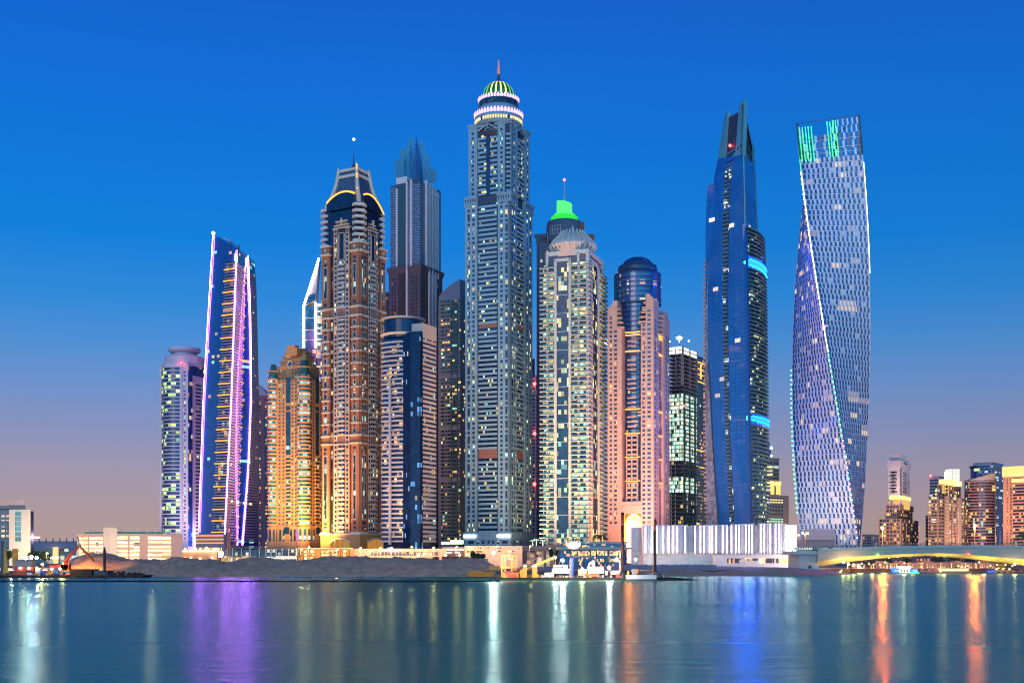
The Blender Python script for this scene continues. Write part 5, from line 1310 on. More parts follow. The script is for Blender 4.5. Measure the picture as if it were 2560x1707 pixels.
    m.build('lantern_mullion', gl_)
    ps = Parts(t.root, 'window', 100); bs = Parts(t.root, 'balcony', 80)
    for za, zb in t.floors(1400, 1244, 8.9):
        for f, us in ((t.FL, (.03, .17, .31, .52, .66, .84)), (t.FR, (.04, .22, .42, .6, .78))):
            for u in us:
                ps.new().fbox(f, u, u+.11, za+1.3, zb-.3, -.1, .2, wn2)
            bs.new().fbox(f, us[-2]-.02, us[-1]+.13, za, za+1.2, 0, 1, br)
    for za, zb in t.floors(1238, 1210, 8.9):
        for f in (t.FL, t.FR):
            for u in (.25, .42, .6, .76): ps.new().fbox(f, u, u+.1, za+1, zb-.4, -8.1, -7.7, wn2)
    m = MB()
    for side, a, b in (('L', 2364, 2372), ('R', 2395, 2403)): t.fb(m, side, a, b, 1400, 1240, -.1, .6, wallmat('cream_pilaster', (.40, .31, .24)))
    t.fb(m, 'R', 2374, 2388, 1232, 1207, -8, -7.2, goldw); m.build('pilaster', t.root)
    ps.done(); bs.done()
    def roofred(t, fl, ps): beacon(t.root, t.FL.pt(.1, t.z(1188), .5), 1.3)
    banded('blue_banded_block', 'blue banded office block with a red beacon behind the brown lantern tower', 2324, 2350, 2372, 1430, 30, 1192, 7.5, wallmat('lilac_band', (.33, .30, .40)), winmat('blue_block_window', (.02, .06, .14), .12, PAL_COOL, 4, 3.6, 4, .4, 1.4), extra=roofred, limit=20, clip=(2320, 2360, 1185, 1245))
    banded('slim_mauve_block', 'slim mauve block peeping out left of the brown lantern tower', 2314, 2322, 2330, 1480, 30, 1290, 8, wallmat('mauve_block', (.26, .18, .24)), winmat('mauve_block_window', (.05, .04, .08), .1, PAL_WARM, 4, 3.6, 4, .4, 1.2), limit=12, clip=(2310, 2322, 1285, 1362))
    # 3: curved sloping-roof tower
    Y = 1380; root = thing('curved_tower', 'rounded mauve banded tower whose metal roof slopes up to the right', 'tower', (X(2456, Y), Y, 3.5))
    cx, r = X(2458, Y+20), 37*Y/F; cy = Y+30; wn3 = winmat('curved_tower_window', (.03, .03, .07), .13, PAL_MIX, 3, 3.5, 4, 0, 1.6); wl = wallmat('rose_band', (.46, .26, .24)); mt = wallmat('rose_metal', (.52, .38, .36), rough=.4)
    m = MB(); m.lathe(cx, cy, [(r, 4), (r, Z(1200, Y))], 40, wl); m.build('wall', root)
    n = 40; m = MB(); hz = lambda a: Z(1178 if math.sin(a) > .75 else 1178+(0.75-math.sin(a))*11, Y)
    for i in range(n):
        a, b = TAU*i/n, TAU*(i+1)/n; P = lambda q, z: (cx+r*1.01*math.sin(q), cy-r*1.01*math.cos(q), z)
        m.quad([P(a, Z(1201, Y)), P(b, Z(1201, Y)), P(b, hz(b)), P(a, hz(a))], mt)
    m.quad([(cx+r*math.sin(TAU*i/n), cy-r*math.cos(TAU*i/n), hz(TAU*i/n)) for i in range(n)], mt); m.build('sloping_roof', root)
    ps = Parts(root, 'window', 60); bs = Parts(root, 'floor_band', 60); f = arc(cx, cy, r, -1.5, 1.5); py = 1375
    for a in range(22): ps.new().fbox(arc(cx, cy, r*1.01, -1.2+a*.11, -1.2+a*.11+.05), 0, 1, Z(1200, Y), Z(1197.5, Y), 0, .3, M_dark)
    while py > 1205: ps.new().fbox(f, 0, 1, Z(py, Y), Z(py-5.0, Y), -.1, .2, wn3, nu=20); bs.new().fbox(f, 0, 1, Z(py-5.2, Y), Z(py-7.2, Y), -.1, .9, wl, nu=20); py -= 7.6
    ps.done(); bs.done()
    m = MB(); m.box(X(2488, Y), X(2496, Y), cy-r*.5, cy+10, 4, Z(1178, Y), mt); m.build('stair_core', root)
    # 4: blue glass tower behind it
    def ex4(t, fl, ps):
        m = MB(); m.lathe(*t.FL.pt(.14, 0, -8)[:2], [(9, t.z(1200)), (9, t.z(1168)), (10.5, t.z(1165)), (10.5, t.z(1162))], 20, M_navyb); m.build('corner_drum', t.root)
        m = MB(); m.fbox(arc(*t.FL.pt(.14, 0, -8)[:2], 9, -.9, .5), 0, 1, t.z(1175), t.z(1169), 0, .3, emat('green_lit_ribbon', (.7, 1, .3), 1.6, False), nu=8); m.build('lit_ribbon', t.root)
    banded('blue_glass_block', 'blue glass office tower rising behind the rounded mauve tower', 2433, 2480, 2508, 1470, 40, 1157, 6.4, wallmat('lilac_frame', (.30, .33, .42)), winmat('blue_office_window', (.015, .08, .18), .13, PAL_COOL, 4.5, 3.1, 4, .4, 1.5), extra=ex4, limit=60, clip=(2430, 2510, 1150, 1365))
    # 5: gold-topped tower at the edge
    def ex5(t, fl, ps):
        m = MB(); m.prism(t.out(1), t.z(1188), t.z(1162), gold2); m.build('lit_parapet', t.root)
        m = MB(); t.fb(m, 'L', 2531, 2570, 1203, 1194, 0, 3, gold); t.fb(m, 'L', 2526, 2570, 1186, 1180, .9, 3, gold); m.build('lit_cornice', t.root)
        for za, zb in fl:
            for p in (2517, 2526): ps.new().fbox(t.FL, t.u('L', p), t.u('L', p+(2 if p < 2520 else 3)), za+.7, zb-.5, -.1, .15, wn5)
    gold2 = emat('pale_gold_light', (1, .78, .25), 1.2); wn5 = winmat('gold_tower_window', (.04, .03, .08), .16, PAL_WARM, 3, 3.6, 4, .3, 1.8)
    banded('gold_topped_tower', 'salmon tower with a glowing gold top at the right edge of the photo', 2508, 2600, 2640, 1340, 42, 1190, 8.0, wallmat('salmon_wall', (.60, .30, .20)), wn5, cols={'L': [(.27, .98)]}, extra=ex5, clip=(2505, 2560, 1160, 1370), limit=80)
    # low pink block
    t = banded('low_pink_block', 'low pink white office block beside the foot of the twisted tower', 2156, 2178, 2197, 1180, 30, 1338, 7.5, wallmat('pink_white', (.52, .36, .34)), winmat('pink_block_window', (.12, .10, .12), .18, PAL_WARM, 3, 3, 4, .5, 1.8), cols={'L': [(.08, .4), (.55, .95)], 'R': [(.1, .3), (.45, .65), (.8, .95)]}, limit=30, clip=(2155, 2200, 1330, 1365))
M_greybal = wallmat('shadow_balcony', (.30, .27, .33))

# ================================================================== low buildings along the shore
def low_buildings():
    # white clinic at the far left
    Y = 900; t = Tower('white_office', 'white floodlit office with glass flank at the left edge', -60, 31, 79, Y, 12)
    t2 = t; wh = wallmat('cream_white_wall', (.66, .58, .46)); wn = winmat('office_window', (.02, .10, .16), .35, PAL_WARM, 3.2, 4.2, 4, .2, 1.5); tq = winmat('teal_office_window', (.06, .22, .24), 0)
    m = MB(); a, b, c, d = X(-60, Y), X(31, Y), X(76, Y-6), Y-6
    m.box(a, b, Y, Y+40, 4, Z(1272, Y), M_navyteal); m.build('glass_wing', t.root)
    m = MB(); m.prism([(b, Y-6), (c, Y-6), (c-14, Y+30), (b-14, Y+30)], 4, Z(1274, Y), wh); m.build('white_wing', t.root)
    m = MB(); q = X(64, Y); m.prism([(a, Y-2), (q, Y-2), (q-13, Y+30), (a, Y+30)], Z(1264, Y), Z(1250, Y), wallmat('peach_penthouse', (.55, .38, .32))); m.prism([(a, Y), (q, Y), (q-13, Y+28), (a, Y+28)], Z(1274, Y), Z(1264, Y), M_navyteal); m.build('penthouse', t.root)
    ps = Parts(t.root, 'window', 60)
    for i in range(9):
        z0, z1 = Z(1292+i*12.5, Y), Z(1286+i*12.5, Y)
        for p in (4, 16): ps.new().box(X(p, Y), X(p+8, Y), Y-.2, Y+.1, z0, z1, wn)
        if i < 6: ps.new().box(X(38, Y-6), X(53, Y-6), Y-6.2, Y-5.9, Z(1290+i*12.6, Y), Z(1279+i*12.6, Y), tq)
    ps.done()
    m = MB(); m.box(X(75, Y), X(100, Y), Y-2, Y, Z(1345, Y), Z(1341, Y), E_warm); m.build('lit_canopy', t.root)
    # long-span station roof far behind
    Y = 1500; r = thing('station_canopy', 'long grey ribbed canopy far behind between the white office and the car park', 'station', (X(135, Y), Y, 3.5))
    m = MB(); m.prism([(X(72, Y), Y), (X(196, Y), Y), (X(196, Y), Y+40), (X(72, Y), Y+40)], Z(1371, Y), Z(1352, Y), M_canopy); m.build('canopy_roof', r)
    rb = Parts(r, 'roof_rib', 12)
    for p in range(96, 196, 17): m = rb.new(); m.path([(X(p, Y), Y-1, Z(1356, Y)), (X(p+4, Y), Y-1, Z(1350, Y)), (X(p+2, Y), Y-1, Z(1345, Y))], .8, M_canopy, 4)
    rb.done()
    m = MB(); m.box(X(72, Y), X(196, Y), Y+4, Y+30, 4, Z(1371, Y), winmat('station_glass', (.05, .12, .16), .4, [(.9, 1, .8), (1, .9, .6), (.7, 1, .9)], 5, 5, 4, 0, 1.3)); m.build('concourse_glass', r)
    m = MB(); m.box(X(138, Y), X(149, Y), Y-8, Y-4, 4, Z(1367, Y), emat('lit_stair_tower', (1, .7, .3), 1.2)); m.box(X(120, Y), X(150, Y), Y-9, Y-4, Z(1396, Y), Z(1391, Y), E_warm); m.build('lit_stair', r)
    # car park
    Y = 850; t = Tower('car_park', 'cream multi storey car park with bright open decks and green roof screens', 193, 292, 458, Y, 84)
    A, B, Cc = (X(193, Y+12), Y+12), (X(275, Y), Y), (X(456, Y+16), Y+16)
    f1, f2 = flat(A, B), flat(B, Cc); pk = wallmat('peach_concrete', (.58, .36, .28)); m = MB()
    m.prism([A, B, Cc, (Cc[0]-16, Cc[1]+45), (A[0]-8, A[1]+45)], 3, Z(1333, Y), pk); m.build('wall', t.root)
    m = MB(); m.prism([f1.pt(.80, 0)[:2], f2.pt(.0, 0, 1.2)[:2], f2.pt(.1, 0, 1.2)[:2], f2.pt(.1, 0, -12)[:2], f1.pt(.8, 0, -12)[:2]], 3, Z(1318, Y), M_creamw); m.build('stair_tower', t.root)
    dk = Parts(t.root, 'open_deck', 40); ed = emat('deck_light', (1, .72, .30), 3.2, False)
    edm = winmat('deck_glow', (.3, .2, .1), .97, [(1, .72, .3), (1, .8, .42), (1, .62, .2)], 2.2, 3.0, 0, .3, 3.4, cluster=False)
    for i in range(6):
        p0 = 1348+i*10.3; z0, z1 = Z(p0, Y), Z(p0-6.5, Y)
        for u0, u1 in ((.06, .33), (.38, .78)): dk.new().fbox(f1, u0, u1, z0, z1, -.1, .15, edm)
        for u0, u1 in ((.10, .24), (.27, .40), (.52, .84)): dk.new().fbox(f2, u0, u1, z0, z1 if i else Z(p0-8, Y), -.1, .15, edm)
    dk.done()
    m = MB(); m.fbox(f1, .2, .78, Z(1332, Y), Z(1328, Y), -2, -1, M_greenscr); m.fbox(f2, .1, .75, Z(1333, Y), Z(1328, Y), -2, -1, M_greenscr); m.build('roof_screen', t.root)
    m = MB()
    for px in (220, 239, 304, 324, 346, 368, 388, 409): x = X(px, Y+8); m.bar((x, Y+8, Z(1332, Y)), (x, Y+8, Z(1318, Y)), .18, M_mast, 4)
    m.build('roof_lamp_post', t.root)
    # glittering shop row
    Y = 905; r = thing('shop_row', 'low restaurant row with a bright warm light line right of the car park', 'shops', (X(505, Y), Y, 3.5))
    m = MB(); m.box(X(455, Y), X(542, Y), Y, Y+25, 3, Z(1379, Y), wallmat('peach_shop', (.52, .3, .22))); m.build('wall', r)
    m = MB(); m.box(X(455, Y), X(545, Y), Y-1.5, Y+2, Z(1378, Y), Z(1375, Y), emat('shop_light_line', (1, .75, .4), 9)); m.build('light_line', r)
    m = MB(); m.box(X(480, Y), X(543, Y), Y+4, Y+16, Z(1375, Y), Z(1368, Y), winmat('shop_upper_glow', (.2, .12, .05), .8, PAL_WARM, 2, 2.2, 0, 0, 2, cluster=False)); m.build('upper_terrace', r)
    ls = Parts(r, 'shop_light', 20); ew = emat('shop_lamp', (1, .6, .2), 14, False)
    for p, y in ((462, 1395), (476, 1394), (500, 1396), (530, 1394), (463, 1372), (488, 1371), (516, 1369), (536, 1372)): ls.new().ball((X(p, Y-2), Y-2, Z(y, Y)), .8, ew, 8)
    ls.done()
    m = MB(); m.box(X(548, Y-8), X(556, Y-8), Y-9, Y-6, Z(1392, Y), Z(1378, Y), emat('flood_white_panel', (1, .95, .8), 14)); m.build('bright_panel', r)
    # glazed steel frame
    Y = 895; r = thing('steel_frame_pavilion', 'unfinished steel framed glass pavilion below the tan tower', 'pavilion', (X(640, Y), Y, 3.5))
    m = MB(); m.box(X(560, Y), X(742, Y), Y+2, Y+20, Z(1390, Y), Z(1373, Y), winmat('pavilion_glass', (.02, .05, .09), .12, PAL_COOL, 2, 2.5, 4, 0, 1.3)); gw_ = m.build('glass_wall', r)
    m = MB(); m.box(X(552, Y), X(624, Y), Y+1, Y+20, 3, Z(1389, Y), winmat('pavilion_base', (.5, .34, .15), .45, PAL_WARM, 2.2, 3, 4, 0, 1.3, cluster=False, rough=.6)); m.box(X(624, Y), X(700, Y), Y+1, Y+20, 3, Z(1391, Y), winmat('pavilion_base_cool', (.06, .10, .14), .5, PAL_COOL, 1.6, 3, 4, 0, 1.5, cluster=False)); m.build('ground_floor', r)
    cl = Parts(r, 'column', 20)
    for p in (568, 581, 603, 625, 648, 664, 677, 690, 705, 721, 740): cl.new().box(X(p, Y)-.35, X(p, Y)+.35, Y+.6, Y+1.8, 3, Z(1370, Y), M_mast)
    cl.done()
    m = MB()
    for p in (1389, 1376, 1370, 1366): m.box(X(560, Y), X(745, Y), Y+.4, Y+1.6, Z(p+.8, Y), Z(p-.5, Y), M_steel)
    rb_ = m.build('roof_beam', r)
    m = MB()
    for p in range(562, 740, 7): m.bar((X(p, Y), Y+1, Z(1370, Y)), (X(p+3.5, Y), Y+1, Z(1364, Y)), .14, M_steel, 4); m.bar((X(p+3.5, Y), Y+1, Z(1364, Y)), (X(p+7, Y), Y+1, Z(1370, Y)), .14, M_steel, 4)
    m.build('roof_truss', rb_)
    m = MB(); m.box(X(690, Y-20), X(740, Y-20), Y-21, Y-20, Z(1396, Y-20), Z(1390.5, Y-20), emat('orange_awning_light', (1, .5, .18), 7)); m.build('orange_light_bar', r)
    # tower crane mast with lattice jib, orange, before the violet tower
    Y = 880; r = thing('tower_crane', 'orange lattice tower crane standing before the foot of the violet tower', 'crane', (X(571, Y), Y, 3.5)); ml = M_craneo; m = MB(); x0, x1 = X(568.5, Y), X(574.5, Y); yy = Y
    for x in (x0, x1):
        for y in (yy, yy+1.8): m.bar((x, y, 4), (x, y, Z(1262, Y)), .16, ml, 4)
    py = 1395; k = 0
    while py > 1266: a, b = (x0, x1) if k % 2 else (x1, x0); m.bar((a, yy, Z(py, Y)), (b, yy, Z(py-8, Y)), .12, ml, 4); m.bar((x0, yy, Z(py, Y)), (x1, yy, Z(py, Y)), .12, ml, 4); py -= 8; k += 1
    m.build('mast', r)
    m = MB(); jp = lambda p, h: (X(p, Y), Y+.9, Z(h, Y))
    m.bar(jp(562, 1248), jp(630, 1260), .2, ml, 4); m.bar(jp(562, 1254), jp(630, 1261), .2, ml, 4); m.bar(jp(571, 1262), jp(571, 1246), .5, ml, 4)
    for p in range(562, 628, 5): m.bar(jp(p, 1248.5+(p-562)*.17), jp(p+5, 1254.5+(p-557)*.1), .12, ml, 4)
    jb = m.build('jib', r)
    lp = Parts(jb, 'jib_light', 10); e = emat('crane_lamp', (1, .7, .2), 18, False)
    for p, h in ((580, 1252.5), (594, 1255), (611, 1257), (626, 1259)): lp.new().ball((X(p, Y-1), Y-1, Z(h, Y)), .7, e, 8)
    lp.done()
    # golden podium
    Y = 910; r = thing('golden_podium', 'low ochre arcade lit by yellow lamps at the foot of the brick tower', 'podium', (X(808, Y), Y, 3.5))
    m = MB(); m.box(X(742, Y), X(880, Y), Y, Y+40, 3, Z(1371, Y), M_brickbase); m.build('wall', r)
    m = MB(); m.box(X(740, Y), X(882, Y), Y-.8, Y+1, Z(1371.5, Y), Z(1369, Y), M_trim); m.build('cornice', r)
    bp = Parts(r, 'lit_opening', 40); gw = winmat('podium_glow', (.25, .12, .04), .75, [(1, .75, .25), (1, .85, .45), (1, .65, .15)], 1.6, 2.2, 4, 0, 2.2, cluster=False)
    for a, b in ((760, 767), (776, 784), (803, 812), (814, 823), (825, 834), (836, 842), (858, 866)):
        for y0, y1 in ((1381, 1375), (1389, 1383.5), (1398, 1391.5)): bp.new().box(X(a, Y), X(b, Y), Y-.15, Y+.1, Z(y0, Y), Z(y1, Y), gw)
    bp.done()
    pl = Parts(r, 'pilaster', 20)
    for p in (746, 757, 770, 788, 799, 849, 854, 870, 877): pl.new().box(X(p, Y)-.5, X(p, Y)+.5, Y-.7, Y+.1, 3, Z(1371, Y), M_brickbase)
    pl.done()
    # pink parapet wall podium
    Y = 915; r = thing('pink_podium', 'long pale pink podium with a glazed strip below the striped tower', 'podium', (X(1000, Y), Y, 3.5)); pp = wallmat('pink_stone_podium', (.60, .42, .35), panel=(4, 4, 4))
    m = MB(); m.box(X(880, Y), X(1112, Y), Y, Y+40, 3, Z(1371, Y), pp); m.build('wall', r)
    m = MB(); m.box(X(925, Y), X(1098, Y), Y-.2, Y+.2, Z(1388, Y), Z(1379, Y), winmat('podium_strip_glass', (.12, .10, .14), .12, PAL_WARM, 3, 3, 4, 0, 1.2)); gs_ = m.build('glass_strip', r)
    mu = Parts(gs_, 'mullion', 40)
    for p in range(925, 1100, 9): mu.new().box(X(p, Y)-.2, X(p, Y)+.2, Y-.5, Y+.1, Z(1388, Y), Z(1379, Y), pp)
    mu.done()
    # domed tower podium
    Y = 925; r = thing('grey_pink_podium', 'grey pink panelled podium with slot windows below the domed tower', 'podium', (X(1240, Y), Y, 3.5))
    m = MB(); m.box(X(1162, Y), X(1306, Y), Y, Y+60, 3, Z(1364, Y), wallmat('panelled_podium', (.55, .42, .38), panel=(2.6, 2.6, 2.6))); m.build('wall', r)
    lw = Parts(r, 'slot_window', 40); e = winmat('slot_window_glow', (.15, .10, .08), .55, [(1, .9, .6), (1, .8, .4)], 1.8, 1.8, 3, 0, 2, cluster=False)
    for a, b, y in ((1166, 1182, 1378), (1190, 1206, 1378), (1245, 1252, 1377), (1268, 1292, 1377.5), (1268, 1292, 1387), (1268, 1292, 1395), (1195, 1198, 1369), (1200, 1203, 1369), (1219, 1222, 1369), (1243, 1246, 1369), (1249, 1252, 1369)): lw.new().box(X(a, Y), X(b, Y), Y-.15, Y+.1, Z(y+2.2, Y), Z(y-1.8, Y), e if b-a > 20 else M_darkslot)
    lw.done()
    wl = Parts(r, 'wall_light', 10)
    for p in (1164, 1187, 1212, 1258, 1296): wl.new().box(X(p, Y)-.4, X(p, Y)+.4, Y-.5, Y+.1, Z(1373, Y), Z(1366, Y), emat_pinkwall)
    wl.done()
    # gap with sign and containers
    Y = 935; r = thing('recessed_shopfront', 'recessed shopfront with small white signs between the two pink podiums', 'shopfront', (X(1137, Y), Y, 3.5))
    m = MB(); m.box(X(1108, Y), X(1164, Y), Y, Y+20, 3, Z(1369, Y), wallmat('shadow_front', (.16, .12, .12))); m.box(X(1106, Y), X(1166, Y), Y-2, Y+1, Z(1373, Y), Z(1367, Y), M_grey); m.build('wall', r)
    m = MB(); m.box(X(1113, Y), X(1160, Y), Y-2.2, Y-2, Z(1375, Y), Z(1372.5, Y), emat('white_shop_strip', (1, .8, .65), 4)); m.box(X(1116, Y), X(1130, Y), Y-.3, Y, Z(1382, Y), Z(1379, Y), emat('red_white_sign', (1, .6, .5), 3, False)); m.box(X(1137, Y), X(1150, Y), Y-.3, Y, Z(1382, Y), Z(1379, Y), emat_rw); m.build('shop_sign', r)
    # dark canopy block
    Y = 930; r = thing('dark_canopy_block', 'dark slate canopy building with three tall lit bays', 'building', (X(1362, Y), Y, 3.5)); dm = wallmat('slate_canopy', (.10, .10, .15))
    m = MB(); m.box(X(1306, Y), X(1420, Y), Y, Y+40, Z(1376, Y), Z(1364, Y), dm); m.box(X(1306, Y), X(1420, Y), Y+6, Y+40, 3, Z(1376, Y), dm)
    for p in (1309, 1337, 1361, 1386): m.box(X(p, Y), X(p+3, Y), Y, Y+6, 3, Z(1376, Y), dm)
    m.build('wall', r); lb = Parts(r, 'lit_bay', 9); e = winmat('bay_glow', (.45, .3, .24), .5, [(1, .75, .55), (1, .85, .6)], 3, 2.4, 3, 0, .9, cluster=False, rough=.5)
    for a, b in ((1317, 1336), (1342, 1360), (1366, 1385)): lb.new().box(X(a, Y), X(b, Y), Y+5.5, Y+6.1, 3, Z(1377, Y), e)
    lb.done()
    # teal restaurant
    Y = 900; r = thing('glass_restaurant', 'two storey teal glass restaurant with amber lit windows below the pink tower', 'restaurant', (X(1480, Y), Y, 3.5)); tg = winmat('teal_front_glass', (.01, .10, .22), .10, PAL_WARM, 1.5, 2, 3, 0, 1.3, rough=.08); gr = wallmat('grey_fascia', (.42, .42, .40))
    m = MB(); m.box(X(1398, Y), X(1568, Y), Y, Y+30, 3, Z(1374, Y), tg); m.box(X(1404, Y), X(1568, Y), Y+6, Y+30, Z(1374, Y), Z(1357, Y), tg); m.build('glass_wall', r)
    m = MB(); m.box(X(1394, Y), X(1578, Y), Y-3, Y+30, Z(1373, Y), Z(1367, Y), gr); m.box(X(1403, Y), X(1575, Y), Y+4, Y+32, Z(1358.5, Y), Z(1353, Y), gr); m.build('fascia', r)
    m = MB(); m.box(X(1414, Y), X(1451, Y), Y-2, Y+4, Z(1367, Y), Z(1356, Y), wallmat('brown_planter', (.16, .12, .12))); m.build('planter_wall', r)
    aw = Parts(r, 'amber_window', 30); e = winmat('amber_window_glow', (.3, .15, .04), .85, [(1, .62, .2), (1, .72, .32), (1, .55, .15)], 1.1, 1.6, 3, 0, 1.9, cluster=False)
    for a, b in ((1429, 1444), (1446, 1459), (1461, 1474), (1478, 1490), (1493, 1510), (1512, 1518), (1524, 1553)): aw.new().box(X(a, Y), X(b, Y), Y-.2, Y+.1, Z(1388, Y), Z(1376, Y), e)
    for a, b in ((1500, 1510), (1524, 1533), (1538, 1550)): aw.new().box(X(a, Y), X(b, Y), Y-.2, Y+.1, Z(1404, Y), Z(1396, Y), e)
    aw.new().box(X(1456, Y), X(1470, Y), Y+5.8, Y+6.1, Z(1367, Y), Z(1362, Y), e); aw.done()
    mu = Parts(r, 'mullion', 30)
    for p in (1398, 1428, 1445, 1460, 1475, 1491, 1511, 1522, 1554, 1567): mu.new().box(X(p, Y)-.25, X(p, Y)+.25, Y-.5, Y, 3, Z(1373, Y), M_dark)
    mu.done()
    m = MB(); m.box(X(1568, Y), X(1576, Y), Y-1, Y, Z(1368, Y), Z(1357, Y), emat('white_corner_sign', (.95, .9, 1), 5)); m.build('corner_sign', r)
    # corrugated white hall
    Y = 830; r = thing('corrugated_hall', 'long low hall clad in tall bright white pleated panels', 'hall', (X(1780, Y), Y, 3.5)); cw = wallmat('white_pleat', (.62, .62, .66), rough=.45); bw = wallmat('white_base', (.68, .66, .64), panel=(4, 4, 2)); rn = random.Random(4)
    yL = Y+14
    ptsA = [(1606, yL), (1718, Y+10), (1735, Y+10), (1820, Y+6), (1826, Y+9), (1889, Y+3), (1895, Y+6), (1955.6, Y)]
    def pleat(mb, a, b, ytop0, ytop1, ybot, wmin=1.0, wmax=3.2):
        (pa, ya), (pb, yb) = a, b; A, B = (X(pa, ya), ya), (X(pb, yb), yb); f = flat(A, B); L = math.hypot(B[0]-A[0], B[1]-A[1]); u = 0; d0 = 0
        while u < L-.01:
            w = min(rn.uniform(wmin, wmax), L-u); d1 = rn.choice([0, .9, 1.8, .4]); u2 = u+w
            z0 = Z(ybot, ya); zt = lambda q: Z(ytop0+(ytop1-ytop0)*q/L, ya)
            mb.quad([f.pt(u/L, z0, d0), f.pt(u2/L, z0, d1), f.pt(u2/L, zt(u2), d1), f.pt(u/L, zt(u), d0)], cw)
            d0 = d1; u = u2
            if rn.random() < .28 and u < L-1: 
                d1 = d0 + rn.choice([-1.2, 1.2]); u2 = min(u+.25, L); mb.quad([f.pt(u/L, z0, d0), f.pt(u2/L, z0, d1), f.pt(u2/L, zt(u2), d1), f.pt(u/L, zt(u), d0)], cw); d0 = d1; u = u2
    pn = Parts(r, 'pleated_panel', 12)
    for a, b, t0, t1 in ((ptsA[0], ptsA[1], 1312, 1312), (ptsA[2], ptsA[3], 1312, 1311), (ptsA[4], ptsA[5], 1310, 1308), (ptsA[6], ptsA[7], 1308, 1306.5)): pleat(pn.new(), a, b, t0, t1, 1382)
    pleat(pn.new(), (1955.6, Y), (1983, Y+22), 1306.5, 1312, 1381.5, 2, 4); pleat(pn.new(), (1577, Y+40), (1604, Y+36), 1318, 1317, 1376)
    pn.done(); ll = Parts(r, 'light_line', 60); el = emat('hall_line_light', (1, .64, .62), 44, oneside=True); el2 = emat('added_end_light', (1, .64, .63), 85, oneside=True)
    for (a, b), t0, n in (((ptsA[0], ptsA[1]), 1314, 8), ((ptsA[2], ptsA[3]), 1313.5, 8), ((ptsA[4], ptsA[5]), 1312, 6), ((ptsA[6], ptsA[7]), 1310, 5), (((1955.6, Y), (1983, Y+22)), 1311, 12)):  # end-face strips are added to whiten that face and its reflection
        f = flat((X(a[0], a[1]), a[1]), (X(b[0], b[1]), b[1])); L = math.hypot(f.pt(1, 0)[0]-f.pt(0, 0)[0], f.pt(1, 0)[1]-f.pt(0, 0)[1])
        for k in range(n): u = (k+rn.uniform(.2, .8))/n; za, zb = Z(1381, Y), Z(t0, Y); m = ll.new(); m.quad([f.pt(u-.22/L, za, 2.1), f.pt(u+.22/L, za, 2.1), f.pt(u+.22/L, zb, 2.1), f.pt(u-.22/L, zb, 2.1)], el2 if n == 12 else el); m.fbox(f, u-.3/L, u+.3/L, za, zb, .2, 2.05, M_mast)
    ll.done()
    m = MB(); m.prism([(X(1606, yL+2), yL+2), (X(1720, Y+13), Y+13), (X(1736, Y+13), Y+13), (X(1822, Y+10), Y+10), (X(1953, Y+4), Y+4), (X(1981, Y+24), Y+24), (X(1960, Y+70), Y+70), (X(1606, Y+80), Y+80)], Z(1383, Y), Z(1313, Y), bw); m.prism([(X(1577, Y+43), Y+43), (X(1604, Y+39), Y+39), (X(1604, Y+70), Y+70), (X(1577, Y+70), Y+70)], 3, Z(1319, Y+40), bw)
    m.build('hall_core', r)
    m = MB(); m.prism([(X(1608, yL+3), yL+3), (X(1722, Y+14), Y+14), (X(1723, Y+12), Y+12), (X(1950, Y+4), Y+4), (X(1978, Y+20), Y+20), (X(1978, Y+60), Y+60), (X(1608, Y+60), Y+60)], 3, Z(1382.5, Y), bw); m.build('base_wall', r)
    m = MB(); Y2 = Y-8; m.box(X(1789, Y2), X(1982, Y2), Y2, Y2+14, 3, Z(1387, Y2), bw); m.prism([(X(1982, Y2), Y2), (X(2006, Y2+14), Y2+14), (X(1982, Y2+14), Y2+14)], 3, Z(1387, Y2), bw); an = m.build('annex', r)
    aw = Parts(an, 'annex_window', 20); e = winmat('annex_glow', (.4, .25, .08), .95, [(1, .68, .26), (1, .78, .4)], 1.6, 3, 3, 0, 1.6, cluster=False); d = winmat('annex_dark', (.05, .06, .10), .08, PAL_WARM, 1.3, 3, 3, 0, 1.3)
    for a, b, y0, y1, mt in ((1818, 1836, 1407, 1395, d), (1837, 1853, 1407, 1395, d), (1854, 1861, 1401, 1395, d), (1862, 1879, 1401, 1395, e), (1880, 1896, 1401, 1395, d), (1897, 1913, 1407, 1395, e), (1914, 1930, 1407, 1395, d), (1931, 1946, 1407, 1395, d), (1947, 1980, 1407, 1395, e)): aw.new().box(X(a, Y2), X(b, Y2), Y2-.2, Y2+.1, Z(y0, Y2), Z(y1, Y2), mt)
    f = flat((X(1982, Y2), Y2), (X(2006, Y2+14), Y2+14)); aw.new().fbox(f, .02, .72, Z(1407, Y2), Z(1395, Y2), -.1, .2, e); aw.done()
    # blank white block at the foot of the twisted tower
    Y = 960; r = thing('blank_hoarding_block', 'blank white hoarding on a low grey block at the foot of the twisted tower', 'building', (X(2050, Y), Y, 3.5))
    m = MB(); m.box(X(1984, Y), X(2090, Y), Y+2, Y+22, 3, Z(1346, Y), M_grey); m.build('wall', r)
    m = MB(); m.box(X(2012, Y), X(2088, Y), Y, Y+2, Z(1349, Y), Z(1322, Y), wallmat('white_hoarding', (.52, .47, .47), var=.05)); m.build('hoarding', r)
    m = MB()
    for p in range(2014, 2090, 6): m.box(X(p, Y)-.15, X(p, Y)+.15, Y, Y+.4, Z(1362, Y), Z(1350, Y), M_mast)
    m.build('lower_screen', r)
M_canopy = wallmat('canopy_grey', (.22, .24, .32)); M_creamw = wallmat('cream_stair', (.70, .60, .46)); M_greenscr = wallmat('green_screen', (.03, .22, .17)); M_craneo = wallmat('crane_orange', (.5, .2, .04))
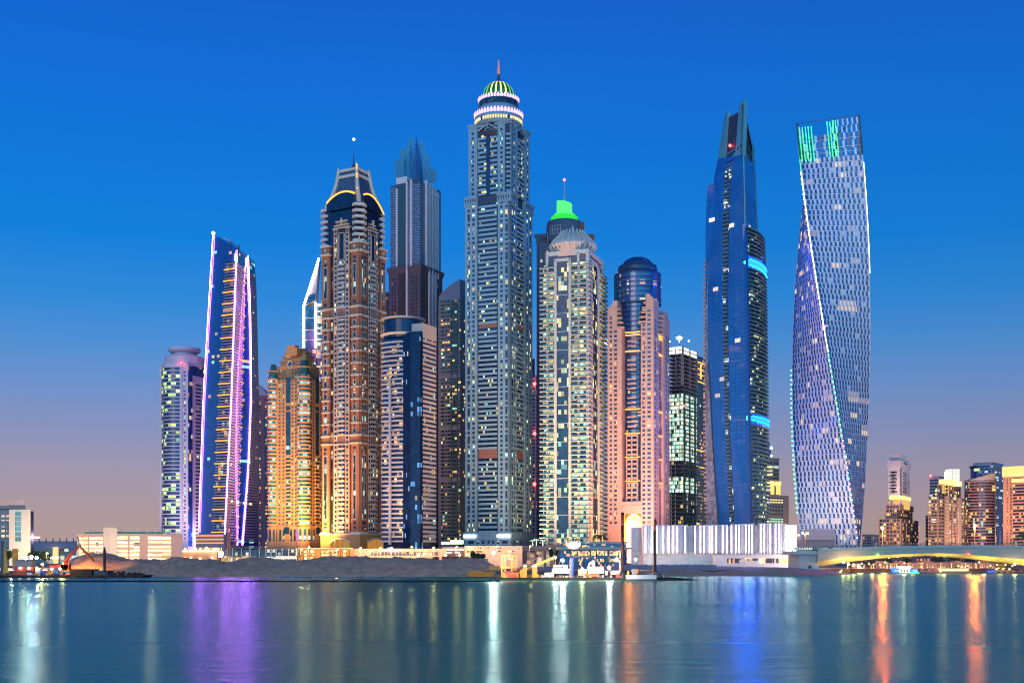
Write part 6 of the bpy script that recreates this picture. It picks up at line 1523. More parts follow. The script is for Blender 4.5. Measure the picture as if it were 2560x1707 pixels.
M_darkslot = wallmat('slot_shadow', (.12, .08, .08)); emat_pinkwall = emat('pink_wall_light', (1, .55, .4), 1.3, False); emat_rw = emat('pale_red_sign', (1, .55, .5), 2.5, False)
# ================================================================== setting
def setting():
    # water
    m, nt, out = _new('sea_water'); b = node(nt, 'ShaderNodeBsdfGlossy'); b.distribution = 'MULTI_GGX'; b.inputs['Color'].default_value = (.27, .52, .54, 1)
    df = node(nt, 'ShaderNodeBsdfDiffuse'); df.inputs['Color'].default_value = (.0, .35, .20, 1); mx = node(nt, 'ShaderNodeMixShader'); fr = node(nt, 'ShaderNodeFresnel'); fr.inputs['IOR'].default_value = 1.33
    nt.links.new(mth(nt, 'MULTIPLY', fr.outputs[0], .86), mx.inputs[0]); nt.links.new(df.outputs[0], mx.inputs[1]); nt.links.new(b.outputs[0], mx.inputs[2]); nt.links.new(mx.outputs[0], out.inputs[0])
    g = node(nt, 'ShaderNodeNewGeometry'); mp = node(nt, 'ShaderNodeMapping'); nt.links.new(g.outputs['Position'], mp.inputs['Vector']); mp.inputs['Scale'].default_value = (.35, .9, 1); mp.inputs['Rotation'].default_value = (0, 0, .29)
    n1 = node(nt, 'ShaderNodeTexNoise'); n1.inputs['Scale'].default_value = .9; n1.inputs['Detail'].default_value = 4; nt.links.new(mp.outputs[0], n1.inputs['Vector'])
    n2 = node(nt, 'ShaderNodeTexNoise'); n2.inputs['Scale'].default_value = .03; n2.inputs['Detail'].default_value = 3; nt.links.new(mp.outputs[0], n2.inputs['Vector'])
    bp = node(nt, 'ShaderNodeBump'); bp.inputs['Strength'].default_value = .9; bp.inputs['Distance'].default_value = .13; n4 = node(nt, 'ShaderNodeTexNoise'); n4.inputs['Scale'].default_value = .26; n4.inputs['Detail'].default_value = 3; nt.links.new(mp.outputs[0], n4.inputs['Vector']); n3 = node(nt, 'ShaderNodeTexNoise'); n3.inputs['Scale'].default_value = 2.4; n3.inputs['Detail'].default_value = 2; nt.links.new(mp.outputs[0], n3.inputs['Vector']); nt.links.new(mth(nt, 'ADD', mth(nt, 'MULTIPLY_ADD', n3.outputs[0], .55, n1.outputs[0]), mth(nt, 'MULTIPLY', n4.outputs[0], 2.4)), bp.inputs['Height']); nt.links.new(bp.outputs[0], b.inputs['Normal'])
    nt.links.new(mth(nt, 'MULTIPLY_ADD', n2.outputs[0], .14, .15), b.inputs['Roughness'])
    w = MB(); w.quad([(-6000, -400, 0), (6000, -400, 0), (6000, 9000, 0), (-6000, 9000, 0)], m); tag(w.build('water'), kind='structure')
    # land
    sand = wallmat('sandy_ground', (.34, .25, .18), var=.3, scale=.15)
    shore = [(-1200, 600), (X(1500, 600), 600), (X(1700, 640), 640), (X(1985, 690), 690), (X(2040, 690), 690), (X(2125, 790), 790), (X(2600, 790), 790), (1400, 790)]
    L = MB(); pts = shore+[(6000, 1000), (6000, 8500), (-6000, 8500), (-6000, 600)]
    L.quad([(x, y, 2.6) for x, y in pts], sand); tag(L.build('land'), kind='structure')
    s = MB(); st = wallmat('quay_stone', (.13, .075, .06), var=.25, scale=.3)
    for a, b2 in zip(shore, shore[1:]): s.quad([(a[0], a[1], -2), (b2[0], b2[1], -2), (b2[0], b2[1], 2.6), (a[0], a[1], 2.6)], st)
    tag(s.build('quay'), kind='structure')
    # sand mounds heaped along the shore
    def mound(name, crest, y0, y1, mat, rough=1.0, seed=0, nx=420, ny=26):
        mb = MB(); mb.smooth = True; p0, p1 = crest[0][0], crest[-1][0]
        def fn(u, v):
            px = p0+(p1-p0)*u; y = y0+(y1-y0)*v; yc = y0+(y1-y0)*.62
            top = Z(interp(crest, px), yc); x = X(px, yc)
            prof = math.sin(min(v/.62, 1)*math.pi/2)**.85 if v < .62 else math.cos((v-.62)/.38*math.pi/2)**.8
            P = Vector((x*.11+seed, y*.11, 0)); nz = noise.fractal(P, 1.0, 2.1, 5)*1.0+noise.noise(P*.35)*1.2
            rid = abs(noise.noise(Vector((x*.22+seed, y*.08, 3))))
            e = min(u*30, (1-u)*30, 1)
            z = max(0, top)*prof*e+(nz*1.3*rough-rid*1.9*rough)*prof*min(1, top/6)*(1 if v < .9 else 0)-.4*(1-prof)
            return (x+noise.noise(P*1.7)*1.2*prof, y+noise.noise(P*1.3+Vector((9, 0, 0)))*1.5*prof, z)
        mb.grid(fn, nx, ny, mat); return tag(mb.build(name), kind='structure')
    sd = wallmat('heaped_sand', (.78, .40, .22), var=.6, scale=.25, rough=.95); sd2 = wallmat('tan_sand', (.62, .36, .21), var=.4, scale=.3, rough=.95)
    mound('sand_bank', [(150, 1404), (190, 1398), (215, 1388), (240, 1380), (262, 1377), (285, 1383), (305, 1390), (340, 1397), (370, 1393), (400, 1399), (450, 1391), (490, 1392), (515, 1399), (560, 1401), (620, 1398), (700, 1399), (760, 1397), (820, 1392), (880, 1394), (950, 1391), (1010, 1393), (1060, 1393), (1100, 1397), (1150, 1396), (1175, 1394), (1200, 1405), (1225, 1413), (1255, 1424), (1290, 1430)], 588, 668, sd, 1.0, 3)
    mound('sand_hill', [(1600, 1436), (1650, 1424), (1690, 1421), (1740, 1425), (1780, 1430), (1850, 1424), (1885, 1429), (1925, 1417), (1960, 1420), (2000, 1428), (2045, 1434)], 600, 655, sd2, .5, 40, 200, 18)
    mound('gravel_bank', [(1150, 1430), (1180, 1425), (1220, 1427), (1300, 1420), (1400, 1416), (1500, 1414), (1600, 1412), (1700, 1411), (1800, 1414), (1900, 1416), (2000, 1419), (2080, 1424)], 640, 760, wallmat('grey_gravel', (.34, .33, .34), var=.5, scale=.8), .35, 80, 260, 14)
    # rock armour
    rk = MB(); rm = wallmat('rock_grey', (.34, .34, .37), var=.5, scale=.9); r = random.Random(5)
    for i in range(1500):
        px = r.uniform(1565, 1790) if r.random() < .8 else r.uniform(1160, 1260); y = r.uniform(648, 700); t = (y-648)/52
        x = X(px, y); z = Z(1426-14*t, y)+.2 if px > 1500 else Z(1436-10*t, y); s = r.uniform(.3, .75)
        v = [Vector((r.uniform(-1, 1), r.uniform(-1, 1), r.uniform(-.7, .9))).normalized()*s*r.uniform(.7, 1.2) for _ in range(6)]
        a = [(x+p.x, y+p.y, z+p.z) for p in (Vector((s, 0, -.1)), Vector((0, s, .1)), Vector((-s, 0, 0)), Vector((0, -s, .1)))]; tp = (x+v[0].x*.4, y+v[0].y*.4, z+s*.8); bt = (x, y, z-s)
        for k in range(4): rk.quad([a[k], a[(k+1) % 4], tp], rm); rk.quad([a[(k+1) % 4], a[k], bt], rm)
    tag(rk.build('rubble'), kind='stuff')

# ================================================================== bridge
def bridge():
    Y0, Y1 = 700, 730; r = thing('road_bridge', 'low pale road bridge with shallow arched underside lit gold across the channel', 'bridge', (X(2300, Y0), Y0, 0))
    top = [(1975, 1376), (2044, 1372), (2120, 1368), (2200, 1365), (2300, 1363.5), (2420, 1363), (2560, 1363), (2800, 1366)]
    bot = [(1975, 1404), (2044, 1402), (2100, 1395), (2150, 1390), (2200, 1387), (2270, 1383.5), (2343, 1382), (2400, 1384), (2450, 1387.5), (2560, 1398), (2640, 1408), (2800, 1410)]
    con = wallmat('bridge_concrete', (.50, .44, .36), var=.1); cap = wallmat('bridge_edge_beam', (.52, .52, .48), var=.08)
    xs = [2044+k*(3300-2044)/90 for k in range(91)]; m = MB(); so = MB(); ed = MB()
    for a, b in zip(xs, xs[1:]):
        za0, zb0, za1, zb1 = Z(interp(bot, a), Y0), Z(interp(bot, b), Y0), Z(interp(top, a), Y0), Z(interp(top, b), Y0); xa, xb = X(a, Y0), X(b, Y0)
        m.quad([(xa, Y0, za0), (xb, Y0, zb0), (xb, Y0, zb1-.9), (xa, Y0, za1-.9)], con); m.quad([(xa, Y1, za0), (xa, Y1, za1), (xb, Y1, zb1), (xb, Y1, zb0)], con)
        hp = lambda p: Z(interp(bot, p)+interp([(1975, 16), (2100, 14), (2200, 9), (2343, 6), (2450, 8), (2560, 12), (2800, 14)], p), Y0)
        ha, hb = hp(a), hp(b); so.quad([(xa, Y0, za0), (xa, Y0+9, ha), (xb, Y0+9, hb), (xb, Y0, zb0)], con); so.quad([(xa, Y0+9, ha), (xa, Y1-9, ha), (xb, Y1-9, hb), (xb, Y0+9, hb)], con); so.quad([(xa, Y1-9, ha), (xa, Y1, za0), (xb, Y1, zb0), (xb, Y1-9, hb)], con)
        ed.quad([(xa, Y0-.8, za1-1.5), (xb, Y0-.8, zb1-1.5), (xb, Y0-.8, zb1), (xa, Y0-.8, za1)], cap); ed.quad([(xa, Y0-.8, za1), (xb, Y0-.8, zb1), (xb, Y1, zb1), (xa, Y1, za1)], cap); ed.quad([(xa, Y0-.8, za1-1.5), (xa, Y0, za1-1.5), (xb, Y0, zb1-1.5), (xb, Y0-.8, zb1-1.5)], cap)
    for p, o in ((xs[0], 1), (xs[-1], -1)): za, zb = Z(interp(bot, p), Y0), Z(interp(top, p), Y0)-.9; m.quad([(X(p, Y0), Y0, za), (X(p, Y0), Y1, za), (X(p, Y0), Y1, zb), (X(p, Y0), Y0, zb)], con)
    m.build('girder', r); so.build('soffit', r); ed.build('deck', r)
    p = MB(); p.box(X(1996, Y0+4), X(2046, Y0+4), Y0+3, Y1, 0, Z(1384, Y0), wallmat('abutment_white', (.5, .46, .42), var=.08)); p.build('abutment', r)
    p = MB(); p.box(X(1984, Y0), X(2050, Y0), Y0+1, Y1-1, Z(1385, Y0), Z(1376, Y0), cap); p.box(X(1984, Y0), X(2110, Y0), Y0+.2, Y0+.4, Z(1374, Y0), Z(1368, Y0), winmat('lit_parapet_glass', (.1, .2, .18), .9, [(.75, 1, .7), (.85, 1, .8)], 3, 9, 0, 0, .9, cluster=False)); p.build('approach_parapet', r)
    rp = Parts(r, 'railing_post', 100)
    for k in range(96): a = 1990+k*6.1; z = Z(interp(top, a), Y0); rp.new().box(X(a, Y0)-.14, X(a, Y0)+.14, Y0-.7, Y0-.4, z, z+1.6, M_railg)
    rp.done(); m = MB()
    for h in (.5, 1.0, 1.55): m.path([(X(a, Y0), Y0-.55, Z(interp(top, a), Y0)+h) for a in xs[::3]], .09, M_railg, 4)
    m.build('railing', r)
    nv = Parts(r, 'navigation_light', 8); gn = emat('green_nav_light', (.25, 1, .1), 14, False); am = emat('amber_nav_light', (1, .6, .15), 12, False)
    for px, py, c, y in ((2195, 1386.5, gn, Y0-1), (2222, 1393, gn, Y1), (2244, 1391, am, Y1), (2422, 1384.5, E_red, Y0-1), (2429, 1391.5, E_red, Y1)): nv.new().ball(W(px, py, y), .42, c, 8)
    nv.done(); fl = Parts(r, 'under_bridge_lamp', 8); e = emat('under_bridge_light', (1, .62, .2), 18)
    for px, py in ((2109, 1395.5), (2121, 1400.5), (2134, 1402.5), (2537, 1400)):
        q = W(px, py+9, Y0-2); fl.new().ball(q, .75, e, 8); lamp('under_bridge_bulb', (q.x, q.y, q.z-1.2), (1, .55, .12), 5000, 1, parent=r)
    fl.done()
    for px in (2180, 2260, 2360, 2460, 2580): lamp('soffit_bulb', W(px, 1428, 704), (1, .50, .10), 9000, 1, parent=r)
M_railg = wallmat('rail_grey', (.10, .13, .14), rough=.5)

# ================================================================== planting
LEAF = wallmat('leaf_green', (.045, .075, .03), var=.5, scale=.5); LEAFD = wallmat('leaf_dark', (.03, .05, .03), var=.5, scale=.5); BARK = wallmat('palm_bark', (.12, .09, .06))
E_palm = emat('wrapped_palm_light', (1, .62, .28), 3, False); E_palmg = emat('palm_white_light', (.75, 1, .75), 4, False)
def palm(px, pbase, Y, hpx, label, lit=None, fr=None, group=None, rad=None, n=13, seed=0, leaf=None):
    r = random.Random(seed*7+int(px)); b = W(px, pbase, Y); h = hpx*Y/F; root = thing('palm_tree', label, 'palm tree', b, group); R = (rad or hpx*.55)*Y/F
    m = MB(); m.path([b, b+Vector((.1*h*r.uniform(-.3, .3), 0, h*.5)), b+Vector((0, 0, h))], [h*.035+.12, h*.028+.1, h*.024+.08], lit or BARK, 6); m.build('trunk', root)
    m = MB(); g = MB()
    for k in range(n):
        a = TAU*k/n+r.uniform(-.2, .2); up = r.uniform(.25, .75); L = R*r.uniform(.8, 1.1); pts = []
        for i in range(7):
            t = i/6; pts.append(b+Vector((math.cos(a)*L*t, math.sin(a)*L*t, h+L*(up*t-1.15*t*t))))
        for i in range(6):
            p, q = pts[i], pts[i+1]; d = (q-p).normalized(); s = d.cross(Vector((0, 0, 1))).normalized(); w = R*.26*(1-abs(i/6-.4))
            for sg in (-1, 1):
                for j in range(2):
                    o = p+(q-p)*(j/2); m.quad([o, o+(q-p)*.35, o+(q-p)*.6+s*sg*w-Vector((0, 0, w*.55))], leaf or (LEAF if (i+k) % 3 else LEAFD))
        if fr and k % 2 == 0: g.path([p-Vector((0, 0, .15)) for p in pts[:5]], R*.035, fr, 4)
    m.build('crown', root)
    if g.v: g.build('light_string', root)
    return root
def bush(px, pbase, Y, wpx, hpx, label, seed, cat='tree', name='tree', group=None):
    r = random.Random(seed); b = W(px, pbase, Y); h = hpx*Y/F; w = wpx*Y/F/2; root = thing(name, label, cat, b, group)
    m = MB(); m.path([b, b+Vector((0, 0, h*.35)), b+Vector((.1*w, 0, h*.7))], [h*.04+.05, h*.03+.04, .04], BARK, 5)
    for k in range(4): a = r.uniform(0, TAU); m.bar(b+Vector((0, 0, h*.3)), b+Vector((math.cos(a)*w*.6, math.sin(a)*w*.6, h*.65)), .07, BARK, 4, .03)
    m.build('trunk', root); c = MB()
    for k in range(520):
        while True:
            p = Vector((r.uniform(-1, 1), r.uniform(-1, 1), r.uniform(-1, 1)))
            if .25 < p.length < 1: break
        lob = 1+.3*noise.noise(p*2.2+Vector((seed, 0, 0))); q = b+Vector((p.x*w*lob, p.y*w*lob, h*.55+p.z*h*.45*lob)); s = h*.07+.12
        u = Vector((r.gauss(0, 1), r.gauss(0, 1), r.gauss(0, 1))).normalized(); v = u.cross(Vector((r.gauss(0, 1), 1, r.gauss(0, 1)))).normalized()
        c.quad([q-u*s, q+v*s*.6, q+u*s, q-v*s*.6], LEAF if noise.noise(p*3) > 0 else LEAFD)
    c.build('crown', root); return root
def planting():
    for k, (px, pb, h, lb) in enumerate(((1332, 1363, 13, 'palm with green white lit fronds beside the dark canopy block roof edge'), (1341, 1362, 15, 'middle of the three green white lit palms above the dark canopy block'), (1357, 1363, 14, 'green white lit palm nearest the balcony tower above the dark canopy block'))):
        palm(px, pb, 945, h, lb, E_palmg, E_palmg, 'lit palms on the podium terrace', 11, seed=k)
    for k, (px, lb) in enumerate(((1423, 'green palm in the brown planter with white lights below, nearer the dark canopy block'), (1443, 'green palm in the brown planter with white lights below, nearer the pink tower'))): palm(px, 1357, 904, 15, lb, None, E_palmg, 'palms in the restaurant planter', 12, seed=k)
    lp = thing('planter_light', 'row of white globe lights glowing at the palm planter rim', 'light', W(1432, 1357, 902)); m = MB()
    for p in (1417, 1423, 1429, 1436, 1442, 1448): m.ball(W(p, 1353+RND.uniform(-1, 1), 902), .32, E_palmg, 8)
    m.build('globe', lp)
    for k, (px, lb) in enumerate(((1492, 'dark spreading palm with amber lit trunk above the glass restaurant, the broader one'), (1506, 'dark palm with amber lit trunk nearest the pink tower above the glass restaurant'))): palm(px, 1354, 925, 17, lb, emat('amber_trunk_light_%d' % k, (1, .55, .06), 1.6, False), None, 'dark palms on the restaurant roof', 16, 18, seed=k+4, leaf=LEAFD)
    for k, (px, w, h, lb) in enumerate(((1183, 15, 21, 'tallest dark shrub of the clump before the grey pink podium'), (1195, 16, 16, 'middle dark shrub of the clump before the grey pink podium'), (1207, 15, 15, 'dark shrub of the clump nearest the floodlight before the podium'))): bush(px, 1398, 800, w, h, lb, 20+k, 'shrub', 'shrub', 'shrubs before the podium')
    bush(1378, 1396, 850, 10, 26, 'slim dark evergreen tree at the corner of the glass restaurant', 31)
    bush(88, 1402, 830, 34, 26, 'dark broad tree below the long grey canopy beside the white office', 33); bush(112, 1404, 820, 30, 26, 'dark tree nearer the car park below the long grey canopy', 34); bush(20, 1400, 820, 22, 26, 'dark tree against the glass flank of the white office', 35)
    bush(1090, 1400, 860, 18, 10, 'low orange lit bush on the crest near the red containers', 36, 'shrub', 'shrub')
    # wrapped palms on the promenade under the bridge
    ps = [(2119, 1428, 23, 5), (2128, 1428, 18, 5), (2160, 1426, 16, 6), (2178, 1426, 15, 8), (2184, 1426, 17, 9), (2218, 1421, 16, 9), (2227, 1422, 14, 7), (2241, 1420, 13, 9), (2272, 1419, 13, 9), (2305, 1423, 17, 10), (2352, 1422, 15, 9), (2379, 1420, 14, 8), (2405, 1419, 12, 8), (2414, 1419, 12, 6), (2440, 1425, 17, 10)]
    where = ['beside the brown slatted kiosk under the bridge end', 'just left of the brown slatted kiosk', 'behind the quay wall right of the white lit marquee', 'first of a close pair on the quay', 'second of a close pair on the quay', 'at the near end of the row before the tan houses', 'a step right of the row end', 'left of the blue lit dinner boat', 'behind the white middle of the blue lit boat', 'right of the blue lit boat', 'at the left end of the long lit boat', 'behind the left half of the long lit boat', 'first of the close pair behind the long lit boat', 'second of the close pair behind the long lit boat', 'right of the long lit boat']
    for k, ((px, pb, h, rd), wh) in enumerate(zip(ps, where)): palm(px, pb, 800+k % 3*6, h, 'palm wrapped in warm lights, '+wh, E_palm, E_palm, 'lit palms along the promenade', rd, 10, seed=k+30)
    palm(2566, 1440, 560, 108, 'green lit palm cut by the frame at the far right before the bridge', emat('green_lit_trunk', (.02, .12, .01), .5, False), None, None, 26, 20, seed=77, leaf=wallmat('bright_palm_leaf', (.05, .22, .03)))
    for k, (px, pb, w, h, lb) in enumerate(((2180, 1418, 40, 18, 'dark tree clump under the bridge behind the paired lit palms'), (2215, 1416, 36, 20, 'dark tree clump under the bridge before the dim flats'), (2268, 1408, 24, 14, 'dark tree between two dim flats under the bridge'), (2345, 1407, 40, 16, 'wide dark tree under the middle of the bridge'), (2388, 1407, 34, 15, 'dark tree under the bridge by the red light'), (2425, 1409, 24, 12, 'small dark tree under the bridge right of the red light'), (2490, 1412, 44, 18, 'reddish dark tree under the right part of the bridge'))): bush(px, pb, 860, w, h, lb, 50+k, group='trees under the bridge')

# ================================================================== promenade, boats under the bridge
def promenade():
    tn = wallmat('tan_villa', (.56, .33, .22)); dk = wallmat('dim_flats', (.26, .17, .17)); w = winmat('villa_window', (.25, .16, .08), .7, [(1, .7, .25), (1, .8, .4), (1, .6, .2)], 2.0, 2.4, 3, 0, 1.6, cluster=False); wd = winmat('flats_window', (.05, .05, .08), .18, PAL_WARM, 2.5, 3, 3, 0, 1.5)
    Y = 840
    for k, (a, b, tp, tw, lb) in enumerate(((2196, 2248, 1407, (2201, 2215, 1402), 'tan villa row, left of the blue lit boat'), (2248, 2312, 1406, (2250, 2262, 1402), 'tan villas behind the blue lit boat'), (2312, 2376, 1405, (2315, 2330, 1402), 'tan villas behind the moored white yachts'), (2376, 2432, 1405, (2391, 2401, 1401), 'tan villas behind the long lit boat'), (2432, 2490, 1406, (2462, 2476, 1401), 'tan villas with square turret right of the long lit boat'))):
        r = thing('villa_row', 'low '+lb, 'villa', (X((a+b)/2, Y), Y, 2.6), 'tan waterfront villas'); m = MB(); m.box(X(a, Y)+.2, X(b, Y)-.2, Y, Y+14, 2.6, Z(tp, Y), tn); m.box(X(tw[0], Y), X(tw[1], Y), Y-.5, Y+12, 2.6, Z(tw[2], Y), tn); m.build('wall', r)
        ps = Parts(r, 'window', 20); p = a+4
        while p < b-5:
            ps.new().box(X(p, Y), X(p+3, Y), Y-.7, Y-.4, Z(1420, Y), Z(1415, Y), w)
            if RND.random() < .7: ps.new().box(X(p+.6, Y), X(p+2.2, Y), Y-.7, Y-.4, Z(1411.5, Y), Z(1409.5, Y), w)
            p += RND.choice((5, 7, 8))
        ps.done()
    Y = 930
    for k, (a, b, tp, lb) in enumerate(((2140, 2236, 1384, 'dim flats behind the dark trees below the left of the bridge arch'), (2238, 2330, 1380, 'dim flats with two lit windows below the crown of the bridge arch'), (2332, 2440, 1382, 'dim flats below the bridge arch behind the red light'), (2440, 2570, 1388, 'dim reddish flats below the right of the bridge arch'))):
        r = thing('apartment_block', 'low '+lb, 'flats', (X((a+b)/2, Y), Y, 2.6), 'flats under the bridge'); m = MB(); m.box(X(a, Y), X(b, Y), Y, Y+18, 2.6, Z(tp, Y), dk)
        for p in range(a+6, b-8, 18): m.box(X(p, Y), X(p+9, Y), Y-1.5, Y, 2.6, Z(tp+2, Y), dk)
        m.build('wall', r); ps = Parts(r, 'window', 30)
        for p in range(a+7, b-8, 9):
            for y in (1390, 1398, 1406): ps.new().box(X(p, Y), X(p+4.5, Y), Y-1.75, Y-1.4, Z(y+2.5, Y), Z(y-1.5, Y), wd)
        ps.done()
    # kiosk and marquee
    Y = 796; r = thing('slatted_kiosk', 'brown slatted kiosk between the lit palm trunks under the bridge end', 'kiosk', (X(2137, Y), Y, 2.6)); m = MB(); m.box(X(2130, Y), X(2143, Y), Y, Y+3, 2.6, Z(1408, Y), M_brownk); m.build('wall', r); m = MB()
    for k in range(6): m.box(X(2129.5, Y), X(2143.5, Y), Y-.25, Y, Z(1411+k*3, Y), Z(1409.8+k*3, Y), M_goldtrim)
    m.build('slat', r)
    r = thing('lit_marquee', 'glowing white marquee beside the brown slatted kiosk', 'marquee', (X(2151, Y), Y, 2.6)); e = emat('marquee_glow', (1, .72, .38), 3.5); m = MB(); x0, x1, c = X(2144, Y), X(2158, Y), X(2151, Y); m.prism([(x0, Y), (x1, Y), (x1, Y+5), (x0, Y+5)], 2.6, Z(1418, Y), e, [(x0+1, Y+.5), (x1-1.5, Y+.5), (x1-1.5, Y+4.5), (x0+1, Y+4.5)]); m.build('canvas_wall', r); m = MB(); m.prism([(x0+.6, Y), (x1-1, Y), (x1-1, Y+5), (x0+.6, Y+5)], Z(1418, Y), Z(1409, Y), e, [(c-.9, Y+2), (c-.3, Y+2), (c-.3, Y+3), (c-.9, Y+3)]); m.build('canvas_roof', r)
    # boats
    hullw = wallmat('boat_white', (.5, .5, .52), rough=.35); hullb = wallmat('boat_grey', (.28, .28, .33), rough=.4); Y = 742
    def hull(mb, a, b, wl, dk_, Y, wd, mat, bow=.14):
        xa, xb = X(a, Y), X(b, Y); z0, z1 = Z(wl, Y), Z(dk_, Y); L = xb-xa
        lo = [(xa+L*.06, Y+.4), (xb-L*.03, Y+.4), (xb-L*.03, Y+wd-.4), (xa+L*.06, Y+wd-.4), (xa+L*(bow+.02), Y+wd*.5)]
        lo = [(xa+L*bow, Y+.5), (xb-L*.02, Y+.5), (xb-L*.02, Y+wd-.5), (xa+L*bow, Y+wd-.5), (xa+L*.05, Y+wd*.5)]
        hi = [(xa+L*bow*.8, Y), (xb, Y), (xb, Y+wd), (xa+L*bow*.8, Y+wd), (xa, Y+wd*.5)]
        mb.prism(lo, z0, z1, mat, hi)
    r = thing('dinner_boat', 'broad two deck party boat with blue lit ends and white middle, moored under the bridge', 'boat', (X(2262, Y), Y, 0)); m = MB(); hull(m, 2226, 2300, 1435, 1430.5, Y, 7, hullb, .05); m.build('hull', r)
    bl = emat('blue_boat_light', (.05, .2, 1), 2.2); bl2 = emat('pale_blue_boat_light', (.3, .5, 1), 2.6); wl = emat('white_boat_light', (1, .93, .8), 2.6); cy = emat('cyan_boat_strip', (.1, 1, .6), 2.4)
    for a, b, t, mt, n in ((2235, 2249, 1420, bl, 'bow_cabin'), (2275, 2295, 1421, bl, 'stern_cabin'), (2249, 2275, 1421, wl, 'saloon')):
        m = MB(); m.box(X(a, Y), X(b, Y), Y+.5, Y+6, Z(1430.5, Y), Z(t, Y), mt)
        m.build(n, r)
    m = MB()
    for p in (2238, 2242, 2246, 2283, 2287, 2291): m.box(X(p, Y), X(p+2, Y), Y+.2, Y+.5, Z(1428, Y), Z(1424, Y), bl2)
    m.build('cabin_window', r); m = MB(); m.box(X(2251, Y), X(2279, Y), Y+1, Y+5, Z(1419.5, Y), Z(1415, Y), wl); m.box(X(2247, Y), X(2282, Y), Y+.4, Y+6, Z(1421, Y), Z(1419.6, Y), hullw); m.build('upper_deck', r); m = MB()
    for p in (2253, 2260, 2267): m.box(X(p, Y), X(p+4, Y), Y+.2, Y+.5, Z(1429, Y), Z(1424, Y), M_brownk)
    m.build('saloon_window', r)
    m = MB(); m.box(X(2275, Y), X(2297, Y), Y-.3, Y, Z(1432.5, Y), Z(1430, Y), cy); m.build('cyan_strip', r)
    def yacht(a, b, lb, Yy, gl_=None, cab=.5):
        r = thing('motor_yacht', lb, 'yacht', (X((a+b)/2, Yy), Yy, 0), 'moored yachts'); m = MB(); hull(m, a, b, 1400+24*100/Yy*10 if False else YH+8/Yy*F, YH+8/Yy*F-5.5, Yy, 4, hullb); m.build('hull', r); L = b-a; wl_ = YH+8/Yy*F
        m = MB(); m.prism([(X(a+L*.3, Yy), Yy+.6), (X(b-L*.12, Yy), Yy+.6), (X(b-L*.12, Yy), Yy+3.4), (X(a+L*.3, Yy), Yy+3.4)], Z(wl_-5.5, Yy), Z(wl_-9, Yy), hullw, [(X(a+L*.42, Yy), Yy+.8), (X(b-L*.16, Yy), Yy+.8), (X(b-L*.16, Yy), Yy+3.2), (X(a+L*.42, Yy), Yy+3.2)]); cb_ = m.build('cabin', r)
        m = MB(); m.box(X(a+L*.45, Yy), X(b-L*.2, Yy), Yy+.45, Yy+.65, Z(wl_-6.5, Yy), Z(wl_-8.2, Yy), M_navyteal); m.build('cabin_window', cb_); m = MB(); m.bar((X(a+L*.6, Yy), Yy+2, Z(wl_-9, Yy)), (X(a+L*.64, Yy), Yy+2, Z(wl_-15, Yy)), .12, M_mast, 4); m.build('mast', r)
    yacht(2300, 2318, 'small grey white yacht just right of the blue lit boat', 760); yacht(2316, 2338, 'darker yacht, middle of three between the blue boat and the long lit boat', 757); yacht(2334, 2354, 'white yacht next to the bow of the long lit boat', 752); yacht(2540, 2575, 'grey yacht at the right edge under the bridge', 748)
    r = thing('long_lit_boat', 'long low tour boat with a continuous cream lit cabin and grey hull', 'boat', (X(2388, Y), Y, 0)); m = MB(); hull(m, 2349, 2428, 1433, 1427, Y, 6, wallmat('mauve_hull', (.34, .26, .28)), .08); m.build('hull', r)
    m = MB(); m.box(X(2354, Y), X(2423, Y), Y+.6, Y+5.4, Z(1427, Y), Z(1420.5, Y), emat('cream_cabin_light', (1, .78, .38), 1.7)); m.build('lit_cabin', r); m = MB(); m.box(X(2353, Y), X(2424, Y), Y+.4, Y+5.6, Z(1420.5, Y), Z(1419.3, Y), hullw); m.box(X(2378, Y), X(2396, Y), Y+1, Y+5, Z(1419.3, Y), Z(1418, Y), M_redbox); m.build('cabin_roof', r)
    m = MB()
    for p in range(2356, 2423, 6): m.box(X(p, Y), X(p+.7, Y), Y+.45, Y+.6, Z(1427, Y), Z(1420.5, Y), hullw)
    m.build('window_post', r); m = MB(); m.ball(W(2351, 1428, Y-.5), .35, emat('amber_bow_light', (1, .5, .1), 12), 8); m.build('bow_light', r)
    r = thing('white_ferry', 'white ferry with blue lit bow and three arched bays at the quay', 'boat', (X(2506, Y), Y, 0)); m = MB(); hull(m, 2470, 2540, 1436, 1431, Y, 7, hullb, .06); m.build('hull', r); m = MB(); m.box(X(2488, Y), X(2538, Y), Y+.5, Y+6, Z(1431, Y), Z(1424, Y), wallmat('ferry_white', (.55, .5, .45))); m.build('saloon', r)
    m = MB(); m.box(X(2475, Y), X(2488, Y), Y+.4, Y+5, Z(1431, Y), Z(1424.5, Y), emat('blue_bow_glow', (.06, .15, .8), 1.2, False)); m.build('bow_cabin', r); m = MB()
    for p in (2493, 2508, 2524): m.box(X(p, Y), X(p+7, Y), Y+.2, Y+.5, Z(1431, Y), Z(1428, Y), M_redbox)
    for p in (2495, 2511, 2527): m.box(X(p, Y), X(p+3, Y), Y+2, Y+4, Z(1424, Y), Z(1420, Y), emat_cab)
    m.build('arched_bay', r)
    r = thing('green_screen_stall', 'mossy green slatted stall behind the white ferry', 'stall', (X(2506, 800), 800, 2.6)); m = MB(); m.box(X(2497, 800), X(2514, 800), 800, 803, 2.6, Z(1408, 800), wallmat('moss_slat', (.16, .17, .05), var=.4, scale=1)); m.build('wall', r); m = MB()
    for k in range(5): m.box(X(2496.5, 800), X(2514.5, 800), 799.7, 800, Z(1411+k*3, 800), Z(1410+k*3, 800), M_brownk)
    m.build('slat', r)
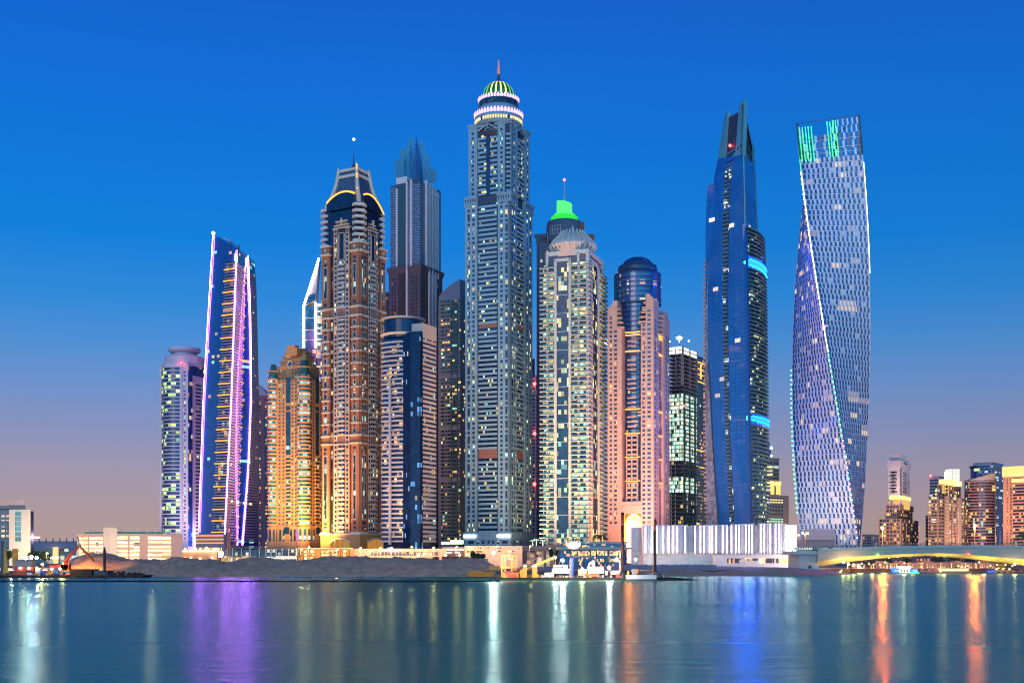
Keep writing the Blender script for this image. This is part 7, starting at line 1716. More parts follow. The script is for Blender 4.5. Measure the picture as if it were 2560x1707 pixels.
    for k, (px, py) in enumerate(((2228, 1431), (2467, 1433))):
        r = thing('channel_marker', ('blue over red channel marker post left of the blue lit boat', 'blue over red channel marker post left of the white ferry')[k], 'marker', W(px, 1435, 735), 'channel markers'); m = MB(); m.bar(W(px, 1436, 735), W(px, 1432, 735), .5, M_redbox, 8); m.build('base', r); m = MB(); m.bar(W(px, 1432, 735), W(px, 1426.5, 735), .55, wallmat('marker_blue_%d' % k, (.04, .12, .5)), 8); m.build('post', r)
    gl = [(2154, 1408), (2172, 1408), (2200, 1411), (2213, 1405), (2261, 1407), (2396, 1414), (2419, 1414), (2448, 1405), (2476, 1413), (2493, 1411), (2496, 1420), (2511, 1421), (2514, 1411), (2531, 1414)]
    wh = ['left of the paired lit palms', 'over the paired lit palms', 'beside the quay steps', 'above the quay beside the dark trees', 'over the blue lit boat', 'above the left roof of the long lit boat', 'above the stern of the long lit boat', 'high behind the far right villas', 'beside the square turret', 'over the white ferry bow', 'white lamp low over the white ferry', 'yellow lamp above the ferry roof', 'right of the mossy stall', 'at the right end of the white ferry']
    for (px, py), w_ in zip(gl, wh):
        r = thing('globe_lamp', 'small glowing promenade lamp '+w_, 'lamp', W(px, 1424, 797), 'promenade globe lamps'); m = MB(); m.bar(W(px, 1424, 797), W(px, py, 797), .1, M_steel, 4); m.build('post', r); m = MB(); m.ball(W(px, py, 797), .5, emat_globe, 8); m.build('globe', r)
    for px in (2150, 2210, 2280, 2350, 2420, 2500): lamp('promenade_bulb', W(px, 1408, 790), (1, .58, .2), 5000, 2)
M_brownk = wallmat('brown_slat', (.16, .07, .04)); M_redbox = wallmat('red_paint', (.42, .05, .03), rough=.5); emat_cab = emat('cream_cab_light', (1, .85, .5), 1.5, False); emat_globe = emat('globe_lamp_light', (1, .55, .15), 7, False)
# ================================================================== street lamps
def street_lamps():
    eo = emat('sodium_lamp', (1, .50, .09), 40); eo2 = emat('twin_sodium_lamp', (1, .5, .08), 420); pole = M_mast
    L = [(754, 1374, 890, 'on the golden podium left of the brick tower'), (773, 1367, 900, 'taller lamp behind the golden podium corner'), (844, 1374, 890, 'on the golden podium below the brick tower entrance'), (902, 1369, 905, 'at the join of golden and pink podiums'), (929, 1377, 890, 'first along the pink podium glazed strip'), (952, 1369, 905, 'second along the pink podium, against the striped tower'), (979, 1368, 905, 'third along the pink podium under the white pole'), (1030, 1366, 905, 'brightest on the pink podium below the corner bay'), (1047, 1385, 880, 'low pair before the pink podium, the one nearer the brick tower'), (1059, 1385, 880, 'low pair before the pink podium, the one nearer the domed tower'), (1085, 1368, 905, 'at the far end of the pink podium'), (1115, 1387, 880, 'beside the red containers, nearer the striped tower'), (1142, 1367, 920, 'over the recessed shopfront'), (1150, 1386, 880, 'above the red container by the grey pink podium'), (1175, 1367, 915, 'on the grey pink podium under the bright sign'), (1244, 1365, 915, 'small lamp on the grey pink podium centre'), (1326, 1365, 915, 'before the dark canopy block'), (118, 1383, 800, 'among the dark trees by the long grey canopy')]
    for px, py, Y, wh in L:
        b = W(px, 1404, Y); h = W(px, py, Y); r = thing('street_lamp', 'orange sodium street lamp '+wh, 'street lamp', b, 'street lamps along the shore'); m = MB(); m.bar(b, (h.x-.8, h.y, h.z), .14, pole, 5); m.bar((h.x-.8, h.y, h.z), (h.x+.2, h.y, h.z+.15), .1, pole, 4); m.build('pole', r)
        m = MB(); m.ball(h, .62 if py > 1380 or px == 1030 else .5, eo, 8); m.build('lamp_head', r); lamp('lamp_bulb', (h.x, h.y-1.5, h.z+.3), (1, .55, .14), 11000, .8, parent=r)
    Y = 716
    for px, py, wh, hs in ((2206, 1319, 'bright orange lamp on the bridge against the waisted tower', .75), (2437, 1314, 'bright orange lamp on the bridge against the rounded mauve tower', .75)):
        b = W(px, 1364, Y); h = W(px, py, Y); r = thing('bridge_lamp', wh, 'street lamp', b, 'lamps on the bridge'); m = MB(); m.bar(b, h, .16, wallmat('sodium_lit_pole', (.6, .4, .2)), 5); m.build('pole', r); m = MB(); m.ball(h, hs, emat('bridge_sodium_lamp_%d' % px, (1, .09, .004), 5000), 8); m.build('lamp_head', r); lamp('lamp_bulb', (h.x, h.y-1.5, h.z-1.5), (1, .5, .1), 9000, .8, parent=r)
    for px, y1, wh in ((2297, 1300, 'right of the waisted tower'), (2489, 1312, 'before the rounded mauve tower edge'), (2500, 1319, 'before the blue glass office tower')):
        b = W(px, 1364, Y); r = thing('unlit_pole', 'thin unlit grey mast on the bridge '+wh, 'pole', b, 'unlit masts on the bridge'); m = MB(); m.bar(b, W(px, y1, Y), .15, M_mast, 5, .1); m.build('pole', r)
    Y = 900; b = W(2013, 1376, Y); r = thing('twin_street_lamp', 'orange twin headed street lamp in front of the blank white hoarding', 'street lamp', b); m = MB(); m.bar(b, W(2013, 1333, Y), .2, wallmat('orange_lit_pole', (.6, .35, .15)), 5); m.bar(W(2006, 1332, Y), W(2019, 1332, Y), .12, M_mast, 4); m.build('pole', r)
    for p in (2007, 2018.5): m = MB(); m.ball(W(p, 1332, Y), .7, eo2, 8); m.build('lamp_head', r)
    for px, py, wh in ((1986, 1338, 'the one next to the corrugated hall'), (1993, 1337, 'the middle one'), (1998, 1336.5, 'the one next to the twin lamp')):
        b = W(px, 1376, 960); h = W(px, py, 960); r = thing('small_street_lamp', 'small orange lamp by the hall, '+wh, 'street lamp', b, 'small lamps by the hall'); m = MB(); m.bar(b, h, .12, M_mast, 4); m.build('pole', r); m = MB(); m.ball(h, .5, eo, 8); m.build('lamp_head', r)

def flood(name, label, px, py, Y, r, col, s, base=1412, power=0, grp='site floodlights'):
    b = W(px, base, Y); h = W(px, py, Y); t = thing(name, label, 'floodlight', b, grp); m = MB(); m.bar((b.x, b.y+r, b.z), (h.x, h.y+r, h.z), .08, M_dark2b, 5); m.build('mast', t)
    m = MB(); m.smooth = True; m.ball(h, r*.6, emat('flood_glow_%d' % px, (col[0], col[1]*.64, col[2]*.62), s*4.2), 12); m.build('lamp_head', t)
    if px == 78:
        for dx in (-13, 14): q = W(px+dx, py+2, Y); m = MB(); m.ball(q, r*.5, emat('flood_side_glow', (col[0], col[1]*.64, col[2]*.62), s*3.6), 10); m.build('lamp_head', t)
    if power: lamp('flood_bulb', (h.x, h.y-r-.5, h.z), col, power, 1, parent=t)

# ================================================================== dredging barge and shore works
def works():
    dk = wallmat('barge_black', (.012, .012, .012), rough=.95); org = wallmat('site_orange', (.80, .27, .04), rough=.5); yel = wallmat('crane_yellow', (.80, .40, .04), rough=.5); cream = wallmat('cabin_cream', (.62, .55, .44)); blu = wallmat('gantry_blue', (.02, .06, .30), rough=.4); rust = wallmat('pile_rust', (.09, .035, .025), var=.4, scale=.5); grey = M_grey
    # floating black pipe
    Y = 448; r = thing('floating_pipe', 'long thin black floating pipeline lying across the water in front of the shore', 'pipeline', (0, Y, 0)); m = MB(); m.smooth = True; pts = []
    for k in range(80): px = -40+k*1290/79; pts.append(W(px, 1453.2+.4*noise.noise(Vector((k*.25, 0, 0))), Y+2*noise.noise(Vector((k*.11, 5, 0)))))
    m.path(pts, [.5+.14*noise.noise(Vector((k*.6, 2, 0))) for k in range(80)], dk, 8); m.build('pipe', r)
    # pontoon sections
    sec = [(692, 768, 1447), (770, 838, 1446.5), (843, 902, 1446), (905, 955, 1446), (958, 1002, 1446), (1004, 1040, 1445), (1042, 1064, 1444.5)]; where = ['at the free end with the dark mouth', 'second from the free end, netted', 'third from the free end with a yellow light', 'middle section, pale grey', 'bluish section after the middle', 'mauve section near the sand', 'short last section against the sand']
    pg = wallmat('pontoon_grey', (.34, .34, .38), var=.35, scale=1.2)
    for k, ((a, b, py), wh) in enumerate(zip(sec, where)):
        Y = 524+k*5; A, B = W(a, py, Y), W(b, py, Y+4); r = thing('pontoon_section', 'grey floating pontoon tube, '+wh, 'pontoon', (A.x, Y, 0), 'floating pontoon tubes'); rad = .95-.05*k; d = (B-A).normalized(); m = MB(); m.smooth = True
        m.path([A, A+d*.8, B-d*.8, B], [rad*.55, rad, rad, rad*.55], pg, 12); m.build('tube', r); m = MB()
        for t in (.12, .35, .62, .88): p = A+(B-A)*t; m.bar(p-d*.12, p+d*.12, rad*1.05, M_dark, 12)
        m.build('strap', r); m = MB(); m.ball(A-d*.3, .42, M_redbox if k != 2 else emat('yellow_marker_light', (1, .9, .2), 8, False), 8); m.build('end_cap', r)
    # main barge
    Y = 482; dz = Z(1440, Y)
    r = thing('work_barge', 'long black flat work barge carrying orange cranes and cabins', 'barge', (X(1500, Y), Y, 0)); m = MB(); m.prism([(X(1242, Y), Y), (X(1782, Y), Y), (X(1785, Y), Y+3), (X(1740, Y), Y+16), (X(1242, Y), Y+16)], -.4, dz-.5, dk, [(X(1238, Y), Y), (X(1690, Y), Y), (X(1695, Y), Y+3), (X(1690, Y), Y+16), (X(1238, Y), Y+16)]); m.build('hull', r)
    m = MB()
    for p in range(1250, 1690, 22): m.bar(W(p, 1452, Y-.5), W(p+4, 1452, Y-.5), .35, M_dark2b, 8)
    m.build('tyre_fender', r)
    def eq(name, label, cat, px, grp=None): return thing(name, label, cat, W(px, 1443, Y+4), grp)
    B = lambda mb, a, b, bot, top, mat, y0=Y+2, d=3: mb.box(X(a, Y), X(b, Y), y0, y0+d, Z(bot, Y), Z(top, Y), mat)
    r = eq('orange_gantry', 'tall orange twin legged gantry on the barge beside the floodlight', 'gantry', 1272); m = MB()
    for a, b, t in ((1252.5, 1265, 1386), (1277, 1293, 1388)): 
        for x in (a, b-2): B(m, x, x+2, 1443, t, org)
        for q in range(int(t), 1440, 8): m.bar(W(a+1, q, Y+2), W(b-1, q+8, Y+2), .14, org, 4); m.bar(W(b-1, q, Y+2), W(a+1, q+8, Y+2), .14, org, 4)
    m.build('leg', r); m = MB(); B(m, 1250, 1296, 1420, 1416, org); B(m, 1252, 1294, 1390, 1387, org); m.build('crossbeam', r); m = MB(); B(m, 1258, 1300, 1443, 1432, org, Y+1, 5); B(m, 1262, 1275, 1434, 1428, M_redbox, Y+1, 4); m.build('winch_house', r)
    r = thing('orange_pontoon', 'low orange work boat moored against the sand left of the gantry', 'boat', W(1205, 1441, 560), None); Yb = 560; m = MB(); m.prism([(X(1172, Yb), Yb), (X(1232, Yb), Yb), (X(1232, Yb), Yb+8), (X(1172, Yb), Yb+8)], Z(1441, Yb), Z(1428, Yb), org, [(X(1166, Yb), Yb-.5), (X(1240, Yb), Yb-.5), (X(1240, Yb), Yb+8), (X(1166, Yb), Yb+8)]); m.build('hull', r); m = MB(); m.box(X(1176, Yb), X(1204, Yb), Yb+1, Yb+6, Z(1428, Yb), Z(1426.5, Yb), yel); m.box(X(1222, Yb), X(1250, Yb), Yb+1, Yb+6, Z(1423, Yb), Z(1414, Yb), org); m.box(X(1210, Yb), X(1250, Yb), Yb+1, Yb+6, Z(1424.5, Yb), Z(1423, Yb), yel); m.build('deckhouse', r)
    r = eq('lattice_crane', 'dark red lattice boom crane slanting up from the barge deck', 'crane', 1285); m = MB(); p, q = W(1262, 1437, Y+1), W(1354, 1388, Y+1)
    for o in (Vector((0, 0, .3)), Vector((0, 0, -.3)), Vector((0, 1, .3)), Vector((0, 1, -.3))): m.bar(p+o, q+o*.5, .13, M_rustb, 4)
    for k in range(14): a = p+(q-p)*(k/14); b = p+(q-p)*((k+1)/14); m.bar(a+Vector((0, 0, .3)), b-Vector((0, 0, .25)), .08, org, 4)
    m.build('boom', r); m = MB(); m.bar(W(1350, 1389, Y), W(1356, 1386, Y), .5, M_dark, 6); m.bar(q, W(1354, 1402, Y+1), .08, M_dark, 4); m.build('boom_head', r); m = MB(); B(m, 1268, 1290, 1443, 1433, M_redbox, Y+.5, 4); m.build('cab', r)
    r = eq('yellow_boom_crane', 'yellow straight boom crane reaching toward the floodlights on the barge', 'crane', 1330); m = MB(); p, q = W(1300, 1428, Y+2), W(1384, 1393, Y+2); m.bar(p, q, .75, yel, 6, .45); m.build('boom', r); m = MB(); B(m, 1296, 1312, 1443, 1430, org, Y+1, 4); m.build('base', r)
    for k, (a, b, t, lb) in enumerate(((1308, 1317, 1411, 'orange mooring column with pale blue top, nearer the gantry'), (1331, 1343, 1411, 'orange mooring column with blue lit top, nearer the white cabin'))):
        r = eq('mooring_column', lb, 'column', a, 'orange mooring columns'); m = MB(); B(m, a, b, 1443, t+6, org, Y+.5, 2.5); m.build('shaft', r); m = MB(); B(m, a-.3, b+.3, t+6, t, wallmat('pale_blue_cap_%d' % k, (.3, .38, .75)), Y+.4, 2.7); m.build('cap', r)
    r = eq('yellow_deck_rail', 'row of yellow orange deck boxes between the mooring columns', 'deck box', 1325); m = MB()
    for p in range(1300, 1344, 8): B(m, p, p+7, 1443, 1435, yel, Y+3.2, 2)
    m.build('box', r)
    r = eq('control_cabin', 'cream two level control cabin under the paired floodlights on the barge', 'cabin', 1404); m = MB(); B(m, 1381, 1424, 1432, 1421, cream, Y+3, 6); B(m, 1384, 1420, 1421, 1412, cream, Y+4, 5); cw_ = m.build('cabin_wall', r); m = MB(); B(m, 1384, 1390, 1418, 1415, M_navyteal, Y+3.8, .3); B(m, 1393, 1410, 1418, 1415, M_navyteal, Y+3.8, .3); m.build('window', cw_); m = MB(); B(m, 1380, 1426, 1433, 1432, M_grey, Y+2.5, 7); B(m, 1383, 1422, 1412, 1411, M_grey, Y+3.5, 6); m.build('deck_edge', r)
    for p in (1382, 1401, 1421): m = MB(); B(m, p, p+1.5, 1443, 1433, M_steel, Y+3, 1); m.build('stilt', r)
    r = eq('white_tank', 'white lit rectangular tank left of the control cabin', 'tank', 1373); m = MB(); B(m, 1362, 1384, 1441, 1431, wallmat('tank_white', (.7, .68, .62)), Y+1, 3); m.build('tank_body', r); m = MB(); B(m, 1352, 1363, 1443, 1437, grey, Y+1, 3); m.build('pump', r)
    r = eq('blue_gantry', 'blue post with dark cantilever beam on the barge before the glass restaurant', 'gantry', 1431); m = MB(); B(m, 1429, 1434, 1443, 1390, blu, Y+2, 1.2); m.build('post', r); m = MB(); m.prism([(X(1427, Y), Y+2), (X(1482, Y), Y+2), (X(1482, Y), Y+3.4), (X(1427, Y), Y+3.4)], Z(1393, Y), Z(1388.5, Y), wallmat('beam_dark', (.02, .025, .06))); m.build('beam', r); m = MB(); m.bar(W(1449, 1411, Y+2.5), W(1457, 1394, Y+2.5), .3, M_goldtrim, 5); m.build('brace', r)
    m = MB()
    for k in range(12): m.bar(W(1425, 1440-k*4, Y+2), W(1428, 1440-k*4, Y+2), .08, M_mast, 4)
    m.bar(W(1425, 1442, Y+2), W(1425, 1395, Y+2), .1, M_mast, 4); m.build('ladder', r)
    r = eq('generator_house', 'warm lit cream generator house with small lamp right of the blue post', 'generator', 1455); m = MB(); B(m, 1447, 1468, 1438, 1422, wallmat('warm_panel', (.6, .42, .24)), Y+3, 4); m.build('house_wall', r); m = MB()
    for p in (1451, 1459): B(m, p, p+5, 1434, 1427, emat('generator_window_%d' % p, (1, .75, .35), 3, False), Y+2.8, .2)
    m.build('window', r)
    r = eq('engine_unit', 'cream engine unit with curved exhaust and white drum behind the red lifeboat', 'engine', 1493); m = MB(); B(m, 1474, 1512, 1433, 1416, cream, Y+5, 4); m.build('engine_casing', r); m = MB(); m.path([W(1472, 1436, Y+5), W(1471, 1418, Y+5), W(1473, 1409, Y+5), W(1479, 1405, Y+5)], .5, cream, 8); m.build('exhaust', r); m = MB(); m.lathe(X(1486, Y), Y+7, [(.85, Z(1416, Y)), (.85, Z(1403, Y)), (.5, Z(1400, Y))], 14, wallmat('drum_white', (.65, .62, .56))); m.build('drum', r)
    r = eq('red_lifeboat', 'orange red lifeboat lying on the barge deck', 'lifeboat', 1480); m = MB(); m.smooth = True; lb_ = emat; prof = [(0, 1437), (.15, 1440), (.5, 1441), (.85, 1440), (1, 1436)]
    rd = wallmat('lifeboat_red', (.7, .08, .02)); n = 12
    m.grid(lambda u, v: (X(1462+36*u, Y), Y+1+2.2*v, Z(interp(prof, u), Y)*1.0 if v in (0, 1) else Z(interp(prof, u)+.5, Y)), n, 2, rd); m.grid(lambda u, v: (X(1462+36*u, Y), Y+1+2.2*v, Z(1434.5-1.6*math.sin(u*math.pi)*(1 if v == .5 else .5), Y)), n, 2, rd)
    m.grid(lambda u, v: (X(1462+36*u, Y), Y+1, Z(interp(prof, u)+(1434.8-interp(prof, u))*v, Y)), n, 1, rd); m.build('hull', r)
    r = eq('white_cabin', 'white lit cabin and bollard beside the near floodlight', 'cabin', 1532); m = MB(); B(m, 1514, 1520, 1437, 1426, cream, Y+2, 2); B(m, 1530, 1552, 1436, 1426, wallmat('cabin_white', (.7, .68, .62)), Y+5, 3); m.build('cabin_wall', r)
    r = eq('red_winch', 'red winch stand with grey post and red drum beside the tall pile', 'winch', 1545); m = MB(); B(m, 1542, 1544, 1443, 1430, M_redbox, Y+1, 1); B(m, 1547, 1549.5, 1443, 1430, M_redbox, Y+1, 1); B(m, 1541, 1550, 1438, 1435, M_redbox, Y+1, 1); m.build('frame', r); m = MB(); m.bar(W(1550, 1430, Y+1), W(1550, 1402, Y+1), .2, M_mast, 5); m.ball(W(1550, 1398, Y+1), .5, M_redbox, 8); m.build('post', r)
    for k, (a, b, t, sp, lb) in enumerate(((1554, 1562, 1279.5, 1312, 'taller dark rusty pile standing through the barge before the golden arch'), (1636.5, 1643.5, 1297, 1326, 'shorter dark rusty pile with red painted top before the corrugated hall'))):
        r = thing('spud_pile', lb, 'pile', W((a+b)/2, 1452, Y+1), 'barge piles'); rr = (b-a)/2*Y/F; x = X((a+b)/2, Y); m = MB(); m.smooth = True; m.lathe(x, Y+3, [(rr, -2), (rr, Z(sp, Y))], 16, rust if k == 0 else M_pile2); m.build('shaft', r); m = MB(); m.smooth = True; m.lathe(x, Y+3, [(rr*1.01, Z(sp, Y)), (rr*1.01, Z(t, Y))], 16, M_pilered if k else M_pilered2); m.build('top_section', r)
        m = MB(); m.lathe(x, Y+3, [(rr*1.25, Z(1446, Y)), (rr*1.25, Z(1432, Y))], 16, M_dark); m.build('collar', r)
        m = MB(); B(m, a-3.2, a-1.6, 1443, 1380 if k == 0 else 1330, emat('pile_lamp_%d' % k, (1, .55, .25), .5, False) if k else M_white, Y+2.2, .4); m.build('guide_rail', r)
    r = eq('white_deck_box', 'long white deck box with orange rail between the two piles', 'deck box', 1605); m = MB(); B(m, 1565, 1641, 1447, 1436.5, wallmat('deckbox_white', (.62, .62, .64)), Y-.3, 2.5); m.build('box', r); m = MB(); B(m, 1597, 1632, 1426.5, 1424.5, org, Y, .6); m.build('orange_rail', r); m = MB()
    for k in range(7): m.bar(W(1598+k*5, 1435, Y+1), W(1603+k*5, 1427, Y+1), .1, M_mast, 4)
    B(m, 1580, 1590, 1436, 1422, grey, Y, 1.5); B(m, 1568, 1573, 1435, 1427, yel, Y, 1); B(m, 1590, 1596, 1434, 1422, org, Y, 1.2); m.build('winch_frame', r)
    r = eq('discharge_pipe', 'curved dark blue discharge pipe hanging off the barge end', 'pipe', 1650); m = MB(); m.smooth = True; m.path([W(1638, 1432, Y+1), W(1645, 1431, Y+1), W(1650, 1436, Y+1), W(1655, 1444, Y+1), W(1659, 1451, Y+1)], .6, wallmat('pipe_blue', (.05, .09, .15), rough=.35), 10); m.build('pipe', r); m = MB(); B(m, 1650, 1662, 1449, 1436, cream, Y+3, 1); m.build('end_box', r)
    r = eq('deck_clutter', 'low jumble of machinery, coils and drums along the barge deck', 'machinery', 1440); m = MB(); rr = random.Random(9)
    for k in range(70): p = rr.uniform(1345, 1555); w = rr.uniform(2, 6); B(m, p, p+w, 1443, 1443-rr.uniform(2, 6), rr.choice([grey, M_dark, cream, org, M_steel, M_redbox, cream]), Y+rr.uniform(.4, 6), 1.0)
    tag(m.build('jumble', r), kind='stuff')
    # floodlights
    flood('floodlight', 'largest white floodlight glare above the sand bank end', 1234, 1381, 476, 1.0, (.85, 1, .92), 420, 1443, 9000)
    flood('floodlight', 'floodlight at the tip of the yellow boom', 1389, 1393, 477, .75, (1, .95, .85), 90, 1443, 3000)
    flood('floodlight', 'floodlight just above the control cabin roof', 1407, 1400, 477, .9, (1, .98, .9), 260, 1443, 4000)
    flood('floodlight', 'yellowish floodlight over the generator house', 1455, 1420, 477, .55, (1, .75, .3), 80, 1443, 2500)
    flood('floodlight', 'white floodlight near the tall pile on the barge', 1523, 1418, 477, .95, (1, .97, .9), 300, 1443, 3500)
    flood('floodlight', 'greenish floodlight at the corner of the corrugated hall', 1589, 1398, 826, 1.4, (.85, 1, .8), 70, 1412, 7000)
    # shore bits in the middle
    for k, (a, b, t, lb, mt) in enumerate(((1104, 1126, 1390, 'red shipping container on the crest beside the recessed shopfront', M_redbox), (1128, 1158, 1391, 'darker red shipping container nearer the grey pink podium', wallmat('dark_red', (.3, .03, .03))), (1172, 1220, 1396, 'pale long site container below the shrubs', wallmat('pale_container', (.42, .38, .34))))):
        Yc = 700; r = thing('container', lb, 'container', W((a+b)/2, 1404, Yc), 'site containers'); m = MB(); m.box(X(a, Yc), X(b, Yc), Yc, Yc+3, Z(1410, Yc), Z(t, Yc), mt); m.build('box', r); m = MB()
        for p in range(a+2, b, 3): m.box(X(p, Yc)-.08, X(p, Yc)+.08, Yc-.1, Yc, Z(1409, Yc), Z(t+1, Yc), mt)
        m.box(X(a, Yc)-.05, X(b, Yc)+.05, Yc-.15, Yc+3.1, Z(t+.7, Yc), Z(t, Yc), M_dark); m.build('rib', r)
    # slipway jetty and moored boats right of the hall
    Yj = 672; r = thing('timber_jetty', 'low timber jetty with posts below the bridge abutment', 'jetty', (X(2060, Yj), Yj, 0)); m = MB(); m.box(X(2005, Yj), X(2100, Yj), Yj, Yj+3, Z(1430, Yj), Z(1427.5, Yj), wallmat('jetty_deck', (.36, .26, .18))); m.build('deck', r); ps = Parts(r, 'post', 30)
    for p in range(2008, 2100, 5): ps.new().box(X(p, Yj)-.25, X(p, Yj)+.25, Yj-.2, Yj+.2, -1, Z(1429, Yj), M_brownk)
    for p in (2031, 2066, 2088): ps.new().bar((X(p, Yj), Yj-.5, -1), (X(p, Yj), Yj-.5, Z(1424, Yj)), .3, M_dark, 6)
    ps.done()
    for a, b, lb, mt, Yy in ((1983, 2006, 'white upturned dinghy at the end of the timber jetty', wallmat('dinghy_white', (.42, .42, .42)), 668), (2005, 2034, 'cream skiff tied along the timber jetty', wallmat('skiff_cream', (.4, .34, .26)), 666)):
        r = thing('small_boat', lb, 'boat', (X((a+b)/2, Yy), Yy, 0), 'small boats at the jetty'); m = MB(); m.smooth = False; xa, xb = X(a, Yy), X(b, Yy); L = xb-xa; m.prism([(xa+L*.12, Yy+.3), (xb-L*.1, Yy+.3), (xb-L*.1, Yy+1.8), (xa+L*.12, Yy+1.8), (xa+L*.06, Yy+1)], -.1, .55, mt, [(xa+L*.08, Yy), (xb, Yy), (xb, Yy+2.1), (xa+L*.08, Yy+2.1), (xa, Yy+1)]); m.prism([(xa+L*.2, Yy+.4), (xb-L*.15, Yy+.4), (xb-L*.15, Yy+1.7), (xa+L*.2, Yy+1.7)], .55, 1.0, mt, [(xa+L*.3, Yy+.7), (xb-L*.25, Yy+.7), (xb-L*.25, Yy+1.4), (xa+L*.3, Yy+1.4)]); m.build('hull', r)
    Yy = 690; r = thing('grey_launch', 'grey workboat shape with dark box and railing hauled out below the abutment', 'boat', (X(2035, Yy), Yy, 2)); m = MB(); m.prism([(X(2012, Yy), Yy), (X(2048, Yy), Yy), (X(2048, Yy), Yy+4), (X(2012, Yy), Yy+4)], Z(1428, Yy), Z(1420, Yy), wallmat('launch_grey', (.4, .38, .4)), [(X(2008, Yy), Yy-.4), (X(2050, Yy), Yy-.4), (X(2050, Yy), Yy+4), (X(2008, Yy), Yy+4)]); m.build('hull', r); m = MB(); m.box(X(2022, Yy), X(2028, Yy), Yy, Yy+2, Z(1420, Yy), Z(1412.5, Yy), M_dark); m.build('dark_box', r); m = MB(); m.box(X(2031, Yy), X(2044, Yy), Yy, Yy+3, Z(1420, Yy), Z(1415, Yy), M_white); m.bar(W(2036, 1415, Yy), W(2036, 1406, Yy), .1, M_mast, 4); m.build('wheelhouse', r)
    Yt = 664; r = thing('tug_boat', 'small dark boat with green and yellow lights at the quay end', 'boat', (X(2108, Yt), Yt, 0)); m = MB(); m.prism([(X(2099, Yt), Yt), (X(2116, Yt), Yt), (X(2116, Yt), Yt+3), (X(2099, Yt), Yt+3)], -.1, Z(1435, Yt), M_dark, [(X(2097, Yt), Yt-.3), (X(2119, Yt), Yt-.3), (X(2119, Yt), Yt+3.3), (X(2097, Yt), Yt+3.3)]); m.build('hull', r); m = MB(); m.box(X(2106, Yt), X(2115, Yt), Yt+.5, Yt+2.5, Z(1435, Yt), Z(1431.5, Yt), M_white); m.build('wheelhouse', r); m = MB(); m.ball(W(2101, 1430, Yt), .5, emat('tug_yellow_light', (.9, 1, .15), 9, False), 8); m.ball(W(2104, 1425, Yt), .35, emat('tug_green_light', (.1, 1, .3), 9, False), 8); m.build('lamp', r)
    # left hand barge with excavator
    Y = 556; zb = Z(1437, Y); D = lambda mb, a, b, bot, top, mat, y0=Y+1, d=3: mb.box(X(a, Y), X(b, Y), y0, y0+d, Z(bot, Y), Z(top, Y), mat)
    r = thing('spoil_barge', 'dark low barge with corroded deck in front of the orange lit sand', 'barge', (X(150, Y), Y, 0)); m = MB(); m.prism([(X(-40, Y), Y), (X(350, Y), Y), (X(350, Y), Y+14), (X(-40, Y), Y+14)], -.4, zb, rust, [(X(-40, Y), Y-.4), (X(362, Y), Y-.4), (X(362, Y), Y+14), (X(-40, Y), Y+14)]); m.build('hull', r); m = MB()
    for p in range(-30, 340, 28): m.bar(W(p, 1440, Y-.7), W(p+3, 1440, Y-.7), .4, M_dark2b, 8)
    m.build('tyre_fender', r)
    m = MB(); D(m, 172, 232, 1437, 1422, wallmat('barge_bin', (.03, .018, .015)), Y+1, 8); D(m, 228, 268, 1437, 1425, M_dark, Y+1, 8); m.build('bin', r); m = MB(); rr = random.Random(2)
    for k in range(60): p = rr.uniform(255, 362); m.ball(W(p, 1436-rr.uniform(0, 10)*(1-(p-255)/130), Y+rr.uniform(1, 6)), rr.uniform(.3, .8), rust, 6)
    tag(m.build('spoil_heap', r), kind='stuff')
    r = thing('dark_pile', 'dark stubby barge pile in front of the orange lit sand', 'pile', W(254, 1440, Y)); m = MB(); m.lathe(X(254, Y), Y+4, [(.65, -1), (.65, Z(1376, Y)), (.45, Z(1374, Y)), (.45, Z(1367, Y))], 12, rust); m.build('shaft', r)
    r = thing('excavator', 'red excavator with folded boom digging the orange lit sand mound', 'excavator', W(145, 1420, Y+2)); rd = wallmat('excavator_red', (.5, .04, .015), rough=.5); m = MB(); m.path([W(160, 1414, Y+2), W(165, 1401, Y+2), W(174, 1388, Y+2), W(196, 1366, Y+2)], [.9, .85, .75, .5], rd, 6); m.build('boom', r); m = MB(); m.path([W(194, 1360, Y+2), W(206, 1372, Y+2), W(222, 1389, Y+2), W(236, 1402, Y+2)], [.3, .5, .7, .4], wallmat('excavator_arm_orange', (.7, .12, .02)), 6); m.build('stick', r); m = MB(); m.path([W(193, 1340, Y+2), W(199, 1358, Y+2), W(209, 1380, Y+2)], .22, M_dark, 4); m.build('hydraulic_cable', r); m = MB(); D(m, 120, 168, 1419, 1411, rd, Y+1, 3); D(m, 150, 170, 1422, 1408, rd, Y+1, 3); m.build('body', r); m = MB(); D(m, 122, 166, 1425, 1419, M_dark, Y+1, 3.2); m.build('track', r)
    r = thing('yellow_piling_rig', 'yellow piling rig with dark mast at the left edge', 'rig', W(8, 1432, Y)); m = MB(); D(m, 0, 7, 1436, 1350, M_dark, Y+1, 1.2); m.build('mast', r); m = MB(); m.path([W(12, 1372, Y+1), W(13, 1405, Y+1), W(15, 1431, Y+1)], [.6, .8, 1.3], yel, 6); m.build('leader', r)
    for q in (1, -1): m = MB(); m.bar(W(12, 1400, Y+1), W(12+5*q+2, 1432, Y+1), .4, yel, 5); m.build('strut', r)
    r = thing('yellow_hopper', 'yellow hopper tower standing before the white office', 'hopper', W(38, 1400, 640)); Yh = 640; m = MB(); m.lathe(X(38, Yh), Yh, [(1.3, 3), (1.5, Z(1388, Yh)), (1.1, Z(1381, Yh)), (1.7, Z(1376, Yh)), (1.6, Z(1372, Yh)), (.6, Z(1371, Yh))], 12, yel); m.build('hopper_body', r)
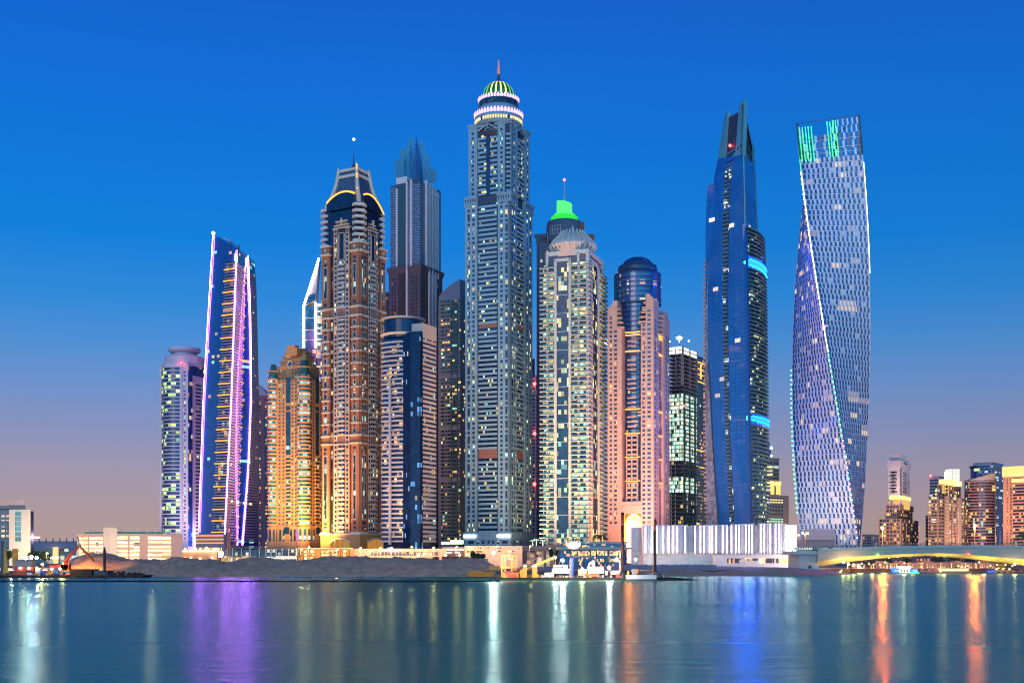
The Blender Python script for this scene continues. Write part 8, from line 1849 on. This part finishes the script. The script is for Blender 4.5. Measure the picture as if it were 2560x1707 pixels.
    r = thing('grey_shed', 'grey rounded site shed behind the coloured barge cabins', 'shed', W(56, 1415, 640)); m = MB(); Ys = 620; m.prism([(X(34, Ys), Ys), (X(79, Ys), Ys), (X(79, Ys), Ys+6), (X(34, Ys), Ys+6)], 2.6, Z(1402, Ys), wallmat('shed_grey', (.3, .3, .28)), [(X(36, Ys), Ys), (X(79, Ys), Ys), (X(79, Ys), Ys+6), (X(36, Ys), Ys+6)]); m.build('wall', r); m = MB(); m.prism([(X(36, Ys), Ys), (X(79, Ys), Ys), (X(79, Ys), Ys+6), (X(36, Ys), Ys+6)], Z(1402, Ys), Z(1398, Ys), M_shedr, [(X(44, Ys), Ys+1), (X(76, Ys), Ys+1), (X(76, Ys), Ys+5), (X(44, Ys), Ys+5)]); m.build('roof', r)
    items = [('deck_cabin', 'low red deck cabin with white lamps on the spoil barge', 'cabin', [(34, 80, 1428, 1417, M_redbox)], [(50, 1419.5), (72, 1419.5)]), ('red_skip', 'long orange red skip at the barge edge', 'skip', [(28, 64, 1437, 1430, wallmat('skip_red', (.5, .09, .03)))], []), ('blue_skip', 'blue and white box beside the orange red skip', 'box', [(64, 78, 1431, 1427, wallmat('box_blue', (.03, .06, .35))), (66, 76, 1437, 1431, M_white)], []), ('cream_tank', 'cream tilted tank with lamp on the spoil barge', 'tank', [(86, 98, 1433, 1419, M_cream)], [(92, 1419)]), ('blue_barrel', 'first round blue drum from the cream tank', 'drum', 99, []), ('blue_barrel', 'second round blue drum from the cream tank, beside the yellow stand', 'drum', 133, []), ('yellow_stand', 'yellow U shaped stand between the blue drums', 'stand', [(120, 123, 1436, 1428, yel), (126, 129.5, 1436, 1428, yel), (120, 129.5, 1436, 1433, yel)], [(129, 1422)]), ('orange_box_stand', 'orange box on blue trestle at the end of the deck', 'trestle', [(155, 171, 1427, 1423, org), (153, 172, 1431, 1428, wallmat('trestle_blue', (.03, .16, .38))), (154, 156, 1435, 1430, wallmat('trestle_leg', (.03, .14, .34)))], [(150, 1421)])]
    el = emat('deck_lamp', (1, .85, .6), 30)
    for nm, lb, ct, bx, lm in items:
        p0 = bx if isinstance(bx, int) else bx[0][0]; r = thing(nm, lb, ct, W(p0, 1437, Y), 'blue drums' if nm == 'blue_barrel' else None); m = MB()
        if isinstance(bx, int): m.smooth = True; m.bar(W(bx+6, 1432, Y+1), W(bx+6, 1432, Y+1)+Vector((0, 2.2, 0)), 1.15, wallmat('drum_blue_%d' % bx, (.02, .13, .5)), 16); m.build('drum_body', r); m2 = MB(); m2.bar(W(bx+6, 1432, Y+.9), W(bx+6, 1432, Y+1), .6, M_dark, 10); m2.build('drum_hub', r)
        else:
            for a, b, bt, tp, mt in bx: D(m, a, b, bt, tp, mt)
            m.build('body', r); m2 = MB()
            for a, b, bt, tp, mt in bx[:1]: D(m2, a-.4, b+.4, tp, tp-.7, M_dark)
            m2.build('lid', r)
        for px, py in lm: k = MB(); k.ball(W(px, py, Y+.4), .5, el, 8); k.build('lamp', r)
    flood('floodlight', 'burst of white floodlights at the foot of the white office', 78, 1392, 700, 1.6, (.92, .96, 1), 420, 1410, 70000)
    flood('floodlight', 'smaller warm floodlight left of the yellow hopper', 33, 1394, 690, .9, (1, .8, .45), 90, 1410, 16000)
    flood('floodlight', 'orange floodlight glowing beside the excavator body', 106, 1410, 575, .8, (1, .6, .12), 90, 1437, 9000)
    flood('floodlight', 'small orange lamp on the excavator deck', 158, 1408, 552, .4, (1, .55, .08), 60, 1437, 2500)
M_dark2b = wallmat('tyre_black', (.01, .01, .012)); M_rustb = wallmat('boom_rust', (.20, .05, .03)); M_pile2 = wallmat('pile_dark', (.06, .035, .03), var=.4, scale=.5); M_pilered = wallmat('pile_red_top', (.35, .06, .02)); M_pilered2 = wallmat('pile_red_dark', (.16, .035, .025)); M_shedr = wallmat('shed_roof', (.26, .26, .25))
# ================================================================== light, sky, camera
def facade_lights():
    """lamps added before the towers and low buildings for the glow on their lower storeys"""
    CR, WM, GD, PK, PU, WH, GR = (1, .74, .50), (1, .62, .30), (1, .50, .12), (1, .54, .34), (.45, .20, 1), (1, .95, .95), (.7, 1, .8)
    r = thing('added_lamp_row', 'added row of small lamp heads along the podium roofs at the foot of the towers', 'floodlight', (0, 930, 12)); hd = Parts(r, 'lamp_head', 60); e = emat('added_lamp_lens', (1, .8, .5), 6, False)  # row and heads added to lend the tower lights a source
    rows = [(430, 1120, 14, (1, .7, .75), 70000, 60), (470, 1110, 14, (.85, .6, 1), 50000, 60), (700, 1010, 14, GD, 240000, 70), (745, 1012, 14, GD, 220000, 70), (790, 1015, 14, GD, 180000, 60), (830, 965, 14, GD, 420000, 70), (880, 955, 14, GD, 400000, 70), (935, 965, 14, GD, 180000, 60), (985, 925, 14, PK, 110000, 70), (1075, 960, 14, PK, 140000, 70), (1130, 1090, 14, WM, 60000, 60), (1180, 965, 16, CR, 260000, 70), (1225, 960, 16, CR, 250000, 70), (1262, 960, 16, CR, 230000, 70), (1310, 1000, 16, WM, 80000, 60), (1375, 925, 18, WM, 170000, 70), (1430, 915, 18, WM, 190000, 70), (1500, 935, 18, WM, 120000, 60), (1535, 945, 18, PK, 140000, 70), (1590, 930, 18, PK, 110000, 60), (1625, 935, 18, PK, 130000, 70), (1672, 975, 18, (1, .4, .45), 120000, 60), (1775, 985, 16, PK, 60000, 60), (2060, 1010, 16, (1, .8, .65), 75000, 60), (2120, 1000, 16, (1, .6, .55), 60000, 60)]
    for px, Y, z, col, p, ang in rows:
        x = X(px, Y); hd.new().ball((x, Y, z-1), .5, e, 6)
        Y -= 22; lamp('tower_fill', (x, Y, z), col, p*2.7, 2.5, spot=((x, Y+60, 120), 120), parent=r)
    for px, Y, z, col, p in ((2240, 1300, 14, (1, .55, .28), 260000), (2375, 1280, 14, (1, .55, .28), 300000), (2455, 1320, 14, (1, .5, .3), 260000), (2535, 1280, 14, (1, .55, .3), 300000), (1940, 1210, 14, (1, .55, .25), 200000)):
        x = X(px, Y); hd.new().ball((x, Y, z-1), .5, e, 6); lamp('tower_fill', (x, Y, z), col, p, 2.5, spot=((x, Y+45, 70), 130), parent=r)
    lamp('blue_wash', (X(1966, 1060), 1062, Z(640, 1062)), (.02, .12, 1), 9000, 2)
    hd.done()
    # lamps added without fittings, for violet, blue, white and warm washes
    for z in (40, 90, 140, 190, 240): lamp('violet_wash', (X(592, 1080)+6, 1082, z), (.5, .22, 1), 3500, 3)
    lamp('lilac_wash', (X(500, 1140), 1150, 30), (.8, .55, 1), 30000, 3)
    for px, Y in ((1630, 826), (1690, 822), (1765, 818), (1830, 816), (1890, 814), (1940, 812)):  # added spots; no fittings stand before the hall
        lamp('hall_fill', (X(px, Y-16), Y-16, 7), (1, .97, .96), 3500, 2, spot=((X(px, Y), Y+10, 22), 120))
    lamp('hall_end_fill', (X(1990, 815), 815, 14), (1, .98, .96), 12000, 2)
    lamp('golden_arch_glow', (X(1584, 985), 985, 34), (1, .55, .2), 30000, 2)
    lamp('mound_glow', W(215, 1412, 585), (1, .45, .06), 60000, 1, spot=(W(235, 1395, 625), 120))
    lamp('office_wash', (X(60, 860), 860, 14), (1, .72, .42), 80000, 3)
    for px, z in ((235, 12), (380, 12)): lamp('car_park_wash', (X(px, 810), 810, z), (1, .66, .34), 34000, 2)

def sky_cam():
    sc = bpy.context.scene; w = bpy.data.worlds.new('World'); sc.world = w; w.use_nodes = True; nt = w.node_tree; nt.nodes.clear()
    out = nt.nodes.new('ShaderNodeOutputWorld'); bg = nt.nodes.new('ShaderNodeBackground'); nt.links.new(bg.outputs[0], out.inputs[0])
    tc = nt.nodes.new('ShaderNodeTexCoord'); sp = nt.nodes.new('ShaderNodeSeparateXYZ'); nt.links.new(tc.outputs['Generated'], sp.inputs[0])
    rp = nt.nodes.new('ShaderNodeValToRGB'); nt.links.new(sp.outputs[2], rp.inputs[0]); el = rp.color_ramp.elements; rp.color_ramp.interpolation = 'B_SPLINE' if False else 'LINEAR'
    def s2l(c): return tuple(((v/255)/12.92 if v/255 <= .04045 else ((v/255+.055)/1.055)**2.4) for v in c)
    stops = [(0, (184, 154, 146)), (.035, (173, 152, 156)), (.07, (160, 150, 172)), (.105, (134, 146, 190)), (.135, (110, 145, 203)), (.17, (76, 142, 212)), (.205, (44, 136, 217)), (.25, (10, 127, 219)), (.31, (5, 118, 216)), (.37, (13, 108, 212)), (.44, (18, 92, 200)), (.60, (14, 66, 158)), (1, (8, 40, 100))]
    while len(el) < len(stops): el.new(.5)
    for e, (p, c) in zip(el, stops): e.position = p; e.color = (*s2l(c), 1)
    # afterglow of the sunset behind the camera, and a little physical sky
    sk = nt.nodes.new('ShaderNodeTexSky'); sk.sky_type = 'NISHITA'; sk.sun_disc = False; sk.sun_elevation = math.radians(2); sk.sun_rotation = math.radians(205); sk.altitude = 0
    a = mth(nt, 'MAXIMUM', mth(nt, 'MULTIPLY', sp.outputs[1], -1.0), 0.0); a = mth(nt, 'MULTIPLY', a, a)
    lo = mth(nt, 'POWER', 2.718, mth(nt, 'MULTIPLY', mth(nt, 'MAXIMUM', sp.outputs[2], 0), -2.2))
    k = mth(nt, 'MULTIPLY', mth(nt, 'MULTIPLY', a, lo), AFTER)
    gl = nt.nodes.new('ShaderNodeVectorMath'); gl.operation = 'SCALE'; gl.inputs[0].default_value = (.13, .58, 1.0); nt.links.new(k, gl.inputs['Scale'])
    n2 = nt.nodes.new('ShaderNodeVectorMath'); n2.operation = 'SCALE'; nt.links.new(sk.outputs[0], n2.inputs[0]); n2.inputs['Scale'].default_value = .004
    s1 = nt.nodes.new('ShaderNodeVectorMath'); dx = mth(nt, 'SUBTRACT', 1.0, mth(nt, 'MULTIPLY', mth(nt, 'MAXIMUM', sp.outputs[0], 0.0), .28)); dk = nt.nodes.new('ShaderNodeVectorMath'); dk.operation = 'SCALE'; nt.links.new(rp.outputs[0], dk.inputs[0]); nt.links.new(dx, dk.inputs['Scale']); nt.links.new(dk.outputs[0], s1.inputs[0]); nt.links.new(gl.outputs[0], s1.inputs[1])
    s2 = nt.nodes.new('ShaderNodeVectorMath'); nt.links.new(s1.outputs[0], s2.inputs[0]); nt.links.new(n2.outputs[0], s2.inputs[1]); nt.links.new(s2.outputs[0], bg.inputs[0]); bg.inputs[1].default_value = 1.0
    L = bpy.data.lights.new('dusk_sun', 'SUN'); L.energy = .34; L.angle = math.radians(25); L.color = (1, .66, .50); o = bpy.data.objects.new('dusk_sun', L); C.objects.link(o)
    az, elv = math.radians(205), math.radians(14); d = Vector((math.sin(az)*math.cos(elv), math.cos(az)*math.cos(elv), math.sin(elv))); o.rotation_euler = (-d).to_track_quat('-Z', 'Y').to_euler()
    cam = bpy.data.cameras.new('camera'); co = bpy.data.objects.new('camera', cam); C.objects.link(co); co.location = (0, 0, H); co.rotation_euler = (math.pi/2, 0, 0)
    cam.sensor_width = 36; cam.lens = F/2560*36; cam.shift_y = (YH-853.5)/2560; cam.clip_start = 1; cam.clip_end = 20000; sc.camera = co
    sc.view_settings.view_transform = 'Standard'; sc.view_settings.look = 'None'; sc.view_settings.exposure = 0; sc.view_settings.gamma = 1; sc.view_settings.use_curve_mapping = False
    sc.render.engine = 'CYCLES'; cy = sc.cycles; cy.use_denoising = True; cy.use_adaptive_sampling = False; cy.filter_width = 1.1; cy.max_bounces = 5; cy.diffuse_bounces = 2; cy.glossy_bounces = 3; cy.transmission_bounces = 2; cy.sample_clamp_indirect = 12; cy.sample_clamp_direct = 0; cy.caustics_reflective = True; cy.use_light_tree = True
    try: cy.denoiser = 'OPENIMAGEDENOISE'; cy.denoising_input_passes = 'RGB_ALBEDO_NORMAL'
    except Exception: pass
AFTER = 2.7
setting(); bridge()
for fn in (tower_dome, tower_brick, tower_cream, tower_pink, tower_white, tower_violet, tower_tan, tower_banded, tower_fins, tower_greygreen, tower_lantern, tower_site, tower_teal, tower_blue, tower_twisted, small_towers, right_cluster, low_buildings, street_lamps, works, promenade, planting, facade_lights, sky_cam): fn()
